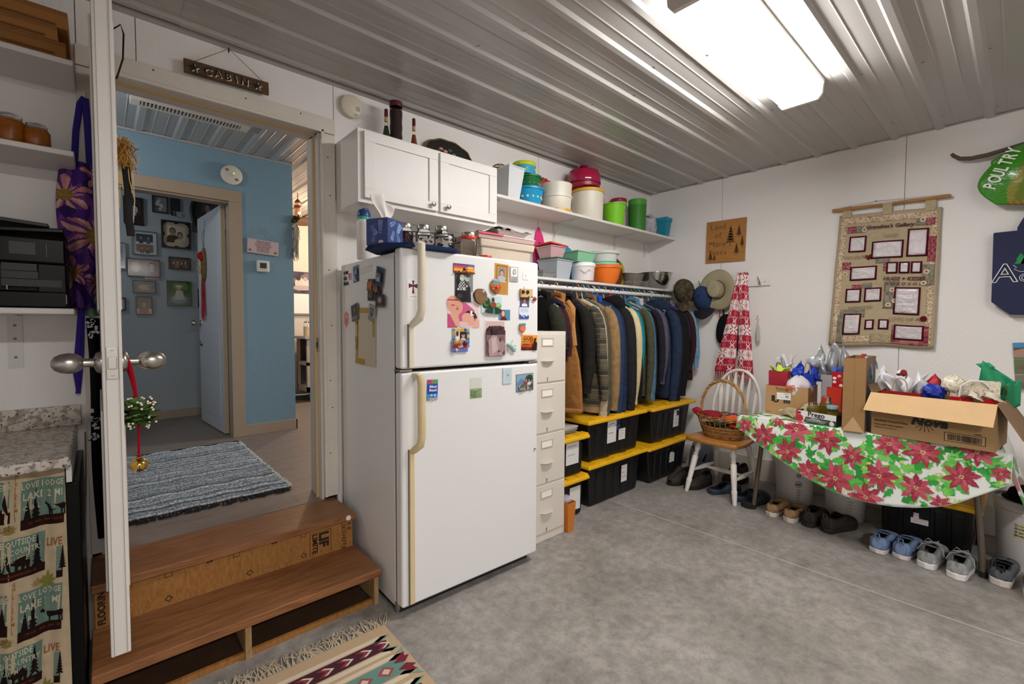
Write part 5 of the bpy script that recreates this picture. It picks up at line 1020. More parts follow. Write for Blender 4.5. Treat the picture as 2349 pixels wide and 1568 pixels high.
def side_dots(o, r, z, n, cols, sz, a0=0, nm='flower_print', k=.93):
    for i in range(n):
        a = a0+2*pi*i/n; X = Vector((-sin(a), cos(a), 0)); p = Vector((r*cos(a), r*sin(a), z)); b = B()
        for j in range(5): q = j*2*pi/5; b.sph(p+X*sz*.6*cos(q)+Vector((0, 0, sz*.6*sin(q))), (sz*.45,)*3, 5, 3, cols[i % len(cols)])
        b.sph(p*1.002, (sz*.4,)*3, 5, 3, 'f2f2ee'); b.done(nm, PLAST, o)
def squaretub(name, lab, x, y, z, a, b_, h, col, rz=0, m=None, lid=None, cat='container', lidh=.014, rim=True):
    o = thing(name, lab, cat, (x, y, z), rz); m = m or FROST
    B(col).frus(0, h, a, b_, open_top=True).done('tub', m, o, bev=.012, sol=.002)
    if rim: B(col).frus(h-.008, h, (b_[0]+.012, b_[1]+.012), (b_[0]+.012, b_[1]+.012), open_top=True).done('rim', m, o, bev=.004)
    if lid: B(lid).frus(h, h+lidh, (b_[0]+.016, b_[1]+.016), (b_[0]+.006, b_[1]+.006)).done('lid', PLAST, o, bev=.004)
    return o
# upper shelf, left to right
squaretub('clear_bin', 'clear tapered plastic bin at the left end of the upper shelf', 2.085, -.17, SH1, (.1, .13), (.14, .2), .215, 'f2f4f6')
o = thing('patterned_bowl', 'colourful mosaic patterned bowl resting upside down on the clear bin', 'bowl', (2.075, -.1, SH1+.216))
mc = ['d8502a', '2a7ab8', 'e8b83a', '3a8a4a', '8a2a2a', 'f0e8d8', '1f4f6a']
B().grid(lambda u, v: ((.012+.062*v)*cos(2*pi*u), (.012+.062*v)*sin(2*pi*u), .05*(1-v*v)), 30, 7, cf=lambda u, v: random.choice(mc), wrap=True).done('bowl', PLAST, o, sm=True, sol=.003)
o = round_tub('snack_tub', 'bright blue lidded tub with yellow and white print, lowest of the blue stack', 2.30, -.15, SH1, .108, .118, '1f9fd0', taper=.8)
B('1a93c8').lathe([(.11, .112), (.116, .114), (.116, .128), (.1, .134), (0, .13)], 36).done('lid', PLAST, o, sm=True); side_dots(o, .098, .062, 16, ['e8e8e4', 'd8c83a'], .009)
B('2aa5d4').tube([(.116*cos(a), .116*sin(a), .12-.02*sin((a+.9)*1.6)) for a in [-1.2+.12*i for i in range(17)]], .006, 6).done('swing_handle', PLAST, o, sm=True)
o = round_tub('snack_tub', 'dark green dotted tub with clip handle in the middle of the blue stack', 2.31, -.145, SH1+.135, .085, .075, '17703a', taper=.86)
B('1a7a3e').lathe([(.088, .07), (.094, .072), (.094, .084), (.08, .088), (0, .086)], 32).done('lid', PLAST, o, sm=True); side_dots(o, .08, .03, 14, ['d8e8d8'], .003, nm='dot_print'); B('1f7f48').tube([(.09, -.03, .08), (.07, -.085, .06), (.02, -.1, .035)], .004, 6).done('clip_handle', PLAST, o)
o = round_tub('snack_tub', 'light blue tub with lime green lid on top of the blue stack', 2.27, -.14, SH1+.224, .082, .066, '3aa8d0', taper=.95, lid='c3d830', lidh=.02); side_dots(o, .08, .03, 12, ['c3c84a', '2a88b0'], .009)
o = thing('scalloped_plate', 'red fluted plate leaning on the wall behind the cream tub', 'plate', (2.6, -.04, SH1+.16), rot=(radians(-10), 0, 0))
B('c41f28').grid(lambda u, v: ((.03+.12*v)*cos(2*pi*u), -.012+.012*v+.005*v*sin(2*pi*u*26), (.03+.12*v)*sin(2*pi*u)), 104, 4, wrap=True).lathe([(.03, 0), (0, .0)], 26).done('fluted_plate', PLAST, o, sm=True, sol=.003)
o = thing('yellow_plate', 'mustard yellow round lid lying under the cream double tub', 'lid', (2.59, -.15, SH1)); B('d8a544').lathe([(.105, .004), (.12, 0), (.126, .004), (.126, .022), (.112, .026), (0, .02)], 40).done('lid', PLAST, o, sm=True)
o = thing('cake_tub', 'cream double tiered cake tub on the mustard lid', 'container', (2.6, -.145, SH1+.028))
B('e3dccd').lathe([(.104, 0), (.112, .01), (.115, .085), (.122, .088), (.122, .102), (.114, .105), (.12, .188), (.121, .192), (.117, .192), (.11, .11), (0, .1)], 40).done('tub', PLAST, o, sm=True)
o = round_tub('cake_tub', 'big translucent cream canister with mustard lid under the magenta dome', 2.975, -.145, SH1, .13, .235, 'dfdac9', taper=.95, lid='e0b050', lidh=.02)
o = thing('cake_dome', 'glossy magenta cake dome with knob on the big cream canister', 'container', (2.93, -.14, SH1+.258))
B('a01a34').lathe([(.11, 0), (.128, .004), (.13, .03), (.12, .034), (0, .03)], 40).done('base', PLAST, o, sm=True); B('a3153f').lathe([(.132, .034), (.135, .04), (.133, .1), (.118, .134), (.085, .146), (.03, .15), (0, .15)], 40).done('dome', mat('glossy_magenta', None, r=.08, coat=.5), o, sm=True)
B('8f1236').lathe([(.02, .148), (.018, .165), (.03, .172), (.026, .186), (0, .19)], 18, sx=1.3).done('knob', MC['glossy_magenta'], o, sm=True); B('2a3a8a').tube([(.1345*cos(2*pi*i/36), .1345*sin(2*pi*i/36), .036) for i in range(36)], .0016, 5, closed=True).done('seal_line', PLAST, o)
o = thing('paper_doily', 'pink and red scalloped doily plate standing behind the magenta dome', 'plate', (3.235, -.03, SH1+.192), rot=(radians(-6), 0, 0))
b = B('e8aabb'); n = 64; b.prism([(.14*cos(2*pi*i/n)*(1+.035*cos(16*2*pi*i/n)), .188*sin(2*pi*i/n)*(1+.035*cos(16*2*pi*i/n))) for i in range(n)], (-.004, 0), None, lambda u, v, w: (u, w, v)); b.done('plate', PAPER, o)
b = B('b02a44')
for i in range(60):
    a = i*2.4; r0 = .135*math.sqrt((i+20)/80); x, z = r0*cos(a), 1.3*r0*sin(a); b.add([(x-.007, -.0048, z), (x, -.0048, z-.008), (x+.007, -.0048, z), (x, -.0048, z+.006)], [(0, 1, 2, 3)])
b.done('heart_print', PAPER, o)['kind'] = 'stuff'
o = thing('lime_pail', 'lime green plastic pail with handle holes on the upper shelf', 'bucket', (3.31, -.165, SH1)); B('7fd02a').lathe([(.078, 0), (.08, .004), (.084, .06), (.085, .063), (.09, .118), (.091, .121), (.1, .18), (.108, .182), (.108, .192), (.098, .192), (.078, .01), (0, .01)], 40).done('pail', PLAST, o, sm=True)
B('4a8a1e').sph((.098, -.035, .15), (.004, .02, .008), 10, 6).done('handle_hole', PLAST, o)
round_tub('tall_tub', 'tall clear tub with dark red lid behind the lime pail', 3.5, -.075, SH1, .07, .275, 'd8ccd0', m=FROST, taper=.9, lid='a02238')
o = thing('pitcher', 'tall dark green cylinder pitcher near the right end of the upper shelf', 'pitcher', (3.655, -.17, SH1)); B('3f8a2e').lathe([(.072, 0), (.076, .004), (.08, .245), (.08, .29), (.076, .294), (.07, .29), (0, .285)], 36, cols=['3f8a2e', '357a26', '4f9a34', '4f9a34', '57a33c', '57a33c']).done('body', PLASTM, o, sm=True)
o = thing('brush', 'blue handled bottle brush standing beside the dark green pitcher', 'brush', (3.83, -.12, SH1)); B('2a78c0').tube([(0, 0, .09), (0, 0, .2), (.003, 0, .265)], [.008, .014, .016], 10).done('handle', PLAST, o, sm=True); B('3a5a7a').lathe([(.02, 0), (.024, .02), (.022, .085), (.01, .095)], 14).done('bristles', CLOTH, o)
o = thing('planter', 'teal square tapered planter at the right end of the upper shelf', 'planter', (4.04, -.215, SH1), radians(4)); B('1f86a2').frus(0, .15, (.07, .07), (.1, .1), open_top=True).done('pot', PLASTM, o, bev=.004, sol=.003); B('248fac').frus(.15, .185, (.112, .112), (.118, .118), open_top=True).done('rim', PLASTM, o, bev=.003, sol=.004)
BAG = mat('clear_crumpled_bag', 'e6e4ee', r=.2, alpha=.35, bs=40, bd=.01)
def wad(c, r, col, n=16, m=10, amp=.25, s=1.0, seed=0):
    q = random.Random(seed); ph = [q.uniform(0, 6) for _ in range(6)]
    def f(x, y, z):
        a = math.atan2(y-c[1], x-c[0]); t = (z-c[2])/r[2]; k = 1+amp*(.5*sin(3*a+ph[0]+2*t)+.35*sin(7*a+ph[1]-3*t)+.25*sin(5*t*2+ph[2]+4*a)); return (c[0]+(x-c[0])*k, c[1]+(y-c[1])*k, c[2]+(z-c[2])*(1+amp*.4*sin(4*a+ph[3])))
    return B(col).sph(c, r, n, m, fn=f)
o = thing('plastic_bag', 'crumpled clear bag of red and white sweets between brush and planter', 'bag', (3.93, -.13, SH1)); wad((0, 0, .11), (.06, .07, .11), 'e6e4ee', 24, 16, seed=3).done('film', BAG, o, sm=True)
for i in range(9): a = i*.9; B('b03040' if i % 2 else 'e8e4e0').sph((.03*cos(a), .03*sin(a), .02+.008*(i % 3)), .016, 8, 6).done('sweet', PLAST, o, sm=True)
B('6a5a9a').box(-.05, .05, -.02, .02, .19, .2).done('zip_top', PLAST, o, bev=.004)
# lower shelf, left to right
o = thing('dish_stack', 'two shallow grey dishes stacked at the left end of the lower shelf', 'dish', (2.40, -.19, SH2))
for i in range(2): B('8f9294').frus(.022*i+.0, .03+.022*i, (.1, .12), (.13, .16), open_top=True).done('dish', PLASTM, o, bev=.006, sol=.002)
squaretub('food_tub', 'grey clear tub with dark green lid at the left of the lower shelf', 2.575, -.165, SH2, (.15, .15), (.185, .19), .145, 'c4cad2', lid='2f5a48', rz=.05)
o = squaretub('food_tub', 'clear tub with a pink tint and red lid on the dark green lid', 2.545, -.15, SH2+.161, (.12, .12), (.155, .165), .085, 'e0b8be', rz=-.08); B('e0402e').cbox((0, 0, .095), (.18, .19, .012), None, Matrix.Rotation(radians(5), 3, 'Y')).done('lid', PLAST, o, bev=.005)
o = thing('cone_hat', 'tall pink pointed cardboard shape leaning against the wall over the tubs', 'decoration', (2.55, -.03, SH2), rot=(radians(-3), 0, 0))
B('d8307a').prism([(-.06, 0), (.1, 0), (.085, .2), (.04, .36), (.0, .42), (-.03, .38), (-.06, .24)], (-.006, 0), None, lambda u, v, w: (u, w, v)).done('board', PAPER, o, bev=.002); B('e8702a').prism([(-.04, .22), (.02, .2), (.04, .26), (-.02, .29)], (-.0075, -.006), None, lambda u, v, w: (u, w, v)).done('orange_print', PAPER, o); B('2a1a18').prism([(-.02, .262), (.05, .25), (.04, .29), (-.01, .3)], (-.0085, -.0075), None, lambda u, v, w: (u, w, v)).done('dark_print', PAPER, o)
o = thing('blue_plate', 'blue round plate with a lime edge leaning behind the mint tub', 'plate', (2.83, -.035, SH2+.152), rot=(radians(-8), 0, 0)); b = B('1f8fc0'); b.m = RX.copy(); b.lathe([(.0, 0), (.11, 0), (.15, .012), (.152, .016), (.11, .006), (0, .005)], 40); b.done('plate', PLAST, o, sm=True); B('7ac83a').sph((.1, -.012, .1), (.03, .008, .02), 10, 6).done('lime_tab', PLAST, o, sm=True)
o = thing('serving_plate', 'thin red plate under the white tub on the lower shelf', 'plate', (2.92, -.175, SH2)); B('b0303a').lathe([(.08, 0), (.105, .006), (.108, .01), (.08, .005), (0, .004)], 36).done('plate', PLAST, o, sm=True)
o = round_tub('food_tub', 'white round tub with white lid on the red plate', 2.90, -.165, SH2+.0105, .096, .125, 'f0eef0', taper=.9, lid='f4f2f4', lidh=.024); b = B('d8c8b0'); [b.sph((.093*cos(a), .093*sin(a), .07+.012*sin(a*9)), (.006, .006, .008), 6, 4) for a in [-2.6+.1*i for i in range(9)]]; b.done('faded_print', PLAST, o)['kind'] = 'stuff'
squaretub('food_tub', 'mint green rectangular tub on the white lidded tub', 2.87, -.15, SH2+.158, (.19, .12), (.235, .165), .082, '9fdcb4', rz=.03)
o = round_tub('mixing_bowl', 'large bright orange mixing bowl with wavy rim', 3.215, -.155, SH2, .13, .16, 'f07a24', cat='bowl', prof=[(.07, 0), (.078, .004), (.105, .05), (.122, .11), (.126, .135), (.136, .137), (.137, .162), (.128, .162), (.116, .11), (.07, .012), (0, .01)])
o = thing('mint_lid', 'pale mint flat lid between orange bowl and clear bowl', 'lid', (3.205, -.15, SH2+.1625)); B('8fd8b8').lathe([(.11, 0), (.125, .002), (.125, .016), (.12, .018), (0, .014)], 36).done('lid', PLAST, o, sm=True)
round_tub('mixing_bowl', 'translucent white bowl stacked over the orange bowl', 3.2, -.15, SH2+.181, .13, .095, 'e6eae6', cat='bowl', m=FROST, prof=[(.08, 0), (.1, .01), (.112, .07), (.126, .075), (.13, .09), (.128, .095), (.106, .07), (.07, .01), (0, .008)])
o = thing('leaf_platter', 'brown glazed oval platter leaning on the wall right of the orange bowl', 'platter', (3.5, -.045, SH2+.135), rot=(radians(-9), radians(12), 0)); b = B('6a3018'); b.m = RX.copy(); b.lathe([(0, 0), (.07, 0), (.1, .014), (.102, .018), (.07, .006), (0, .005)], 32, sy=1.35); b.done('platter', PLAST, o, sm=True)
o = thing('leaf_platter', 'lime green oval platter leaning half behind the brown platter', 'platter', (3.57, -.025, SH2+.13), rot=(radians(-5), radians(14), 0)); b = B('a3b83a'); b.m = RX.copy(); b.lathe([(0, 0), (.07, 0), (.095, .01), (.097, .014), (.07, .004), (0, .003)], 32, sy=1.32, wob=lambda a, z: 1+.02*sin(a*12)); b.done('platter', PLAST, o, sm=True)
o = thing('wire_rack', 'chrome wire rack on the lower shelf before the steel bowl', 'rack', (3.58, -.215, SH2)); b = B('c9c9c9')
for z in (.004, .05): b.tube([(-.1, -.05, z), (.1, -.05, z), (.1, .05, z), (-.1, .05, z)], .002, 6, closed=True)
for i in range(9):
    x = -.1+.025*i
    for yy in (-.05, .05): b.tube([(x, yy, .004), (x, yy, .05)], .0015, 5)
b.done('wires', CHROME, o)
o = thing('enamel_pan', 'speckled grey enamel pan tilted behind the steel bowl', 'pan', (3.69, -.105, SH2+.012), rot=(radians(6), 0, 0)); B().lathe([(.06, 0), (.072, .01), (.092, .12), (.1, .124), (.097, .127), (.068, .014), (0, .01)], 32).done('pan', mat('speckled_enamel', '8a8680', r=.35, var=.5, vs=160), o, sm=True)
o = thing('steel_bowl', 'large shiny stainless steel mixing bowl at the right end of the lower shelf', 'bowl', (3.955, -.175, SH2)); B().lathe([(.06, 0), (.07, .004), (.115, .04), (.145, .09), (.158, .148), (.168, .15), (.168, .153), (.156, .152), (.14, .09), (.1, .03), (0, .01)], 44).done('bowl', mat('polished_steel', 'b8b5b0', r=.16, met=1), o, sm=True)
# ---------------- clothes on hangers
def hanger(x, col, what, empty=False, rz=0, low=0):
    o = thing('clothes_hanger', what, 'hanger', (x, -.265, 1.594), rz, group='hangers on the rod')
    hk = [(0, -.006, -.02), (0, -.018, -.002), (0, -.012, .0125), (0, .0, .0175), (0, .014, .01), (0, .0185, -.006), (0, .014, -.03), (0, .004, -.055), (0, 0, -.085)]
    B(col).tube(hk, .0035, 6).done('hook', PLAST, o, sm=True)
    B(col).tube([(0, 0, -.085), (0, -.165, -.165), (0, -.155, -.185), (0, .155, -.185), (0, .165, -.165)], .0045, 6, closed=True).done('shoulder_bar', PLAST, o, sm=True)
    return o
FAB = mat('garment_cloth', None, r=.9, bs=22, bd=.012, var=.35, vs=25, spec=.2); SAT = mat('satin_cloth', None, r=.45, bs=18, bd=.012, var=.2, vs=14)
PLD = mat('plaid_cloth', None, r=.9, bs=500, bd=.0005)
def garment(name, lab, x, t, zb, col, w=.2, sleeve=None, sl_zb=None, collar=None, hood=None, vest=False, m=None, rz=0, cf=None, flare=.03, front=None, hem=None, seed=1):
    """one hanging garment: body loft + hanging sleeves + collar; y axis across the rod"""
    o = thing(name, lab, 'garment', (x, -.265, 1.5), rz, group='clothes on the rod'); m = m or FAB
    L = 1.5-zb; q = random.Random(seed*7+int(x*1000)); rings = []; N = 22; prof = [(0, .055, .4), (.012, .075, .55), (.035, .13, .75), (.075, w, .9), (.12, w+.012, 1), (.25, w-.0, 1.05), (.5, w+.0, 1.15), (.75, w+flare*.6, 1.2), (.97, w+flare, 1.15), (1, w+flare-.006, 1.05)]
    p1, p2 = q.uniform(0, 6), q.uniform(0, 6)
    zz = [0, -.01, -.035, -.085, -.13]+[-(.13+(L-.13)*k) for k in (.2, .45, .7, .96, 1)]
    for (f, hw, tk), z in zip(prof, zz):
        if vest and -.35 < z < -.03: hw *= .8
        r = []
        for i in range(N):
            a = 2*pi*i/N; fold = 1+(.22*sin(4*a+p1-z*3)+.15*sin(7*a+p2+z*5))*min(1, max(0, -z-.05)*2.2)
            r.append((t/2*tk*cos(a)*fold+.012*sin(z*6+p1), hw*sin(a)*(1 if abs(sin(a)) > .2 else 1), z))
        rings.append(r)
    B(col).loft(rings).done('body', m, o, sm=True)
    if cf: pass
    if not vest:
        sc = sleeve or col; sz = (sl_zb if sl_zb is not None else zb+.05)-1.5; jx, jy = q.uniform(-.025, .035), q.uniform(-.03, .03)
        for s in (-1, 1):
            yy = s*(w-.005); b = B(sc); P = [(0, s*(w-.06), -.06), (0, s*(w-.01), -.1), (.004, s*(w+.025), -.2), (.0, s*(w+.04), -.4), (jx*.6, s*(w+.035)+jy*.7, sz*.8), (jx, s*(w+.025)+jy, sz+.06), (jx, s*(w+.023)+jy, sz)]
            tt = max(.03, t*.62); b.tube(P, [tt*.6, tt*.95, tt*1.05, tt*1.0, tt*.9, tt*.78, tt*.6], 12); b.done('sleeve', m, o, sm=True, sub=1)
            B(hem or sc).tube([(jx, s*(w+.024)+jy, sz+.035), (jx, s*(w+.023)+jy, sz-.008)], [tt*.74, tt*.7], 12).done('cuff', m, o, sm=True)
    else:
        for s in (-1, 1): B('c08a52').tube([(0, s*.12, -.03), (.0, s*.165, -.08), (.0, s*.16, -.2), (0, s*.19, -.34)], [.02, .024, .026, .02], 8).done('armhole_edge', m, o, sm=True)
        B(col).tube([(t*.55*cos(2*pi*i/18), (w+.02)*sin(2*pi*i/18), zb-1.5+.02) for i in range(18)], .018, 8, closed=True).done('rib_hem', m, o, sm=True)
    if collar: B(collar).tube([(.0, -.075, -.035), (.012, -.06, .015), (.016, 0, .03), (.012, .06, .015), (0, .075, -.035)], [.014, .024, .026, .024, .014], 8).done('collar', m, o, sm=True)
    if hood: wad((0, -.08, -.03), (t*.55, .12, .07), hood, 16, 10, .12, seed=seed).done('hood', m, o, sm=True)
    return o
G = [
 ('jacket', 'black leather jacket with camouflage sleeve, first on the rod beside the refrigerator', dict(x=2.32, t=.09, zb=1.12, col='1b1a19', sleeve='34352a', collar='1b1a19', w=.15, sl_zb=1.15), 'c9d6e4', 'pale blue plastic hanger with the black leather jacket'),
 ('sweatshirt', 'dark maroon sweatshirt behind the tan vest', dict(x=2.395, t=.05, zb=1.05, col='41222a', w=.15, sl_zb=1.1), '27306a', 'dark blue hanger with the maroon sweatshirt'),
 ('vest', 'tan canvas work vest with ribbed hem and open armhole', dict(x=2.475, t=.12, zb=.69, col='a4703c', vest=True, w=.225, collar='b07c46'), 'd8d8d4', 'thin wire hanger with the tan canvas vest'),
 ('jacket', 'black quilted jacket with tall collar right of the tan vest', dict(x=2.585, t=.08, zb=.78, col='23211f', collar='2b2927'), '2a3c86', 'navy hanger with the black quilted jacket'),
 ('shirt_jacket', 'olive and brown plaid shirt jacket', dict(x=2.65, t=.07, zb=.72, col='57503f', m='plaid'), '3050b0', 'blue hanger with the plaid shirt jacket'),
 ('jacket', 'pale beige jacket with gathered cuff', dict(x=2.715, t=.07, zb=.66, col='c9b59d', sl_zb=.64), 'e09060', 'orange hanger with the beige jacket'),
 ('jacket', 'olive green jacket with gathered cuff', dict(x=2.775, t=.065, zb=.64, col='57574a', sl_zb=.6), 'a8c8d8', 'light blue hanger with the olive green jacket'),
 ('jacket', 'khaki tan jacket with broad collar', dict(x=2.835, t=.075, zb=.7, col='9a7c55', collar='7d6646', sl_zb=.68), '9cc0d4', 'light blue hanger with the khaki jacket'),
 ('coat', 'navy coat with bright blue collar and the longest sleeve', dict(x=2.90, t=.07, zb=.62, col='2d3e5c', collar='1f55c0', sl_zb=.53), '3a68c8', 'royal blue hanger with the blue collared navy coat'),
 ('coat', 'plain navy coat right of the blue collared one', dict(x=2.97, t=.07, zb=.62, col='25344f', sl_zb=.58), '98c4d2', 'aqua hanger with the plain navy coat'),
 ('hoodie', 'charcoal black hoodie with hood folded forward', dict(x=3.05, t=.085, zb=.69, col='262527', hood='1b1a1b', sl_zb=.66), '9ccad6', 'aqua hanger with the charcoal hoodie'),
 ('jacket', 'cream satin jacket with red trimmed collar', dict(x=3.12, t=.06, zb=.7, col='d6c596', collar='b83a44', m='satin', sl_zb=.68), '7a2a3a', 'maroon hanger with the cream satin jacket'),
 ('jacket', 'black jacket between the cream satin and the teal one', dict(x=3.185, t=.06, zb=.7, col='1b1b1c', sl_zb=.7), '3a94d0', 'bright blue hanger with the black jacket beside the satin one'),
 ('pullover', 'bright teal pullover seen edge on', dict(x=3.24, t=.05, zb=.74, col='128ca2', sl_zb=.72), '27344a', 'navy hanger with the teal pullover'),
 ('fleece', 'dark olive fleece beside the teal pullover', dict(x=3.295, t=.055, zb=.72, col='50503c', sl_zb=.7), 'a8bcd8', 'grey blue hanger with the olive fleece'),
 ('sweatshirt', 'light grey sweatshirt between olive and steel blue', dict(x=3.35, t=.055, zb=.72, col='a0a2a6', sl_zb=.71), '6088d8', 'periwinkle hanger with the light grey sweatshirt'),
 ('jacket', 'steel blue jacket with matching collar', dict(x=3.415, t=.06, zb=.72, col='4f7a96', collar='5584a0', sl_zb=.68), '8a8a4a', 'olive hanger with the steel blue jacket'),
 ('jacket', 'black jacket with white lining showing at the collar', dict(x=3.475, t=.05, zb=.8, col='24242c', collar='d0ccd0', sl_zb=.84), '2aa050', 'green hanger with the white lined jacket'),
 ('hoodie', 'purple grey sweatshirt right of the white lined jacket', dict(x=3.545, t=.075, zb=.82, col='5d566a', sl_zb=.81), '8ab4c8', 'pale blue hanger with the purple grey sweatshirt'),
 ('jacket', 'very dark navy puffy jacket', dict(x=3.625, t=.07, zb=.7, col='222a3e', sl_zb=.72), '9cc0d0', 'pale aqua hanger with the dark puffy jacket'),
 ('hoodie', 'slate navy hooded jacket, the widest near the corner', dict(x=3.715, t=.08, zb=.66, col='2c3a52', w=.225, hood='26324a', sl_zb=.65), 'a4ccd8', 'pale aqua hanger with the slate navy hooded jacket'),
 ('jacket', 'black wool jacket beside the slate navy one', dict(x=3.81, t=.075, zb=.64, col='1c1c1f', w=.22, sl_zb=.63), '48a8d0', 'sky blue hanger with the black wool jacket'),
 ('jacket', 'last black jacket with wide cuff near the corner', dict(x=3.9, t=.075, zb=.7, col='1e1e20', w=.212, sl_zb=.68, rz=.08), '2a2a30', 'black hanger with the last black jacket'),
 ('blouse', 'short violet blouse almost hidden in the corner', dict(x=3.965, t=.03, zb=1.2, col='4a3d90', w=.2, sl_zb=1.25), '30304a', 'dark hanger with the violet blouse'),
 ('fur_coat', 'dark brown fur edged coat in the corner', dict(x=4.005, t=.05, zb=.8, col='3c2420', w=.24, sl_zb=.9), '3a8a4a', 'green hanger with the brown fur coat'),
 ('denim_shirt', 'faded light blue denim shirt in the corner', dict(x=4.05, t=.04, zb=.9, col='7aa3c6', w=.25, sl_zb=.93, rz=0), '6a2a2a', 'dark red hanger with the denim shirt'),
]
for i, (nm, lab, kw, hc, hl) in enumerate(G):
    mm = kw.get('m'); kw['m'] = {'plaid': FAB, 'satin': SAT}.get(mm, FAB); kw.setdefault('w', .195+.028*sin(i*1.9)); kw.setdefault('rz', (0 if i < 4 else .08 if i < 9 else .14)+.05*sin(i*2.3)); g = garment(nm, lab, seed=i+1, **kw); hanger(kw['x'], hc, hl)
    if mm == 'plaid':
        for ch in g.children:
            me = ch.data; a = me.attributes['Col']; buf = []
        # plaid: woven bands as a procedural check on this garment only
        pm = bpy.data.materials.new('plaid_weave'); pm.use_nodes = True; NN = pm.node_tree.nodes; LL = pm.node_tree.links; tc = NN.new('ShaderNodeTexCoord'); last = NN.new('ShaderNodeRGB'); last.outputs[0].default_value = (*lin('5a523f'), 1); src = last.outputs[0]
        for ax, per, wd, c in (('Z', 9, .42, '35312a'), ('Z', 9, .06, '8a8068'), ('Y', 11, .4, '3b372e'), ('Z', 27, .1, '6e6450')):
            sx = NN.new('ShaderNodeSeparateXYZ'); LL.new(tc.outputs['Object'], sx.inputs[0]); mu = NN.new('ShaderNodeMath'); mu.operation = 'MULTIPLY'; mu.inputs[1].default_value = per; LL.new(sx.outputs[ax], mu.inputs[0])
            fr2 = NN.new('ShaderNodeMath'); fr2.operation = 'FRACT'; LL.new(mu.outputs[0], fr2.inputs[0]); lt2 = NN.new('ShaderNodeMath'); lt2.operation = 'LESS_THAN'; lt2.inputs[1].default_value = wd; LL.new(fr2.outputs[0], lt2.inputs[0])
            mx = NN.new('ShaderNodeMix'); mx.data_type = 'RGBA'; LL.new(lt2.outputs[0], mx.inputs[0]); LL.new(src, mx.inputs[6]); mx.inputs[7].default_value = (*lin(c), 1); src = mx.outputs[2]
        LL.new(src, NN['Principled BSDF'].inputs['Base Color']); NN['Principled BSDF'].inputs['Roughness'].default_value = .95
        for ch in g.children: ch.data.materials[0] = pm
for x, c, l, rz in ((4.085, '1c2438', 'empty dark navy hanger nearest the corner', .25), (4.035, '2c2f36', 'empty black hanger turned outward near the corner', .45)):
    hanger(x, c, l, rz=rz)
# ---------------- filing cabinet
FILE = mat('file_cabinet_enamel', 'd9d1c6', r=.42, var=.05, vs=5)
o = thing('filing_cabinet', 'cream four-drawer metal filing cabinet right of the refrigerator', 'cabinet', (1.985, -.352, 0))
B().box(-.172, .173, -.292, .3, 0, 1.268).done('body', FILE, o, bev=.004)
for i, (z0, z1) in enumerate(((.055, .345), (.357, .652), (.664, .955), (.967, 1.252))):
    d = B().box(-.163, .162, -.3, -.29, z0, z1).done('drawer', FILE, o, bev=.003)
    zc = z0+.24; f = B('cfc4b4')
    f.box(-.05, .05, -.305, -.3, zc-.025, zc-.019).box(-.05, .05, -.305, -.3, zc+.019, zc+.025).box(-.05, -.044, -.305, -.3, zc-.019, zc+.019).box(.044, .05, -.305, -.3, zc-.019, zc+.019).done('label_holder', PAINT, d); B('efeae2').box(-.044, .044, -.3015, -.3, zc-.019, zc+.019).done('label_card', PAPER, d)
    zh = z0+.12; b = B('e2dacf'); b.grid(lambda u, v: (-.055+.11*u, -.301-.028*sin(pi*v*.5+.0)*(1-abs(2*u-1)**4), zh+.008-.02*(1-v)**1.5*(1-abs(2*u-1)**3)), 16, 6).done('handle', PAINT, d, sm=True, sol=.003)
    B('6a645a').lathe([(.004, 0), (.004, .008), (0, .008)], 8, (0, -.302, z0+.02)).done('lock', STEEL, d)
    B('8a8276').cbox((.0, -.301, z0+.012), (.004, .003, .02)).done('catch', PAINT, d)
# ---------------- totes
BLKP = mat('black_tote_plastic', '121213', r=.45, bs=120, bd=.0004); YEL = mat('yellow_tote_lid', 'e0aa14', r=.38)
def tote(lab, x, y, z, bw, bd, tw, td, h, note=(), grp='black totes with yellow lids', rz=0):
    o = thing('storage_tote', lab, 'tote', (x, y, z), rz, group=grp)
    B().frus(0, h-.03, (bw, bd), (tw-.09, td-.09)).done('body', BLKP, o, bev=.018)
    for i in range(5):
        xx = -bw*.36+bw*.18*i; b = B(); fy0, fy1 = -bd/2-.001, -(td-.09)/2+.0
        b.add([(xx-.02, fy0-.006, .03), (xx+.02, fy0-.006, .03), (xx+.024, fy1-.008, h-.08), (xx-.024, fy1-.008, h-.08), (xx-.028, fy0+.006, .02), (xx+.028, fy0+.006, .02), (xx+.03, fy1+.004, h-.06), (xx-.03, fy1+.004, h-.06)], [(0, 1, 2, 3), (0, 4, 5, 1), (1, 5, 6, 2), (2, 6, 7, 3), (3, 7, 4, 0)]).done('rib', BLKP, o)
    l = B().frus(h-.034, h-.004, (tw, td), (tw-.01, td-.01)).done('lid', YEL, o, bev=.012, seg=3)
    for i in range(3):
        xx = -tw*.3+tw*.3*i
        for s in (-1, 1): B().box(xx-.06, xx+.06, s*(td/2-.045)-.03, s*(td/2-.045)+.03, h-.006, h+.004).done('lid_pad', YEL, l, bev=.004)
    for (nx, nz, nw, nh, lines, ink) in note:
        f = Pr(nw, nh, (-nw/2, 0, -nh/2), base='dcdad8', th=.001)
        for k in range(lines): f.rect(.12, R(.55, .9), .85-.8*k/max(1, lines), .82-.8*k/max(1, lines), ink)
        ob = f.done('paper_label', PAPER, o); t_ = nz/h; yy = -(bd/2+(td-.09-bd)/2*t_)-.0095; ob.location = (nx, yy, nz); ob.rotation_euler = (math.atan2((td-.09-bd)/2, h), 0, 0)
    return o
tote('lower small tote with one paper label beside the filing cabinet', 2.33, -.34, 0, .27, .38, .345, .48, .28, [(.05, .13, .11, .16, 0, '888888')])
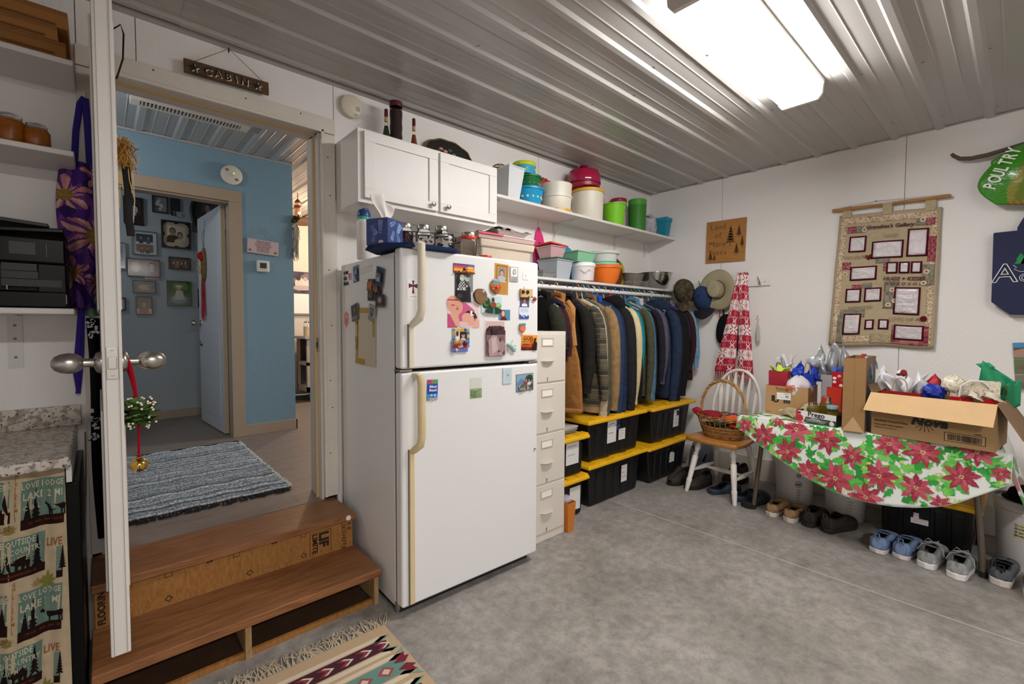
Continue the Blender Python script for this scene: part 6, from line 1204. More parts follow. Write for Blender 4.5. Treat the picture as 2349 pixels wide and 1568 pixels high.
tote('upper small tote with one paper label and newspapers on its lid', 2.33, -.34, .284, .27, .38, .345, .48, .28, [(.02, .16, .13, .15, 2, '8a8a8a')])
tote('lower middle tote, its single label written in red', 2.88, -.31, 0, .59, .4, .745, .51, .325, [(.1, .17, .075, .13, 3, 'c05060')])
tote('upper middle tote with two paper labels under the jackets', 2.875, -.31, .329, .59, .4, .745, .51, .312, [(-.06, .19, .11, .17, 2, '77777a'), (.07, .15, .085, .085, 3, '88888a')])
tote('lower corner tote with a plain label behind the chair', 3.6, -.33, 0, .52, .4, .73, .52, .325, [(.06, .17, .08, .09, 3, '9a9a9c')])
tote('upper corner tote with a tall paper label', 3.65, -.33, .329, .55, .4, .74, .52, .312, [(.07, .17, .09, .15, 4, '9a9a9e')])
for i, c in enumerate(('6a625c', '8a8078', 'b8b0a8')):
    o = B(c).box(-.12, .12, -.14, .14, 0, .012).done('newspaper', PAPER, None, bev=.001); o.location = (2.32+.01*i, -.36, .57+.0125*i); o.rotation_euler = (0, 0, .1*i-.1); tag(o, ('lowest dark newspaper', 'middle newspaper', 'topmost pale newspaper')[i]+' of the pile on the small tote', 'newspaper', 'newspapers on the small tote')
o = thing('orange_bin', 'narrow orange plastic bin squeezed between filing cabinet and small tote', 'bin', (2.19, -.63, 0)); B('c8762a').frus(0, .19, (.055, .08), (.075, .1), open_top=True).done('bin', PLASTM, o, bev=.012, sol=.003); wad((0, 0, .2), (.03, .04, .025), 'd8a068', seed=5).done('crumpled_liner', BAG, o, sm=True)
# ================= right wall =================
RY90 = Matrix.Rotation(radians(-90), 4, 'Y')      # lathe axis -> -x (out of the right wall)
# wall frame: local x -> -y world, local -y -> -x world  (rz = -90 deg)
WR = -pi/2
HOK = thing('hook_rail', 'white board with coat hooks on the right wall', 'coat rack', (X2, -.66, 1.668), WR)
B('e9e5e1').box(-.38, .478, -.018, -.001, -.031, .031).done('board', PAINT, HOK, bev=.003)
for x in (-.22, -.1, .06, .28, .405):
    B('9a6a4a').tube([(x, -.018, -.02), (x, -.03, -.012), (x, -.034, .0), (x-.004, -.04, .014), (x-.01, -.06, .04)], [.004, .004, .004, .0035, .004], 7).tube([(x, -.03, -.01), (x, -.045, -.022), (x, -.06, -.016), (x, -.064, -.004)], .0035, 7).done('hook', mat('copper_hook', 'a88a74', r=.35, met=.8), HOK, sm=True)
for x in (-.32, .44): B('6a5a4a').cbox((x, -.019, 0), (.006, .002, .006)).done('screw', PAINT, HOK)
def cap(name, lab, loc, c1, c2, rz=WR, pat=None, tilt=0, roll=0):
    """baseball cap hung by its back strap: dome outward, brim hanging down"""
    o = thing(name, lab, 'cap', loc, rot=(tilt, roll, rz)); q = random.Random(4)
    cf = (lambda u, v: q.choice(pat)) if pat else None
    def dome(u, v):
        a = 2*pi*u; t = v*pi/2; r = .088*cos(t)
        x = r*cos(a)*.92; y = .1*sin(t)*1.0; z = r*sin(a)*1.12
        return (x, -.012-y*.95, z+.02*sin(t))
    b = B(c1); b.grid(dome, 28, 9, cf=cf, wrap=True); b.done('crown', CLOTH, o, sm=True, sol=.003)
    b = B(c2); b.grid(lambda u, v: ((u-.5)*.165*(1-.25*v*v), -.02-.03*(1-(2*u-1)**2)-.025*v, -.085-.075*v*(1-.45*(2*u-1)**2)), 14, 7, cf=cf if c1 == c2 else None); b.done('brim', CLOTH, o, sm=True, sol=.004)
    B(c2).sph((0, -.108, .02), .006, 8, 5).done('button', CLOTH, o, sm=True)
    for k in range(3): a = k*2*pi/3+.4; B(c2).sph((.06*cos(a), -.062, .068*sin(a)), .004, 6, 4).done('eyelet', CLOTH, o)
    o.scale = (1.18, 1.1, 1.18); return o
CAMO = ['4f4838', '5e553f', '423b2e', '655c46', '54483a', '3c362b', '5c503c']
cap('baseball_cap', 'camouflage cap hanging first on the rail next to the clothes', (4.06, -.435, 1.615), '4f4838', '4f4838', pat=CAMO, roll=radians(-8))
cap('baseball_cap', 'navy cap with black bill hanging behind the tan hat', (4.1, -.6, 1.545), '2f4164', '26282e', roll=radians(-6))
o = thing('sun_hat', 'wide brimmed tan hat with brown band on the hook rail', 'hat', (4.085, -.735, 1.618), rot=(0, radians(-8), WR))
HATC = mat('hat_felt', 'a59a7e', r=.95, bs=400, bd=.0006, var=.12, vs=12)
def brim(u, v):
    a = 2*pi*u; k = .06+v*(.155-.06); return (k*cos(a)*1.0, -.02-.02*v*cos(2*a)-.012*sin(v*3), (.072+v*(.178-.072))*sin(a)-.0*v)
B().grid(brim, 44, 8, wrap=True).done('brim', HATC, o, sm=True, sol=.004)
pr = []
B().grid(lambda u, v: ((.064-.012*v-.045*max(0, v-.75)*4*.9)*cos(2*pi*u)*(1-.0*v)-.012*v, -.02-.085*min(1, v*1.2), (.08-.008*v-.07*max(0, v-.75)*4*.8)*sin(2*pi*u)+.012*v), 36, 12, wrap=True).add([(.012*cos(a)-.012, -.105+.004, .02*sin(a)+.012) for a in [2*pi*i/12 for i in range(12)]], [list(range(12))]).done('crown', HATC, o, sm=True)
B('6f6249').grid(lambda u, v: ((.067-.002*v)*cos(2*pi*u), -.022-.024*v, (.0835-.003*v)*sin(2*pi*u)), 36, 2, wrap=True).done('band', CLOTH, o, sm=True); B('2a2622').cbox((-.068, -.034, .028), (.006, .014, .034)).done('buckle', PLAST, o, bev=.002); B('5a4e3c').tube([(-.03, -.045, .06), (-.02, -.06, .075), (-.005, -.06, .082)], .002, 5).done('seam_cord', CLOTH, o)
# scarf
sc = thing('knit_scarf', 'red and white nordic patterned scarf draped over a hook', 'scarf', (4.075, -.935, 1.735), WR)
RED, WHT, PNK = 'b02038', 'f0e6e2', 'd0606a'
def scol(u, v):
    row = int(v*100); col = int(u*24); k = row % 25
    if k < 11:
        if k in (0, 10): return WHT if (col+k//9) % 2 else RED
        cx = abs((col % 12)-5.5); cy = abs(k-5)
        if (col//12+row//25) % 2 == 0: d = cx+cy*1.0; return PNK if (d < 2 or 2.8 < d < 4.2) else WHT
        return RED if (abs(cx-cy) < 1.1 and cx > .6) or (cx > 3 and cy < .6) else WHT
    if k in (17, 18): return WHT if (col+k) % 3 == 0 else RED
    j = (k-11) if k < 17 else (k-19); cx = abs((col % 12)-5.5); cy = abs(j-2.5)
    if (col//12+k//18) % 2 == 0: return 'ecd0d0' if (abs(cx-cy-.5) < .6 and 0 < cx < 3.2) else RED
    return 'c8505c' if cx+cy < 3.4 else RED
KNIT = mat('knit_wool', None, r=.95, bs=500, bd=.0008)
for nm, top, bl, br_, zb, d in (('left_end', (-.03, .0), -.21, -.04, -.83, -.014), ('right_end', (-.008, .055), .0, .118, -.84, -.03)):
    fn = lambda u, v: ((top[0]+(top[1]-top[0])*u)*(1-v)**1.0+(bl+(br_-bl)*u)*v+.0*v, d-.012*sin(pi*u)-.006*sin(v*9+u*4)*(1-v*.3)-.012*(1-v), .0+zb*v-.02*(abs(u-.5)*2)**2*(1-v))
    f = B().grid(fn, 48, 150, cf=lambda u, v: scol(u, v)).done(nm, KNIT, sc, sm=True, sol=.007)
    b = B()
    for i in range(26): p = Vector(fn(i/25, 1)); b.tube([p, p+Vector((R(-.004, .004), 0, -.02)), p+Vector((R(-.008, .008), R(-.003, .003), -.05))], .0022, 4, RED if i % 3 else WHT)
    b.done('fringe', KNIT, f)['kind'] = 'stuff'
B(RED).grid(lambda u, v: (-.03+.085*u, -.012-.03*sin(pi*v), .012*sin(pi*v)-.0), 12, 8, cf=lambda u, v: random.choice([RED, WHT, PNK])).done('top_fold', KNIT, sc, sm=True, sol=.006)
o = thing('black_bag', 'black cloth bag hanging behind the scarf with strap showing', 'bag', (4.11, -.80, 1.38), WR)
b = B('17171a'); b.loft([[(x*s, y*sy-.01, z) for x, y in ((-.1, 0), (-.09, -.025), (0, -.035), (.1, -.025), (.11, 0), (0, .005))] for z, s, sy in ((-.24, .5, .5), (-.22, .85, 1), (-.12, 1, 1), (-.02, .75, .8), (.03, .35, .5))]); b.done('pouch', CLOTH, o, sm=True, sub=1)
B('26262a').tube([(-.02, -.015, .0), (-.03, -.02, .1), (-.02, -.02, .2), (-.045, -.02, .275)], .008, 6, flat=.4).tube([(.05, -.015, .0), (.06, -.02, .08), (.02, -.02, .22)], .008, 6, flat=.4).done('strap', CLOTH, o); B('a83a44').tube([(-.06, -.02, .06), (-.055, -.022, .01), (-.05, -.02, -.03)], .006, 6, flat=.4).done('red_lanyard', CLOTH, o)
o = thing('dark_pouch', 'dark grey leather pouch hanging between the two scarf ends', 'bag', (4.105, -.925, 1.18), WR); B('33363a').loft([[(.03*s*cos(a), -.018+.018*sin(a), z) for a in [2*pi*i/12 for i in range(12)]] for z, s in ((-.1, .6), (-.09, 1), (.0, 1.1), (.09, .9), (.12, .4))]).done('pouch', RUBBER, o, sm=True); B('222428').tube([(0, -.02, .11), (.0, -.02, .3), (-.01, -.02, .48)], .005, 6).done('strap', CLOTH, o)
o = thing('small_net', 'small pale mesh bag on a red cord peeking out right of the scarf', 'bag', (4.1, -1.065, 1.25), WR); B('bdbdb0').loft([[(.02*s*cos(a), -.015+.012*sin(a), z) for a in [2*pi*i/10 for i in range(10)]] for z, s in ((-.075, .5), (-.06, 1), (0, .9), (.06, .4))]).done('mesh', mat('pale_net', 'c4c4b6', r=.8, alpha=.75), o, sm=True); B('b83040').tube([(-.012, -.01, .06), (.002, -.014, .1), (-.004, -.012, .14), (-.02, -.01, .1)], .002, 5).done('cord', CLOTH, o)
# wooden plaque
SGN = wood('golden_oak', 'bb8548', '97642e', (2, 2, 26), r=.45)
o = thing('wooden_sign', 'square oak plaque reading Land of Many Trees with burned pines', 'sign', (X2, -.766, 2.047), rot=(0, radians(1.2), WR))
B().box(-.17, .17, -.019, -.001, -.183, .183).done('board', SGN, o, bev=.002)
bk = 'a' and '4a2c14'
for i, s in enumerate(('Land', 'of', 'Many', 'Trees')): text(s, .066, (-.066, -.0195, .108-.075*i), VX, VZ, INK, o, align='CENTER', col='5a3a1c', space=1.1, bold=-.0006)
def burnt(x, z, h, w, c='6a4622'):
    b = B(c); 
    for k in range(6): z0 = z+h*(.18+.135*k); q = w*(1-k/6.5); b.add([(x-q, -.0195, z0), (x+q, -.0195, z0), (x+q*.25, -.0195, z0+h*.2), (x-q*.25, -.0195, z0+h*.2)], [(0, 1, 2, 3)]); 
    b.add([(x-.004, -.0194, z), (x+.004, -.0194, z), (x+.003, -.0194, z+h*.2), (x-.003, -.0194, z+h*.2)], [(0, 1, 2, 3)]); b.done('burned_tree', INK, o)
for x, z, h, w in ((.045, -.05, .17, .045), (.115, .02, .1, .026), (.1, -.13, .1, .026), (.145, -.07, .1, .022), (-.125, -.172, .085, .026), (-.09, -.17, .06, .018)): burnt(x, z, h, w)
Pr(.34, .06, (-.17, -.0191, .03), base='94622e', th=.0001).done('shaded_band', SGN, o)
# photo banner
bn = thing('fabric_banner', 'quilted beige photo banner titled Grandmas Gallery hanging from a wooden dowel', 'banner', (X2, -1.86, 1.64), WR)
B().tube([(-.30, -.03, .524), (.345, -.03, .508)], .011, 12).done('dowel', SGN, bn, sm=True)
QB = mat('quilted_beige', 'b9a88a', r=.95, bs=60, bd=.003, var=.12, vs=40, spec=.1)
def bq(u, v): # u 0..1 across, v 0..1 up
    xl = -.3+.045*v; xr = .292+.012*v; return (xl+(xr-xl)*u, -.022-.006*sin(u*7+v*4)-.004*sin(v*13), -.478+(.96-.035*u)*v-.006*sin(u*9)*(1-v))
B().grid(bq, 24, 34).done('quilt', QB, bn, sm=True, sol=.01, off=0)
for u in (.08, .5, .9):
    p = Vector(bq(u, 1)); B().loft([[(p.x-.026, p.y-.008+dy, z) for dy in (0, -.004)]+[(p.x+.026, p.y-.008+dy, z) for dy in (-.004, 0)] for z, dy0 in ((p.z-.02, 0), (p.z+.03, 0), (p.z+.06, 0))]).done('tab', QB, bn)
def patch(u0, u1, v0, v1, name, m, col, d=.009, grid=(4, 4), cf=None):
    return B(col).grid(lambda a, c: (lambda p: (p[0], p[1]-d, p[2]))(bq(u0+(u1-u0)*a, v0+(v1-v0)*c)), grid[0], grid[1], cf=cf).done(name, m, bn, sm=True, sol=.001)
CAL = ['d8c8a8', 'cfbf9e', 'c4a890', 'e0d4ba', 'b8846c']
for u0, u1, v0, v1 in ((.05, .95, .93, .975), (.05, .95, .03, .075), (.03, .085, .03, .975), (.915, .97, .03, .975)): patch(u0, u1, v0, v1, 'calico_border', CLOTH, 'd0c0a0', .0075, (max(4, int((u1-u0)*90)), max(4, int((v1-v0)*140))), cf=lambda a, c: random.choice(CAL))
RP, GP = ['a0525a', '8a3a48', 'b87a78'], ['8c8674', '7a7464', '9a9482']
for u0, u1, v0, v1, pal in ((.1, .19, .86, .91, RP), (.19, .27, .86, .91, GP), (.78, .87, .88, .93, GP), (.87, .95, .88, .93, RP), (.9, .97, .62, .8, RP), (.08, .17, .585, .64, RP), (.5, .58, .56, .62, RP), (.42, .56, .62, .67, GP), (.86, .97, .45, .6, GP), (.2, .3, .435, .47, RP), (.3, .4, .44, .475, GP), (.52, .66, .28, .48, GP), (.1, .35, .22, .28, GP), (.42, .62, .02, .09, ['b8a888', 'a89878']), (.62, .95, .02, .16, RP), (.08, .15, .02, .24, GP), (.86, .95, .72, .8, RP)):
    patch(u0, u1, v0, v1, 'calico_patch', CLOTH, pal[0], .0085, (8, 8), cf=lambda a, c, pal=pal: random.choice(pal))
for u, v in ((.28, .88), (.84, .92), (.9, .55), (.88, .47), (.12, .55), (.6, .42), (.63, .34), (.57, .31)):
    p = bq(u, v); b = B('d8cbb0'); b.m = Matrix.Translation((p[0], p[1]-.0095, p[2])) @ RX; b.lathe([(.017, 0), (.015, .002), (0, .002)], 12, wob=lambda a, z: 1+.12*sin(6*a)); b.done('flower_patch', CLOTH, bn); b = B('a8584e'); b.m = Matrix.Translation((p[0], p[1]-.012, p[2])) @ RX; b.lathe([(.007, 0), (0, .001)], 8); b.done('flower_centre', CLOTH, bn)
VIN = mat('clear_vinyl_pocket', 'd2cacc', r=.12, spec=.8, coat=.6, bs=22, bd=.02)
MAR = '5a1424'
for u0, u1, v0, v1 in ((.13, .31, .715, .835), (.37, .68, .655, .785), (.71, .90, .66, .86), (.53, .64, .54, .625), (.65, .75, .54, .625), (.76, .86, .54, .625), (.17, .44, .5, .605), (.14, .3, .335, .44), (.33, .50, .335, .44), (.62, .86, .24, .44), (.14, .32, .09, .25), (.36, .45, .125, .2), (.49, .59, .125, .2), (.64, .91, .055, .165)):
    pk = patch(u0, u1, v0, v1, 'photo_pocket', CLOTH, MAR, .011, (3, 3)); du, dv = .018, .011
    q = patch(u0+du, u1-du, v0+dv, v1-dv, 'clear_window', VIN, 'd6d0d2', .0135, (10, 10)); q.parent = pk
def btxt(s, u, v, size, col, align='CENTER', shear=.2, bold=.0008):
    p = Vector(bq(u, v)); d = (Vector(bq(u+.1, v))-p).normalized(); text(s, size, (p.x, p.y-.0145, p.z), (d.x, 0, d.z), (-d.z, 0, d.x), INK, bn, align=align, col=col, shear=shear, bold=bold)
btxt("Grandma's Gallery", .53, .88, .035, '5a1a26'); btxt('HUGS + KISSES', .7, .49, .034, '5a1a26'); btxt('X O X O X O X', .7, .455, .028, '5a1a26', bold=.0003); btxt('TOO CUTE!', .2, .665, .03, '8a7a60', bold=0); btxt('LOTS OF FUN', .76, .195, .034, '8a7a60', bold=0); btxt('SUPERSTAR!', .3, .285, .028, '8a7a60', bold=0); btxt('KISSES', .55, .81, .03, '9a8a6c', bold=0)
p = bq(.345, .672); b = B('6a1424'); b.prism([(0, -.022), (.02, .0), (.02, .012), (.01, .018), (0, .01), (-.01, .018), (-.02, .012), (-.02, 0)], (p[1]-.014, p[1]-.01), None, lambda u, v, w: (p[0]+u, w, p[2]+v)); b.done('heart_applique', CLOTH, bn)
p = bq(.9, .215); b = B('6a1424'); b.m = Matrix.Translation((p[0], p[1]-.01, p[2])) @ RX; b.lathe([(.018, 0), (.018, .004), (0, .004)], 14); b.done('button_applique', CLOTH, bn)
B('8a8074').tube([(-.3, -.03, .535), (-.045, -.006, .552), (.335, -.03, .52)], .0012, 4).done('hanging_string', CLOTH, bn); B('5a4a40').lathe([(.004, 0), (.004, .006)], 6, (-.045, -.006, .55)).done('nail', WIRE, bn)
# far right of the wall
o = thing('antler_stick', 'curved grey brown driftwood stick on nails above the green feed bag', 'stick', (4.09, -2.33, 2.36), WR)
B().tube([(-.128, -.02, .045), (-.118, -.02, .03), (-.09, -.02, .006), (-.04, -.02, -.006), (.03, -.02, -.004), (.13, -.02, .012), (.22, -.02, .03)], [.009, .011, .012, .013, .013, .012, .01], 9).done('stick', mat('weathered_branch', '6a5748', r=.8, var=.4, vs=30, stretch=(12, 30, 30)), o, sm=True)
fb = thing('feed_bag', 'shiny green tote bag with large white POULTRY lettering and hen picture', 'bag', (4.05, -2.5, 2.18), WR)
FEED = mat('glossy_feed_sack', None, r=.25, bs=26, bd=.006, coat=.3)
def fbq(u, v):
    bulge = sin(pi*min(1, max(0, u)))*sin(pi*min(1, max(0, v*.9+.05)))
    xl = -.09*(1-v)-.12*v-.068*sin(pi*min(1, v*1.1)); x = xl+(.27-xl)*u; z = -.138+.264*v+u*(.22*v-.07*(1-v))
    return (x, -.014-.05*bulge-.004*sin(u*14+v*6)*bulge, z)
def fbc(u, v):
    s = u*1.0+(1-v)*.42-.0
    if s < .56: return '3c8a1e'
    d = math.hypot((u-.75)*1.2, (v-.25))
    if v < .08: return '8a6a30' if sin(u*90) > 0 else 'a8843c'
    if d < .3: return '8a3a1c' if sin(u*40+v*23) > -.2 else '5a2412'
    return '6a7a2a' if sin(u*31-v*17) > 0 else '8a8a3c'
B('3c8a1e').grid(fbq, 40, 30, cf=fbc).done('sack_front', FEED, fb, sm=True, sol=.002)
B('2f6f18').grid(lambda u, v: (fbq(u, v)[0], -.008, fbq(u, v)[2]), 12, 10).done('sack_back', FEED, fb, sm=True, sol=.002)
B('3f7a24').tube([(-.03, -.03, .165), (.06, -.03, .2), (.12, -.03, .27), (.14, -.02, .3)], .012, 6, flat=.3).done('strap', FEED, fb); B('1c1c1c').tube([(.07, -.03, .2), (.13, -.03, .25)], .018, 6, flat=.3).done('black_strap', FEED, fb)
t_ = radians(64)
for i, ch in enumerate('POULTRY'):
    px, pz = -.098+.0148*i, -.055+.031*i; mx_, mz_ = px-.02, pz+.03
    ys = [fbq(u/30, v/30)[1] for u in range(31) for v in range(31) if math.hypot(fbq(u/30, v/30)[0]-mx_, fbq(u/30, v/30)[2]-mz_) < .042]
    text(ch, .084, (px, min(ys)-.003, pz), (cos(t_)*.58, 0, sin(t_)*.58), (-sin(t_), 0, cos(t_)), INK, fb, col='e8ecdf', bold=.0018)
o = thing('shopping_tote', 'dark navy tote bag with green pine print hanging on the far right wall', 'bag', (4.1, -2.55, 1.63), WR)
NV = mat('navy_nonwoven', '23284a', r=.75, bs=700, bd=.0004, var=.1, vs=6)
B().prism([(-.147, .248), (-.143, -.172), (-.062, -.25), (.2, -.26), (.26, .25)], (-.03, -.001), None, lambda u, v, w: (u, w, v)).done('bag', NV, o, bev=.004)
B().tube([(-.03, -.03, .2), (-.03, -.035, .26), (.02, -.03, .38), (.08, -.03, .43), (.15, -.03, .38), (.17, -.035, .22)], .02, 6, flat=.16).done('handle', NV, o)
b = B('1f8a4a')
for x, s in ((-.03, 1), (.0, 1.2), (.03, .9)): b.add([(x-.025*s, -.0305, .05), (x+.025*s, -.0305, .05), (x+.014*s, -.0305, .075*s), (x+.018*s, -.0305, .078*s), (x, -.0305, .115*s), (x-.018*s, -.0305, .078*s), (x-.014*s, -.0305, .075*s)], [list(range(7))])
b.done('tree_print', INK, o)['kind'] = 'stuff'
text('A', .155, (-.143, -.031, -.053), VX, VZ, INK, o, col='e4e6ec', bold=.003); text('A', .155, (-.143, -.0318, -.053), VX, VZ, INK, o, col='15182c', bold=-.0012); text('do', .09, (-.035, -.031, -.053), VX, VZ, INK, o, col='d8dae4', bold=.002); text('do', .09, (-.035, -.0318, -.053), VX, VZ, INK, o, col='1a1e38', bold=-.001)
B('e4e6ec').tube([(-.06, -.031, .045), (-.045, -.031, .03), (-.055, -.031, .02), (-.03, -.031, .004), (.1, -.031, .002)], .0016, 4).done('outline_print', INK, o)
o = thing('photo_calendar', 'wall poster of desert ruins partly cut off at the right edge', 'poster', (X2-.001, -2.66, 1.06), rot=(0, radians(-4), WR))
p = Pr(.3, .3, (-.145, 0, -.14), base='b8b0ac', th=.002)
for k, (c1, c2, c3) in enumerate((('8a7a6c', '7a6a5a', '9a8a78'), ('b89a90', '6a7a52', 'a88a7c'), ('8a7068', '9a8078', '6a544c'))): p.rect(0, 1, .05+.32*k, .35+.32*k, (c1, c2, c3)[k]); p.blobs(14, 0, 1, .05+.32*k, .3+.32*k, .12, ['9a7a70', '7a6258', 'b09488', '6a7a52'][:3+(k == 1)])
p.rect(0, 1, .9, 1, '4a90c0'); p.poly([(0, .84), (.3, .93), (1, .82), (1, .7), (0, .7)], 'a88c78'); p.done('print', GLOSS, o)
# ================= chair with basket =================
ch = thing('windsor_chair', 'white spindle back chair with honey wood seat by the right wall', 'chair', (3.6, -1.015, 0), radians(-3))
CW = mat('white_chair_paint', 'e8e2da', r=.4); HON = wood('honey_seat_wood', 'c28544', '9a612a', (3, 22, 22), r=.35)
seat = [(-.235, -.17), (-.215, -.2), (-.1, -.215), (.1, -.19), (.17, -.15), (.185, 0), (.17, .15), (.1, .19), (-.1, .215), (-.215, .2), (-.235, .17), (-.245, 0)]
B().prism(seat, (.415, .447)).done('seat', HON, ch, bev=.012, seg=3)
def turned(p0, p1, prof, name, m, par):
    p0, p1 = Vector(p0), Vector(p1); d = p1-p0; q = d.to_track_quat('Z', 'Y').to_matrix().to_4x4(); b = B(); b.m = Matrix.Translation(p0) @ q; L = d.length; b.lathe([(r, z*L) for r, z in prof], 14); return b.done(name, m, par, sm=True)
LEG = [(.013, 0), (.015, .02), (.02, .2), (.022, .23), (.017, .26), (.021, .45), (.022, .68), (.019, .69), (.014, .705), (.021, .73), (.014, .755), (.022, .82), (.024, .85), (.016, .92), (.013, 1)]
LP = ((-.19, .2, -.13, .13), (-.19, -.18, -.13, -.13), (.235, .18, .12, .12), (.235, -.16, .12, -.12))
for fx, fy, tx, ty in LP: turned((fx, fy, 0), (tx, ty, .418), LEG, 'leg', CW, ch)
STR = [(.009, 0), (.011, .15), (.017, .4), (.019, .5), (.017, .6), (.011, .85), (.009, 1)]
def lp(i, z): fx, fy, tx, ty = LP[i]; k = z/.418; return (fx+(tx-fx)*k, fy+(ty-fy)*k, z)
for a, c in ((0, 2), (1, 3)): turned(lp(a, .17), lp(c, .17), STR, 'stretcher', CW, ch)
pa = [(p+q)/2 for p, q in zip(lp(0, .17), lp(2, .17))]; pc = [(p+q)/2 for p, q in zip(lp(1, .17), lp(3, .17))]; turned(pa, pc, STR, 'stretcher', CW, ch)
hoop = []
for i in range(29):
    a = pi*i/28; yy = .215*cos(a)*(1.0 if abs(cos(a)) < .99 else .98); zz = .447+.28*0+(.50*sin(a)**.72 if sin(a) > 0 else 0); hoop.append((.15+.085*((zz-.447)/.5), yy*(.86+.14*sin(a)), zz))
B().tube(hoop, .0155, 12, flat=.8).done('hoop_back', CW, ch, sm=True)
for i in range(6):
    yy = -.14+.056*i; top = .447+.50*(max(0, 1-(yy/.21)**2)**.5)**.72-.012
    B().loft([[(.15+.085*k-.005+dx, yy*(.85+.18*k)+s, .44+(top-.44)*k) for dx, s in ((0, -w), (.008, -w), (.008, w), (0, w))] for k, w in ((0, .006), (.15, .007), (.5, .011), (.82, .013), (.9, .009), (1, .005))]).done('spindle', CW, ch, bev=.002)
bs = thing('wicker_basket', 'oval wicker basket of yarn with a tall handle on the chair seat', 'basket', (3.555, -1.02, .4485), radians(-3))
WK = mat('wicker', None, r=.55, var=.35, vs=60)
def el(a, k, z, w=0): return ((.095+.045*k+w)*cos(a), (.135+.062*k+w)*sin(a), z)
n = 56; st_ = B('a8743c')
for i in range(28):
    a = 2*pi*i/28; st_.tube([el(a, 0, .0), el(a, .6, .09), el(a, 1, .165)], .0028, 5)
st_.done('stakes', WK, bs)['kind'] = 'stuff'; wv = B()
for j in range(13):
    z = .004+.0068*j; wv.tube([el(2*pi*i/n, z/.165, z, .0035*(1 if (i//2+j) % 2 else -1)) for i in range(n)], .0042, 5, random.choice(['b5803f', 'a06c34', 'c4924e']), closed=True)
wv.done('weave', WK, bs, sm=True)['kind'] = 'stuff'
for j, z in enumerate((.146, .156, .166)): B(['b07a40', 'c08c4c', '9a6830'][j]).tube([el(2*pi*i/80, z/.165, z+.004*sin(i*1.3+j*2), .006*cos(i*1.3+j*2)) for i in range(80)], .0055, 6, closed=True).done('braided_rim', WK, bs, sm=True)
B('8a5c2c').prism([el(2*pi*i/24, -.05, 0)[:2] for i in range(24)], (0, .006)).done('base', WK, bs)
for k, r0 in ((0, 1), (1, 1), (2, 1)): B(['b88a50', 'c89c60', 'a87a44'][k]).tube([(.008*cos(i*.9+k*2.1), .175*cos(pi*i/40)*(1 if 1 else 1)+.0, .15+.285*sin(pi*i/40)**.8+.008*sin(i*.9+k*2.1)) for i in range(41)], .0075, 6).done('handle_strand', WK, bs, sm=True)
YARN = mat('fuzzy_yarn', None, r=1, bs=90, bd=.006)
for lab, c, p, r0 in (('dark red yarn heap at the left of the basket', '8c1a28', (3.55, -.93, .605), (.07, .085, .035)), ('red yarn tuft spilling over the left basket rim', 'a01c30', (3.52, -.835, .628), (.028, .035, .03)), ('bright orange yarn skein at the right of the basket', 'e05a1c', (3.55, -1.115, .598), (.06, .075, .03)), ('dark green yarn in the middle of the basket', '3c4030', (3.53, -1.02, .56), (.06, .06, .03)), ('red orange yarn low at the right of the basket', 'b8321c', (3.56, -1.12, .55), (.05, .06, .03)), ('small purple yarn bit behind the orange skein', '5a3a7a', (3.62, -1.06, .605), (.02, .03, .02))):
    o = wad((0, 0, 0), r0, c, 20, 12, .3, seed=len(lab)).done('yarn', YARN, None, sm=True); o.location = p; tag(o, lab, 'yarn', 'yarn in the wicker basket')
# ================= table under poinsettia cloth =================
TZ = .70; MG = mat('grey_brown_leg', '6a5e52', r=.4, met=.3)
tb = thing('folding_table', 'folding table with grey tube legs under the poinsettia cloth', 'table', (3.6, -1.91, 0))
B('d8d4ce').box(-.37, .37, -.58, .57, TZ-.035, TZ-.004).done('tabletop', PLASTM, tb, bev=.008)
for x, yy in ((-.19, -.535), (-.15, .615-.0), (.3, -.5), (.3, .5)):
    yt = yy*.9; l = B().tube([(x, yy, .012), (x, yt, TZ-.04)], .0145, 12).done('leg', MG, tb, sm=True); B('1c1b1a').tube([(x, yy, 0), (x, yy, .03)], .018, 12).done('leg_cap', RUBBER, l)
CL = mat('vinyl_tablecloth', None, r=.38, bs=12, bd=.004)
tc = thing('tablecloth', 'white vinyl tablecloth printed with red poinsettias and green leaves', 'tablecloth', (0, 0, 0))
HEM = [(-1.262, .615), (-1.31, .595), (-1.4, .53), (-1.54, .462), (-1.665, .395), (-1.785, .345), (-1.895, .327), (-2.0, .325), (-2.12, .334), (-2.19, .348), (-2.275, .38), (-2.355, .425), (-2.4, .463), (-2.453, .503), (-2.53, .564)]
def hem(y):
    for (a, za), (c, zc) in zip(HEM, HEM[1:]):
        if c <= y <= a: return za+(zc-za)*(a-y)/(a-c)
    return HEM[0][1] if y > HEM[0][0] else HEM[-1][1]
def apron(y, z, d=0):
    k = max(0, (TZ-z)/.38); f = .010*sin(y*15)*k+.003*sin(y*33+1)*k; edge = max(0, (-2.42-y)/.11)
    return (3.222-.012*min(1, k*6)-.035*k-f+.02*edge*k-d, y, z)
def cloth(u, v):
    y = -1.262-1.268*u; h = hem(y); return apron(y, TZ+.004-(TZ+.004-h)*v)
b = B('dfe2dc'); b.grid(cloth, 70, 22); 
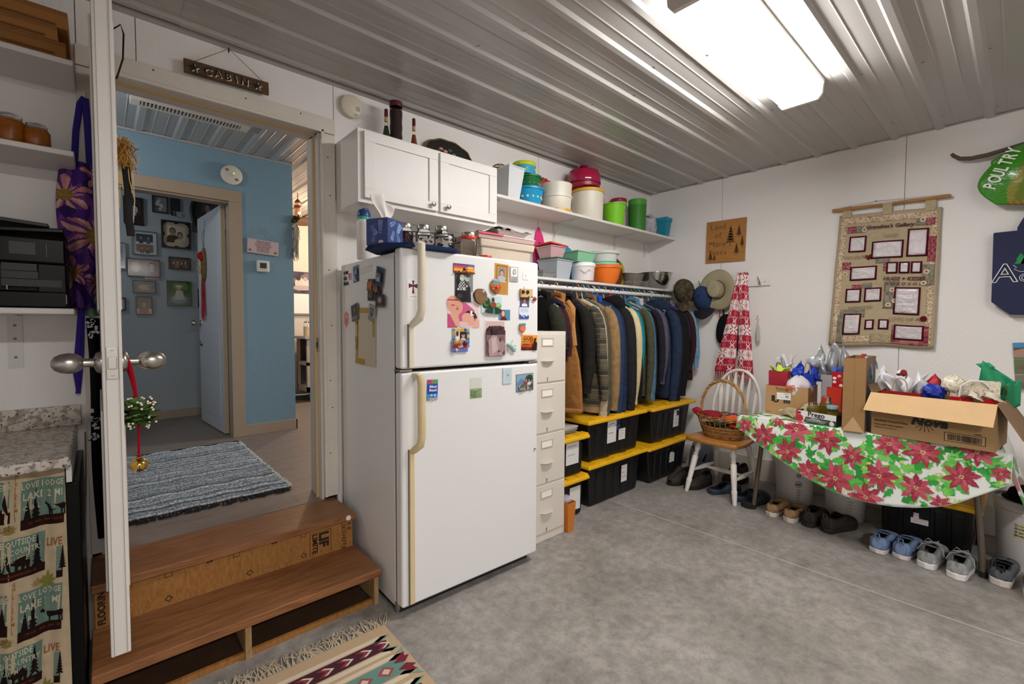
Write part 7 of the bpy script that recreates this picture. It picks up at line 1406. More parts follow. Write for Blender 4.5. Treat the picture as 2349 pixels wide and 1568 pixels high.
# top sheet, left edge droop and right end drop
def topf(u, v):
    y = -1.262-1.268*u; x = 3.222+.75*v; z = TZ+.0045
    if y > -1.33: z -= (y+1.33)**1*1.25*(1-.0*v)
    if y < -2.492: z -= (-2.492-y)*3.4*(1-.12*v); 
    return (x, y, z)
b.grid(topf, 70, 14)
b.grid(lambda u, v: (3.26+.72*u, -2.53-.07*v-.02*sin(u*9)*v, TZ+.0045-.13-(.30)*v+.1*v*(1-u)), 40, 24, cf=lambda u, v: '9c3644' if sin(u*13)+sin(v*9+u*5) > .75 else '3f8f3c' if sin(u*17+2)+sin(v*15) > .1 else 'dfe2dc')
b.done('cloth', CL, tc, sm=True, sol=.0016)
pp = B(); rq = random.Random(11)
def apoly(pts, y0, z0, ang, s, col, l):
    q = []
    for a, c in pts:
        ya = a*cos(ang)-c*sin(ang); za = a*sin(ang)+c*cos(ang); q.append((y0-ya*s, z0+za*s))
    m_ = []
    for y, z in q:
        h = hem(min(-1.262, max(-2.53, y)))
        if z < h+.004: z = h+.004
        y = min(-1.264, max(-2.528, y))
        if z > TZ+.0045:     # runs over the table edge onto the top
            p = topf((-1.262-y)/1.268, min(1, (z-TZ-.0045)/.75)); m_.append((p[0], p[1], p[2]+.0012+.00025*l))
        else: m_.append(apron(y, z, .004+.0003*l))
    pp.add(m_, [list(range(len(m_)))], col)
LF = [(0, 0), (.12, .12), (.3, .24), (.34, .12), (.55, .24), (.6, .1), (1, 0), (.6, -.12), (.52, -.25), (.34, -.13), (.26, -.24), (.1, -.11)]
PT = [(.05, 0), (.3, .13), (.45, .22), (.6, .16), (.72, .19), (1.05, 0), (.72, -.17), (.58, -.14), (.42, -.21), (.28, -.12)]
GRN = ['319a3a', '43ac42', '5db84c', '2c8836', '7cc45a']
FL = [(-1.438, 0.594, 0.065), (-1.621, 0.666, 0.073), (-1.786, 0.63, 0.066), (-1.584, 0.522, 0.064), (-1.701, 0.432, 0.06), (-1.837, 0.418, 0.077), (-1.911, 0.56, 0.054), (-2.073, 0.665, 0.061), (-2.039, 0.484, 0.068), (-2.212, 0.648, 0.071), (-2.192, 0.457, 0.062), (-1.984, 0.353, 0.065), (-2.36, 0.558, 0.06), (-2.411, 0.69, 0.058), (-2.289, 0.402, 0.036), (-2.495, 0.605, 0.034), (-1.32, 0.64, 0.046), (-1.514, 0.70, 0.035), (-1.3, .8, .06), (-1.75, .82, .06), (-1.95, .78, .06), (-2.2, .84, .06), (-2.45, .85, .06)]
for y, z, r0 in FL:
    for k in range(16):
        a = rq.uniform(0, 6.28); dd = r0*rq.uniform(1.0, 1.9); apoly(LF, y-dd*cos(a), z+dd*sin(a), rq.uniform(0, 6.28), r0*rq.uniform(.9, 1.5), rq.choice(GRN), k % 3)
for y, z, r0 in FL:
    a = rq.uniform(0, 6); yc, zc = y-r0*1.35*cos(a), z+r0*1.35*sin(a)
    for k in range(6): t = rq.uniform(0, 6.28); apoly([(cos(i*1.05), sin(i*1.05)) for i in range(6)], yc+.018*cos(t), zc+.018*sin(t), 0, .006, 'e8dc8a', 4); apoly([(cos(i*1.26), sin(i*1.26)) for i in range(5)], yc+.018*cos(t), zc+.018*sin(t), 0, .0025, 'b8a030', 5)
REDS = ['a83848', 'b64856', '982e40', 'c05a68']
for y, z, r0 in FL:
    a0 = rq.uniform(0, 1)
    for ring, (n_, s, l) in enumerate(((8, 1.15, 5), (7, .85, 9), (5, .5, 13))):
        for k in range(n_):
            a = a0+ring*.4+2*pi*k/n_+rq.uniform(-.1, .1); s2 = r0*s*rq.uniform(.92, 1.12); c = rq.choice(REDS); apoly(PT, y, z, a, s2, c, l+k % 3); apoly([(.1, .012), (.95, .0), (.1, -.012)], y, z, a, s2, 'dc9098', l+3); 
            for sd in (-1, 1): apoly([(.35, .0), (.62, .13*sd), (.38, .01*sd)], y, z, a, s2, 'd07a86', l+3)
    for k in range(7): t = k*.9; apoly([(cos(i*1.26), sin(i*1.26)) for i in range(5)], y+r0*.12*cos(t), z+r0*.12*sin(t), 0, r0*.05, 'f0e0c8' if k % 2 else 'c8b040', 18)
pp.done('poinsettia_print', CL, tc)['kind'] = 'stuff'
# ================= on the table =================
TT = TZ+.0062
KR = mat('kraft_card', None, r=.8, var=.08, vs=10, spec=.2)
TISS = mat('gift_tissue', None, r=.7, trans=.1)
def openbox(o, w, d, h, col, inner='7d5a34', th=.004, nm='carton'):
    b = B(col); b.box(-w/2, w/2, -d/2, d/2, 0, th); 
    for bx in ((-w/2, w/2, -d/2, -d/2+th), (-w/2, w/2, d/2-th, d/2), (-w/2, -w/2+th, -d/2+th, d/2-th), (w/2-th, w/2, -d/2+th, d/2-th)): b.box(*bx, th, h)
    return b.done(nm, KR, o)
def crumple(o, c, r, col, name='tissue', seed=1, pts=7, up=1.0, m=None):
    """ruffled sheet of tissue standing up in a bag: fan of folded petals"""
    q = random.Random(seed); ph = q.uniform(0, 6)
    B(col).grid(lambda u, v: (c[0]+r[0]*(.25+.75*v)*cos(2*pi*u)*(1+.22*sin(pts*2*pi*u+ph)*v), c[1]+r[1]*(.25+.75*v)*sin(2*pi*u)*(1+.22*sin(pts*2*pi*u+ph+1)*v), c[2]+r[2]*(v*(.62+.38*sin(3*2*pi*u+ph*2)*up)+.12*v*sin(pts*2*pi*u+ph))), 64, 8, wrap=True).done(name, m or TISS, o, sm=True, sol=.001)
def peaks(o, c, w, h, col, n=3, seed=1, name='tissue', m=None, dep=.05):
    """pointed folded sheets side by side"""
    q = random.Random(seed)
    for i in range(n):
        x = c[0]+w*((i+.5)/n-.5)+q.uniform(-.01, .01); hh = h*q.uniform(.75, 1.05); t = q.uniform(-.35, .35); ww = w/n*1.0; yy = c[1]+q.uniform(-dep, dep)*.5
        B(col).grid(lambda u, v: (x+(u-.5)*ww*(1.1-.75*v*v)+t*hh*v*.6+.006*sin(v*9+i), yy+.02*sin(u*6+i)*(1-v*.4)+.014*sin(v*7+u*3), c[2]+hh*v*(1-.18*abs(2*u-1))), 8, 10).done(name, m or TISS, o, sm=True, sol=.001)
def cord(o, x0, x1, y, z, h, col, nm='handle', r=.003):
    B(col).tube([(x0+(x1-x0)*(.5-.5*cos(pi*i/14)), y-.004*sin(pi*i/14), z+h*sin(pi*i/14)**.7) for i in range(15)], r, 6).done(nm, CLOTH, o, sm=True)
BX = -pi/2   # front of a thing faces -x (towards the room)
# left box with gift bags inside
o = thing('cardboard_box', 'open brown cardboard box with a white 95 label at the left of the table', 'box', (3.545, -1.489, TT), BX+radians(4))
openbox(o, .25, .28, .195, 'b58f62'); p = Pr(.082, .046, (-.055, -.1412, .105), base='eceaea', th=.0008); p.rect(.1, .45, .7, .74, 'b0acac').rect(.5, .92, .78, .86, '9a9696').rect(.1, .55, .3, .36, 'c0bcbc'); p.done('white_label', PAPER, o)
text('95', .022, (-.005, -.1425, .118), VX, VZ, INK, o, col='3a3a3c', bold=.0004); text('ll', .05, (-.088, -.1405, .092), VX, VZ, INK, o, col='2a2420', bold=.003); text('U  m', .05, (-.078, -.1406, .085), VX, VZ, INK, o, col='2a2420', bold=.003); text('PRODUCT', .012, (-.055, -.1406, .172), VX, VZ, INK, o, col='4a3420', bold=.0004); text('IDENTIFICATION', .009, (-.058, -.1406, .161), VX, VZ, INK, o, col='5a4228')
B('3a2c1e').box(-.062, -.058, -.1408, -.14, .172, .188).box(.0, .004, -.1408, -.14, .166, .182).done('print_mark', INK, o)['kind'] = 'stuff'; text('RECYCLE', .008, (-.12, -.1406, .012), VX, VZ, INK, o, col='4a3420')
IN = TT+.0045
o = thing('gift_bag', 'mottled red gift bag with lime yellow tissue in the left box', 'gift bag', (3.50, -1.425, IN), BX+radians(4))
RM = mat('mottled_red_paper', 'b02a3a', r=.4, var=.7, vs=16, var2='7a1424'); B().frus(0, .285, (.105, .075), (.115, .085), open_top=True).done('bag', RM, o, sol=.001); crumple(o, (0, 0, .262), (.056, .042, .055), 'c8e84a', seed=4); B('b02a3a').tube([(.05, -.03, .27), (.068, -.035, .262), (.062, -.04, .235)], .0025, 6).done('handle', CLOTH, o)
o = thing('grocery_bag', 'crumpled white plastic bag with orange lettering in the left box', 'bag', (3.49, -1.545, IN), BX+radians(4))
PB = mat('white_plastic_film', None, r=.4, trans=.12, bs=16, bd=.012); wad((0, 0, .175), (.075, .08, .085), 'dad4d8', 32, 22, .16, seed=8).done('bag', PB, o, sm=True); text('BIG', .036, (-.052, -.093, .175), (cos(.1), 0, sin(.1)), (-sin(.1), 0, cos(.1)), INK, o, col='d2542e', bold=.0014)
o = thing('gift_bag', 'white bag with brown script print behind the red gift bag', 'gift bag', (3.615, -1.425, IN), BX); B('e4dedb').frus(0, .30, (.09, .06), (.1, .07), open_top=True).done('bag', KR, o, sol=.001); crumple(o, (0, 0, .29), (.055, .045, .1), 'e8e8ec', seed=14); b = B('5a4038')
for i in range(8): x = R(-.045, .04); z = R(.2, .3); b.tube([(x, -.037, z), (x+.008, -.038, z+.01), (x+.016, -.037, z+.002)], .0016, 4)
b.done('script_print', INK, o)['kind'] = 'stuff'; cord(o, -.05, -.02, -.03, .3, .035, '6a4a3a'); B('e6ddd0').box(.03, .04, -.002, .002, .3, .39).done('tag', PAPER, o)
o = thing('gift_bag', 'bright blue gift bag with ruffled top and cord handle in the left box', 'gift bag', (3.61, -1.56, IN), BX-.1); BLU = mat('blue_tissue', None, r=.45, bs=30, bd=.006); B('1f46c0').frus(0, .27, (.085, .05), (.1, .06), open_top=True).done('bag', BLU, o, sol=.001); peaks(o, (0, 0, .22), .15, .15, '1c40b4', 2, 3, m=BLU); wad((-.05, -.02, .26), (.04, .04, .04), '1a3cae', 18, 12, .35, seed=4).done('tissue', BLU, o, sm=True); cord(o, .0, .035, -.04, .27, .075, 'c89a7a')
o = thing('gift_bag', 'silver grey gift bag overflowing with tall grey tissue behind the table middle', 'gift bag', (3.70, -1.69, TT), BX); B('b9b6b8').frus(0, .27, (.11, .07), (.12, .08), open_top=True).done('bag', KR, o, sol=.001); SIL = mat('silver_tissue', None, r=.3, met=.35); peaks(o, (0, 0, .24), .24, .24, 'b0b2b6', 3, 6, m=SIL); B('a9abae').grid(lambda u, v: (-.02+.16*(u-.3)*(1-.5*v), .035, .26+.23*v*(1-.5*(2*u-1)**2)), 12, 10).done('tissue', SIL, o, sm=True, sol=.001); wad((-.1, 0, .35), (.055, .03, .04), 'c2c4c8', 20, 14, .35, seed=9).done('tissue', SIL, o, sm=True); b = B('7a6a8a')
for i in range(14): b.sph((R(-.05, .05), -.042, R(.06, .16)), (.007, .003, .007), 6, 4)
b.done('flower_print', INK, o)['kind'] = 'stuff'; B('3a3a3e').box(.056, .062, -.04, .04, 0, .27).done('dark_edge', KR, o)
o = thing('gift_bag', 'red snowman print gift bag with periwinkle tissue between silver and brown bags', 'gift bag', (3.60, -1.76, TT), BX); B('c8222c').frus(0, .30, (.085, .06), (.09, .065), open_top=True).done('bag', KR, o, sol=.001); crumple(o, (0, 0, .28), (.045, .035, .065), '5a78d8', seed=12)
for u, z, c in ((-.03, .26, 'f0ece8'), (-.03, .235, 'f0ece8'), (-.005, .275, 'e8b0a8'), (.015, .25, '2a8a4a'), (.03, .235, '2a8a4a'), (.005, .215, 'f0ece8'), (.03, .28, '2a8a4a')): B(c).sph((u, -.034, z), (.011, .002, .01), 9, 6).done('print_motif', INK, o)
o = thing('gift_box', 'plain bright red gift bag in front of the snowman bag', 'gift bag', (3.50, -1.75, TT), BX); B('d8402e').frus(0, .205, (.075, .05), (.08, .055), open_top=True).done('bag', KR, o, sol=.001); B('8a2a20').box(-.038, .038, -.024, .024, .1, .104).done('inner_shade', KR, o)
# tray of jars
A_ = math.atan2(-.245, -.17)
o = thing('sauce_tray', 'low printed carton tray of sauce jars at the front of the table', 'box', (3.345, -1.725, TT), BX+radians(-14))
openbox(o, .235, .16, .068, '2c2a28'); p = Pr(.235, .068, (-.1175, -.0804, 0), base='e6e4e2', th=.0006); p.rect(0, .06, 0, 1, 'c83a44').rect(.2, 1, 0, .5, '3a3a38').poly([(.06, 0), (.2, 0), (.26, .5), (.06, .5)], 'e6e4e2').ell(.1, .3, .1, .33, 'c03040').rect(.06, .13, .66, .9, '8a3040').ell(.9, .22, .06, .2, 'd8d6d0').poly([(.86, .3), (.9, .56), (.94, .3)], 'd8d6d0')
for k in range(3): p.rect(.26, .8-.04*k, .36-.11*k, .31-.11*k, 'b0b0ae')
p.done('printed_front', PAPER, o); text('Prego', .042, (-.045, -.0825, .04), VX, VZ, INK, o, col='26262a', bold=.0007)
text('Gluten Free', .011, (0, -.0825, .0255), VX, VZ, INK, o, col='e8e6e4', align='CENTER'); text('45% Daily Vegetables', .0085, (0, -.0825, .0165), VX, VZ, INK, o, col='d0cecc', align='CENTER')
OIL = mat('golden_pickle', '8a7a1c', r=.3, var=.5, vs=50, var2='5a4a10')
for i, (dx, dy, h, lab, lid) in enumerate(((-.04, -.03, .115, 'front left jar of yellow pickles in the carton tray', None), (.0, .035, .15, 'taller back jar of yellow pickles in the carton tray', None), (.065, -.02, .11, 'right jar with teal lid ring in the carton tray', '8ab8c0'))):
    q = Vector((3.345, -1.725, TT+.0045))+Matrix.Rotation(BX+radians(-14), 3, 'Z') @ Vector((dx, dy, 0)); mason('pickle_jar', lab, q, .036, h, .7, OIL, lid=lid, group='jars in the carton tray')
GLD = mat('gold_print_film', 'd8cdb0', r=.25, var=.6, vs=70, var2='9a7a2c', alpha=.9)
o = thing('gold_film', 'crinkled clear wrap with gold swirls spilling from the left of the tray', 'wrap', (3.36, -1.58, TT+.03), BX); B('e6dcc4').grid(lambda u, v: (-.1+.2*u, -.03+.05*v+.012*sin(u*9), .0+.07*u*v+.02*sin(u*11+v*6)), 20, 12).done('film', GLD, o, sm=True, sol=.001)
# tall kraft bag
o = thing('kraft_bag', 'tall brown paper bag with dark green tree print standing in the table middle', 'bag', (3.36, -1.902, TT), radians(3))
openbox(o, .345, .105, .42, '9a774f', th=.0015, nm='bag'); 
B('94724c').box(-.1735, -.1725, -.002, .002, .09, .42).done('side_crease', KR, o); B('c09c76').add([(-.1738, -.052, .0), (-.1738, .052, 0), (-.1745, 0, .085)], [(0, 1, 2)]).done('folded_base', KR, o)
tp = Pr(.345, .42, (-.1725, -.0533, 0), base='7a5535', th=.0004); tp.poly([(.08, .82), (.3, .86), (.5, .8), (.8, .84), (.98, .7), (.98, .06), (.06, .06)], '2f3a2c'); tp.poly([(.04, .3), (.5, .78), (.96, .3)], '38443a')
for x, z, s in ((.25, .62, .1), (.3, .35, .1), (.6, .5, .12), (.75, .25, .1)):
    for k in range(3): a = k*pi/3; dx, dz = cos(a)*s*.5, sin(a)*s*.42; tp.poly([(x-dx-.004, z-dz), (x-dx+.004, z-dz), (x+dx+.004, z+dz), (x+dx-.004, z+dz)], 'b0ad9c')
tp.done('tree_print', PAPER, o); 
B('9cc4d8').tube([(-.06, -.054, .385), (-.04, -.06, .36), (-.03, -.062, .32), (.02, -.056, .29)], .004, 6).tube([(.13, -.054, .4), (.16, -.06, .37), (.17, -.062, .34)], .004, 6).done('cord_handle', CLOTH, o)['kind'] = 'stuff'; B('c03038').cbox((.12, 0, .42), (.05, .02, .02)).done('red_tissue', TISS, o)
for x in (-.15, -.12): B('9cc0d0').sph((x, -.045, .424), (.005, .005, .008), 7, 5).done('cord_knot', CLOTH, o)
B('a8845c').tube([(.0, -.056, .16), (.05, -.066, .11), (.02, -.066, .05)], .003, 6).done('twine', CLOTH, o)
# long carton
NV_ = thing('cardboard_box', 'long brown towel carton with front flap folded down at the right of the table', 'box', (3.36, -2.247, TT), BX+radians(-6))
openbox(NV_, .485, .33, .23, 'a3825b', th=.005)
B('d4b083').add([(-.248, -.166, .23), (.246, -.166, .23), (.243, -.232, .128), (-.262, -.232, .135)], [(0, 1, 2, 3)]).done('front_flap', KR, NV_, sol=.004)
B('94775a').add([(.243, -.16, .23), (.243, .16, .23), (.335, .15, .075), (.33, -.15, .07)], [(0, 1, 2, 3)]).done('side_flap', KR, NV_, sol=.004)
B('94775a').add([(-.243, -.16, .23), (-.243, .1, .23), (-.27, .12, .275), (-.27, -.14, .27)], [(0, 1, 2, 3)]).done('side_flap', KR, NV_, sol=.004)
text('Nova', .06, (-.07, -.1665, .085), VX, VZ, INK, NV_, col='2a2a2c', bold=.0035, shear=.25, space=1.1)
b = B('2a2a2c')
for k in range(9): a = -pi*k/8; b.tube([(-.014+.022*cos(a), -.1658, .1+.016*sin(a)), (-.014+.05*cos(a), -.1658, .1+.05*sin(a))], .0014, 4)
b.done('burst_print', INK, NV_)['kind'] = 'stuff'
text('Multifold Towel-White', .0155, (-.228, -.1665, .075), VX, VZ, INK, NV_, col='5a4426', bold=.0007); text('Essuie-mains feuilles multiples', .0105, (-.228, -.1665, .055), VX, VZ, INK, NV_, col='644c2a', bold=.0003); text('Toallas para manos blancas', .009, (-.228, -.1665, .04), VX, VZ, INK, NV_, col='6a5230')
bc = Pr(.15, .045, (.062, -.1652, .022), base='a3825b', th=.0005); bc.rect(0, 1, 0, 1, '241c14').rect(.02, .98, .06, .94, 'ab8a62'); u = .08
while u < .92: w_ = R(.004, .022); bc.rect(u, u+w_, .16, .86, '241c14'); u += w_+R(.006, .02)
bc.done('barcode', INK, NV_); text('4000056', .008, (.17, -.1665, .072), VX, VZ, INK, NV_, col='4a3820')
NIN = TT+.006
def nv(dx, dy): return Vector((3.36, -2.247, NIN))+Matrix.Rotation(BX+radians(-6), 3, 'Z') @ Vector((dx, dy, 0))
o = thing('gift_bag', 'red lined bag with white tissue and kraft handle at the left of the towel carton', 'gift bag', nv(-.14, -.02), BX-.05); B('9a2018').frus(0, .235, (.16, .14), (.17, .15), open_top=True).done('bag', KR, o, sol=.001); peaks(o, (0, -.01, .2), .2, .17, 'eeeef0', 3, 8); crumple(o, (0, .0, .2), (.085, .06, .15), 'e8e8ec', seed=21, up=.6); cord(o, -.035, .03, -.078, .235, .075, 'c89a74'); B('8a3030').sph((0, -.02, .335), (.016, .012, .02), 9, 6).done('bow', CLOTH, o); B('5a4038').sph((-.02, -.02, .325), (.012, .01, .008), 8, 5).done('bow', CLOTH, o)
o = thing('gift_bag', 'deep blue snowflake gift bag with red tissue in the middle of the towel carton', 'gift bag', nv(-.02, .0), BX); B('1c2c8a').frus(0, .235, (.08, .1), (.085, .11), open_top=True).done('bag', KR, o, sol=.001); wad((0, -.02, .24), (.05, .05, .045), '1f3396', 20, 14, .3, seed=31).done('tissue', BLU, o, sm=True); peaks(o, (-.02, .03, .22), .09, .12, 'c83a40', 1, 5); b = B('9aa8d8')
for i in range(7): x, z = R(-.035, .035), R(.15, .25); b.cbox((x, -.058, z), (.012, .001, .0015)).cbox((x, -.058, z), (.0015, .001, .012))
b.done('snowflake_print', INK, o)['kind'] = 'stuff'
GS = mat('gold_swirl_paper', 'e0d6be', r=.35)
def swirl():
    N = GS.node_tree.nodes; L = GS.node_tree.links; tc_ = N.new('ShaderNodeTexCoord'); n = N.new('ShaderNodeTexNoise'); n.inputs['Scale'].default_value = 34; n.inputs['Detail'].default_value = 1; n.inputs['Distortion'].default_value = 2.5; L.new(tc_.outputs['Object'], n.inputs[0]); r_ = N.new('ShaderNodeValToRGB'); e = r_.color_ramp.elements; e[0].position = .46; e[0].color = (*lin('e2d8c4'), 1); e[1].position = .54; e[1].color = (*lin('e2d8c4'), 1); k = r_.color_ramp.elements.new(.5); k.color = (*lin('7a622c'), 1); L.new(n.outputs[0], r_.inputs[0]); L.new(r_.outputs[0], N['Principled BSDF'].inputs['Base Color'])
swirl()
o = thing('gift_bag', 'wide cream gift bag with gold swirls and white cord handle in the towel carton', 'gift bag', nv(.135, .03), BX+.04); B().frus(0, .315, (.17, .075), (.185, .085), open_top=True).done('bag', GS, o, sol=.001); B('eeeae6').tube([(-.055, -.05, .225), (-.05, -.055, .29), (-.015, -.056, .318), (.03, -.056, .318), (.055, -.055, .29), (.06, -.05, .215)], .0045, 7).done('cord_handle', CLOTH, o, sm=True); peaks(o, (.03, -.06, .215), .15, .075, 'd8ccb8', 2, 7); wad((-.08, -.02, .29), (.045, .04, .05), 'd8ceb8', 20, 14, .25, seed=41).done('wrap', GS, o, sm=True); B('b0141c').box(-.09, .09, -.075, -.068, .2, .232).done('red_lining', KR, o)
o = thing('gift_bag', 'gift bag with sheer emerald green tissue at the right end of the towel carton', 'gift bag', nv(.205, .12), BX+.1); B('1c7a50').frus(0, .25, (.06, .07), (.065, .075), open_top=True).done('bag', KR, o, sol=.001); GT = mat('green_tissue', None, r=.6, trans=.25)
B('2aa070').grid(lambda u, v: (-.075+.125*u+.015*v, -.01+.012*sin(u*7+v*5), .255+.085*v*(1-.3*u)+.03*(1-u)*v+.05*v*v*(1-u)), 12, 10).done('tissue', GT, o, sm=True, sol=.001); B('1f9060').grid(lambda u, v: (-.02+.1*u, -.035+.01*sin(u*9), .19+.13*v*(.6+.5*u)+.01*sin(u*14)), 12, 8).done('tissue', GT, o, sm=True, sol=.001); B('34ac7c').grid(lambda u, v: (-.06+.05*u-.025*v, -.012, .375+.025*v+.01*u), 5, 4).done('tissue', GT, o, sm=True, sol=.001)
B('6a5a30').tube([(.02, -.05, .25), (.022, -.055, .3), (.028, -.055, .3), (.03, -.05, .25)], .002, 5).done('handle', CLOTH, o)
# ================= under and around the table =================
WB = mat('white_bucket_plastic', 'd8d4d0', r=.4)
def bucket(lab, x, y, h, r, mark=True, note=None, lid=True, a=0):
    o = thing('plastic_bucket', lab, 'bucket', (x, y, 0), a)
    B().lathe([(r*.86, 0), (r*.88, .006), (r*.975, h-.07), (r*1.02, h-.068), (r*1.02, h-.055), (r*.985, h-.052), (r, h-.03)], 40).done('pail', WB, o, sm=True)
    if lid: B().lathe([(r*1.0, h-.035), (r*1.06, h-.034), (r*1.06, h-.004), (r*1.0, h), (r*.95, h-.01), (0, h-.01)], 40).done('lid', WB, o, sm=True)
    rr = lambda z: r*(.88+.095*z/(h-.07))+.0012
    def wrap(nm, a0, a1, z0, z1, col, m=PAPER, off=0): B(col).grid(lambda u, v: ((rr(z0+(z1-z0)*v)+off)*cos(a0+(a1-a0)*u), (rr(z0+(z1-z0)*v)+off)*sin(a0+(a1-a0)*u), z0+(z1-z0)*v), 8, 2).done(nm, m, o)
    return o, rr, wrap
def badge(o, rr, ac, z, s):
    b = B('1c1b1c'); f = lambda u, v, e=.0: ((rr(z+v)+.0008+e)*cos(ac+u/rr(z)), (rr(z+v)+.0008+e)*sin(ac+u/rr(z)), z+v)
    b.tube([f(s*cos(t), s*sin(t)) for t in [2*pi*i/20 for i in range(20)]], .0016, 4, closed=True)
    pts = [(-.8, .1), (-.55, .45), (-.3, .2), (.4, .25), (.75, .0), (.6, -.1), (.55, -.65), (.4, -.65), (.35, -.15), (-.2, -.15), (-.25, -.65), (-.4, -.65), (-.45, -.05)]
    b.add([f(-s*.95*u, s*.95*v, .0004) for u, v in pts], [list(range(len(pts)))]); b.done('animal_badge', INK, o)['kind'] = 'stuff'
o, rr, wrap = bucket('white bucket with a small animal badge, nearer the chair under the table', 3.81, -1.447, .37, .13, a=pi); badge(o, rr, .48, .17, .02); badge(o, rr, .48, .235, .014)
b = B('2a2a2c')
for k in range(5): b.cbox((rr(.13-.02*k)*cos(.48)+.001, rr(.13-.02*k)*sin(.48), .13-.018*k), (.002, .03-.003*k, .003))
b.done('printed_text', INK, o)['kind'] = 'stuff'
o, rr, wrap = bucket('white bucket with a round goat badge, second from the chair under the table', 3.79, -1.765, .33, .128, a=pi); badge(o, rr, .35, .2, .034); b = B('6a6866')
for k in range(5): b.cbox((rr(.13-.02*k)*cos(.35)+.001, rr(.13-.02*k)*sin(.35), .14-.02*k), (.002, .05-.006*k, .002))
b.done('printed_text', INK, o)['kind'] = 'stuff'
o, rr, wrap = bucket('white lidded bucket with handwritten yellow label beyond the right table leg', 3.745, -2.6, .37, .135, a=pi); wrap('yellow_note', -.42, -.05, .18, .26, 'd8d0a8')
for i, s in enumerate(('Empty', 'Bottles', '& Jars', 'Broken Glass')): text(s, .017, ((rr(.24)+.0018)*cos(-.4), (rr(.24)+.0018)*sin(-.4), .243-.018*i), (-sin(-.24), cos(-.24), 0), VZ, INK, o, col='4a3a30')
o = thing('dark_hat', 'black cap lying on the lid of the right bucket', 'cap', (3.72, -2.60, .3705)); B('17161a').lathe([(.085, 0), (.09, .02), (.08, .05), (.05, .07), (0, .075)], 24).done('crown', CLOTH, o, sm=True); B('1c1b20').lathe([(.1, .0), (.11, .004), (.08, .012), (0, .012)], 24, sx=1.1).done('brim', CLOTH, o, sm=True)
tote('black tote with yellow lid and red written note under the table', 3.82, -2.185, 0, .40, .34, .50, .47, .30, [(-.02, .155, .08, .066, 4, 'b05058')], rz=-pi/2)
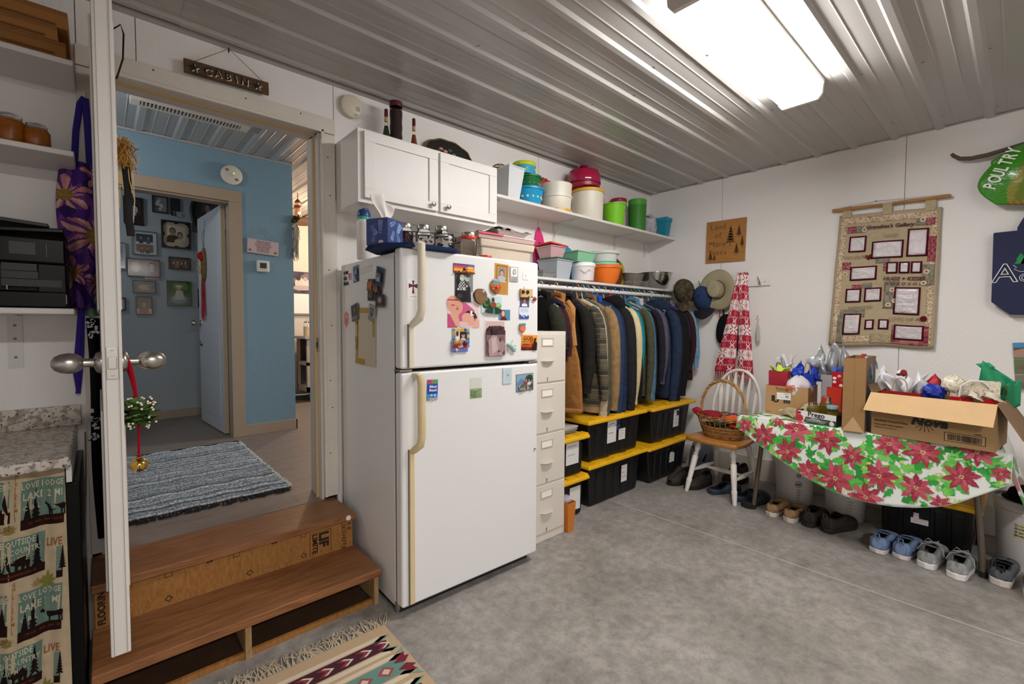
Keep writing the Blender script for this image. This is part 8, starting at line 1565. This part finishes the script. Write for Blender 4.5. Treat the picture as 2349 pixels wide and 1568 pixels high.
# shoes, heels to the room
SHU = mat('shoe_upper', None, r=.75, bs=160, bd=.0008, var=.15, vs=30); SOLE = mat('shoe_sole', None, r=.6)
def shoe(name, lab, x, y, a, c, sole='d8d2cc', L=.275, W=.048, heel=.085, tongue=.09, inner='4a4038', sole_h=.026, laces=None, tab=None, stripe=None, low=False, flare=1.0, grp=None, accent=None, loop=False):
    """toe along local +x, heel at the origin"""
    o = thing(name, lab, 'shoe', (x, y, 0), a, group=grp)
    def w(t):
        if t < .1: k = t/.1; return W*.78*(1-(1-k)**2)**.5
        if t < .68: return W*(.78+.22*min(1, (t-.1)/.5))
        k = (t-.68)/.32; return W*(1-k**2.4)**.55 if k < 1 else 0
    def skew(t): return .008*sin(pi*t)
    out = [(L*t, w(t)+skew(t)) for t in [i/24 for i in range(25)]]+[(L*t, -w(t)+skew(t)) for t in [i/24 for i in range(23, 0, -1)]]
    B(sole).loft([[(u-.0+(-.004 if k == 0 else .0)*0+(u/L-.5)*L*e, v*(1+e), z+(.008*max(0, u/L-.78)/.22 if z < .01 else .004*max(0, u/L-.78)/.22)) for u, v in out] for k, (z, e) in enumerate(((0, .02), (.004, .06), (sole_h*.9, .07), (sole_h, .02)))]).done('sole', SOLE, o, bev=.002)
    def top(t):
        if t < .3: return heel-(heel-(heel*.82))*sin(pi*t/.6)
        if t < .52: k = (t-.3)/.22; return heel*.82+(tongue-heel*.82)*k**1.5
        k = (t-.52)/.48; return tongue-(tongue-sole_h-.034)*k**.8-(.02*max(0, k-.75)/.25)
    def col_(t):
        if t < .5: return w(t)*(.62 if t > .06 else .75)
        return w(t)*.55*max(0, (.62-t)/.12) if t < .62 else 0
    def up(u, v, sgn):
        t = .004+.985*u; ww = w(t)*1.0; c0 = col_(t); k = v; bul = sin(pi*k)*.004
        yy = ww+(c0-ww)*k**2.6+bul*(1-k*.5) if c0 > 0 or t > .5 else ww
        z = sole_h*.85+(top(t)-sole_h*.85)*(1-(1-k)**1.9)
        x0 = L*t if t > .08 else L*t-.0+.006*k*(t < .04)
        return (x0, sgn*yy+skew(t), z)
    b = B(c)
    for sgn in (1, -1): b.grid(lambda u, v: up(u, v, sgn), 30, 7, cf=(lambda u, v: accent if (v < .35 and (u < .22 or u > .8)) else c) if accent else None)
    # heel wall
    b.grid(lambda u, v: (.002+.005*v-.004*sin(pi*v)*1.2, (w(.004)+.0+.012*sin(pi*v))*(2*u-1)*1.15+(0 if 1 else 0), sole_h*.85+(top(.0)-sole_h*.85)*v), 6, 6)
    b.done('upper', SHU, o, sm=True, sol=.004, off=-1 if False else 0)
    B(inner).prism([(u*.93+.008, v*.82) for u, v in out], (sole_h, sole_h+.006)).done('insole', CLOTH, o)
    B(inner).tube([(L*.02, 0, heel*.98), *[(L*t, col_(t)+skew(t), top(t)) for t in (.07, .15, .25, .35, .45)], *[(L*t, -col_(t)+skew(t), top(t)) for t in (.45, .35, .25, .15, .07)]], .0055, 7, closed=True, col=inner if not stripe else c).done('collar', SHU, o, sm=True)
    if not low: B(accent or c).grid(lambda u, v: (L*(.42+.2*v), .03*(2*u-1)*(1-.2*v), tongue+.012-.03*v-.006*(2*u-1)**2), 6, 5).done('tongue', SHU, o, sm=True, sol=.005)
    if laces:
        lb_ = B(laces)
        for i in range(4):
            t = .48+.055*i; z = top(t)+.006; lb_.tube([(L*t, -w(t)*.55, z-.008), (L*t+.006, 0, z+.004), (L*(t+.04), w(t)*.55, z-.01)], .0024, 5)
        for s in (-1, 1): lb_.tube([(L*.48, 0, tongue+.008), (L*.42, s*.022, tongue+.03), (L*.36, s*.034, tongue+.014), (L*.44, s*.01, tongue+.008)], .0022, 5).tube([(L*.48, 0, tongue+.008), (L*.38, s*.045, tongue-.005), (L*.28, s*.056, tongue-.035)], .0022, 5)
        lb_.done('laces', CLOTH, o)['kind'] = 'stuff'
    if tab: B(tab).cbox((.002, 0, heel*.7), (.006, .012, heel*.55)).done('heel_tab', SHU, o, bev=.002)
    if loop: B(tab or c).tube([(.004, -.012, heel-.01), (-.004, -.01, heel+.022), (-.002, .01, heel+.022), (.004, .012, heel-.01)], .004, 6).done('pull_loop', SHU, o)
    return o
SG = 'pairs of shoes along the table'
def shoes2(name, labs, pos, **k):
    for lab, (x, y, a) in zip(labs, pos): shoe(name, lab, x, y, radians(a), grp=SG, **k)
shoes2('moccasin', ('tan moccasin nearest the left table leg, heel to the room', 'second tan moccasin, right of its mate'), ((3.385, -1.43, -3), (3.375, -1.54, -6)), c='a08058', sole='cfc4b8', inner='5a4630', heel=.088, tongue=.075, accent='8e6c4a', W=.044, sole_h=.034)
shoes2('trail_shoe', ('dark brown hiking shoe with heel loop beside the tan moccasins', 'dark brown hiking shoe with heel loop seen partly from the side'), ((3.395, -1.645, -6), (3.385, -1.745, -22)), c='2f2623', sole='26211f', inner='1a1615', heel=.1, tongue=.1, tab='4a3630', loop=True, sole_h=.032)
shoes2('sneaker', ('light blue sneaker, left one of the pair before the black tote', 'light blue sneaker, right one of the pair before the black tote'), ((3.303, -2.02, -8), (3.318, -2.122, -9)), c='8098bc', sole='e2d4d2', inner='5a7484', heel=.095, tongue=.09, accent='7088ae', tab='6a80a4', loop=True)
shoes2('running_shoe', ('grey running shoe with pale laces right of the blue sneakers', 'grey running shoe with pale laces nearest the right table leg'), ((3.29, -2.232, -8), (3.265, -2.353, -6)), c='9a9c9c', sole='e4e0dc', inner='7c7e7c', heel=.088, tongue=.1, laces='b8bab8', accent='b0b2b2', tab='8a8c8e', sole_h=.034)
shoes2('slip_on_shoe', ('dark grey shoe with black heel stripe right of the table leg', 'grey and white shoe cut off at the lower right edge'), ((3.345, -2.508, -6), (3.25, -2.63, -4)), c='5a6066', sole='d8cfc4', inner='2a2c2e', heel=.09, tongue=.09, tab='1c1d20', loop=True, sole_h=.036)
shoes2('slipper', ('slate blue slide slipper lying between the front chair legs', 'slate blue slide slipper behind the right front chair leg', 'black clog behind the left table leg'), ((3.5, -.955, -28), (3.505, -1.13, -40), (3.42, -1.255, -6)), c='3a465a', sole='2a3444', inner='14171c', heel=.04, tongue=.075, low=True, sole_h=.03, W=.052)
c_ = [o for o in bpy.data.objects if o.get('label', '').startswith('black clog')][0]
for k in c_.children: k.data.attributes['Col'].data.foreach_set('color', sum(([*lin('1c1e22'), 1] for _ in k.data.polygons), []))
shoes2('work_boot', ('dark muddy work boot left of the front chair leg', 'dark muddy work boot between the chair legs'), ((3.72, -.675, 176), (3.735, -.84, 170)), c='2b2622', sole='1c1917', inner='14110f', heel=.1, tongue=.11, L=.29, W=.052, accent='3a2f26')
shoe('brown_boot', 'dark brown ankle boot standing behind the chair stretcher', 4.02, -1.02, radians(165), '2e2220', sole='1a1514', inner='120e0d', heel=.15, tongue=.16, L=.27, tab='3a2a26', grp=SG)
o = thing('backpack', 'grey blue padded backpack leaning on the totes behind the chair', 'backpack', (3.93, -.68, .14), rot=(0, radians(8), WR))
b = B('6a7482'); rings = []
for z, s in ((-.14, .7), (-.13, .92), (-.05, 1), (.05, 1), (.11, .9), (.15, .6), (.16, .3)): rings.append([(.1*s*math.copysign(abs(cos(a))**.6, cos(a)), .055*s*math.copysign(abs(sin(a))**.6, sin(a)), z) for a in [2*pi*i/20 for i in range(20)]])
b.loft(rings).done('pack', mat('pack_nylon', None, r=.5, bs=40, bd=.004), o, sm=True); B('1c2028').tube([(-.06, -.055, .1), (-.02, -.062, .02), (-.03, -.06, -.08)], .006, 6).tube([(.06, -.055, .06), (.04, -.06, -.02), (.05, -.058, -.1)], .006, 6).done('zip_line', CLOTH, o)['kind'] = 'stuff'; B('6a7482').box(-.06, .06, -.068, -.05, -.11, -.01).done('front_pocket', MC['pack_nylon'], o, bev=.01)
# ================= woven rug in front =================
rg2 = thing('woven_rug', 'beige woven rug with maroon and teal geometric bands and long fringe', 'rug', (.5, -1.4, 0), radians(-1.5))
RUGC = mat('flat_woven_wool', None, r=.95, bs=700, bd=.0007, var=.12, vs=300)
B('c6a988').box(-.42, .375, -.7, .68, .0, .007).done('ground_weave', RUGC, rg2, bev=.002)
rp = B()
def rr_(x0, x1, y0, y1, c, l=0): rp.add([(x0, y0, .0074+.00025*l), (x1, y0, .0074+.00025*l), (x1, y1, .0074+.00025*l), (x0, y1, .0074+.00025*l)], [(0, 1, 2, 3)], c)
def rpoly(pts, c, l): rp.add([(x, y, .0074+.00025*l) for x, y in pts], [list(range(len(pts)))], c)
def band(yc, hh, c, edge):
    rr_(-.42, .32, yc-hh-.028, yc-hh-.006, 'e0d0b6'); rr_(-.42, .32, yc+hh+.006, yc+hh+.026, 'e0d0b6')
    rr_(-.42, .3, yc-hh, yc+hh, c, 1); rpoly([(.3, yc-hh), (.335, yc-hh*.6), (.335, yc+hh*.6), (.3, yc+hh)], c, 1)
    for s in (-1, 1):
        for k in range(3): rpoly([(.3+.012*k, yc+s*(hh-.004*k)), (.34+.012*k, yc+s*(hh+.012)), (.33, yc+s*(hh+.02)), (.29, yc+s*(hh+.004))], edge, 2)
def chev(yc, s, c1, c2, x0=.3, n=9):
    for i in range(n):
        x = x0-.075*i; d = 1 if i < n/2 else -1
        for k, (c, o_) in enumerate(((c1, 0), (c2, .018))): rpoly([(x-o_, yc+s), (x-o_+.012*d*0+.014, yc+s), (x-o_+.014+.03*d, yc), (x-o_+.014, yc-s), (x-o_, yc-s), (x-o_+.03*d, yc)], c, 3+k)
y0_ = .68
BANDS = ((.565, .033, '4a1f2c', '7fa596', 0), (.42, .042, '6a9488', '9a3a44', 1), (.27, .033, '4a1f2c', '7fa596', 0), (.1, .05, '6a9488', '9a3a44', 1), (-.07, .033, '4a1f2c', '7fa596', 0), (-.22, .042, '6a9488', '9a3a44', 1), (-.37, .033, '4a1f2c', '7fa596', 0), (-.55, .042, '6a9488', '9a3a44', 1))
for yc, hh, c, e, kind in BANDS:
    band(yc, hh, c, e)
    if kind == 0: chev(yc, .02, 'e4d2bc', 'a03444')
    else:
        for i in range(9):
            x = .26-.085*i; rpoly([(x-.034, yc), (x, yc+.03), (x+.034, yc), (x, yc-.03)], 'a8505a', 3); rpoly([(x-.018, yc), (x, yc+.017), (x+.018, yc), (x, yc-.017)], 'dcc8ac', 4)
        for s in (-1, 1): rpoly([(.3, yc+s*.02), (.36, yc+s*.06), (.352, yc+s*.035), (.39-.02, yc+s*.03), (.34, yc+s*.004)], '7a2438', 5); rpoly([(.33, yc+s*.066), (.37, yc+s*.09), (.36, yc+s*.06)], '7fa596', 4)
rp.done('woven_pattern', RUGC, rg2)['kind'] = 'stuff'
fr2_ = B('c9b9a0')
for i in range(150):
    x = -.42+.795*i/149; q = [(x, .68, .005)]; cx, cy = x, .68; a = pi/2+R(-.35, .35)
    for k in range(4): a += R(-.45, .45); cx += .022*cos(a); cy += .022*abs(sin(a)); q.append((cx, cy, R(.003, .011)))
    fr2_.tube(q, [.0026, .0024, .0022, .002, .0014], 4)
fr2_.done('fringe', CLOTH, rg2)['kind'] = 'stuff'
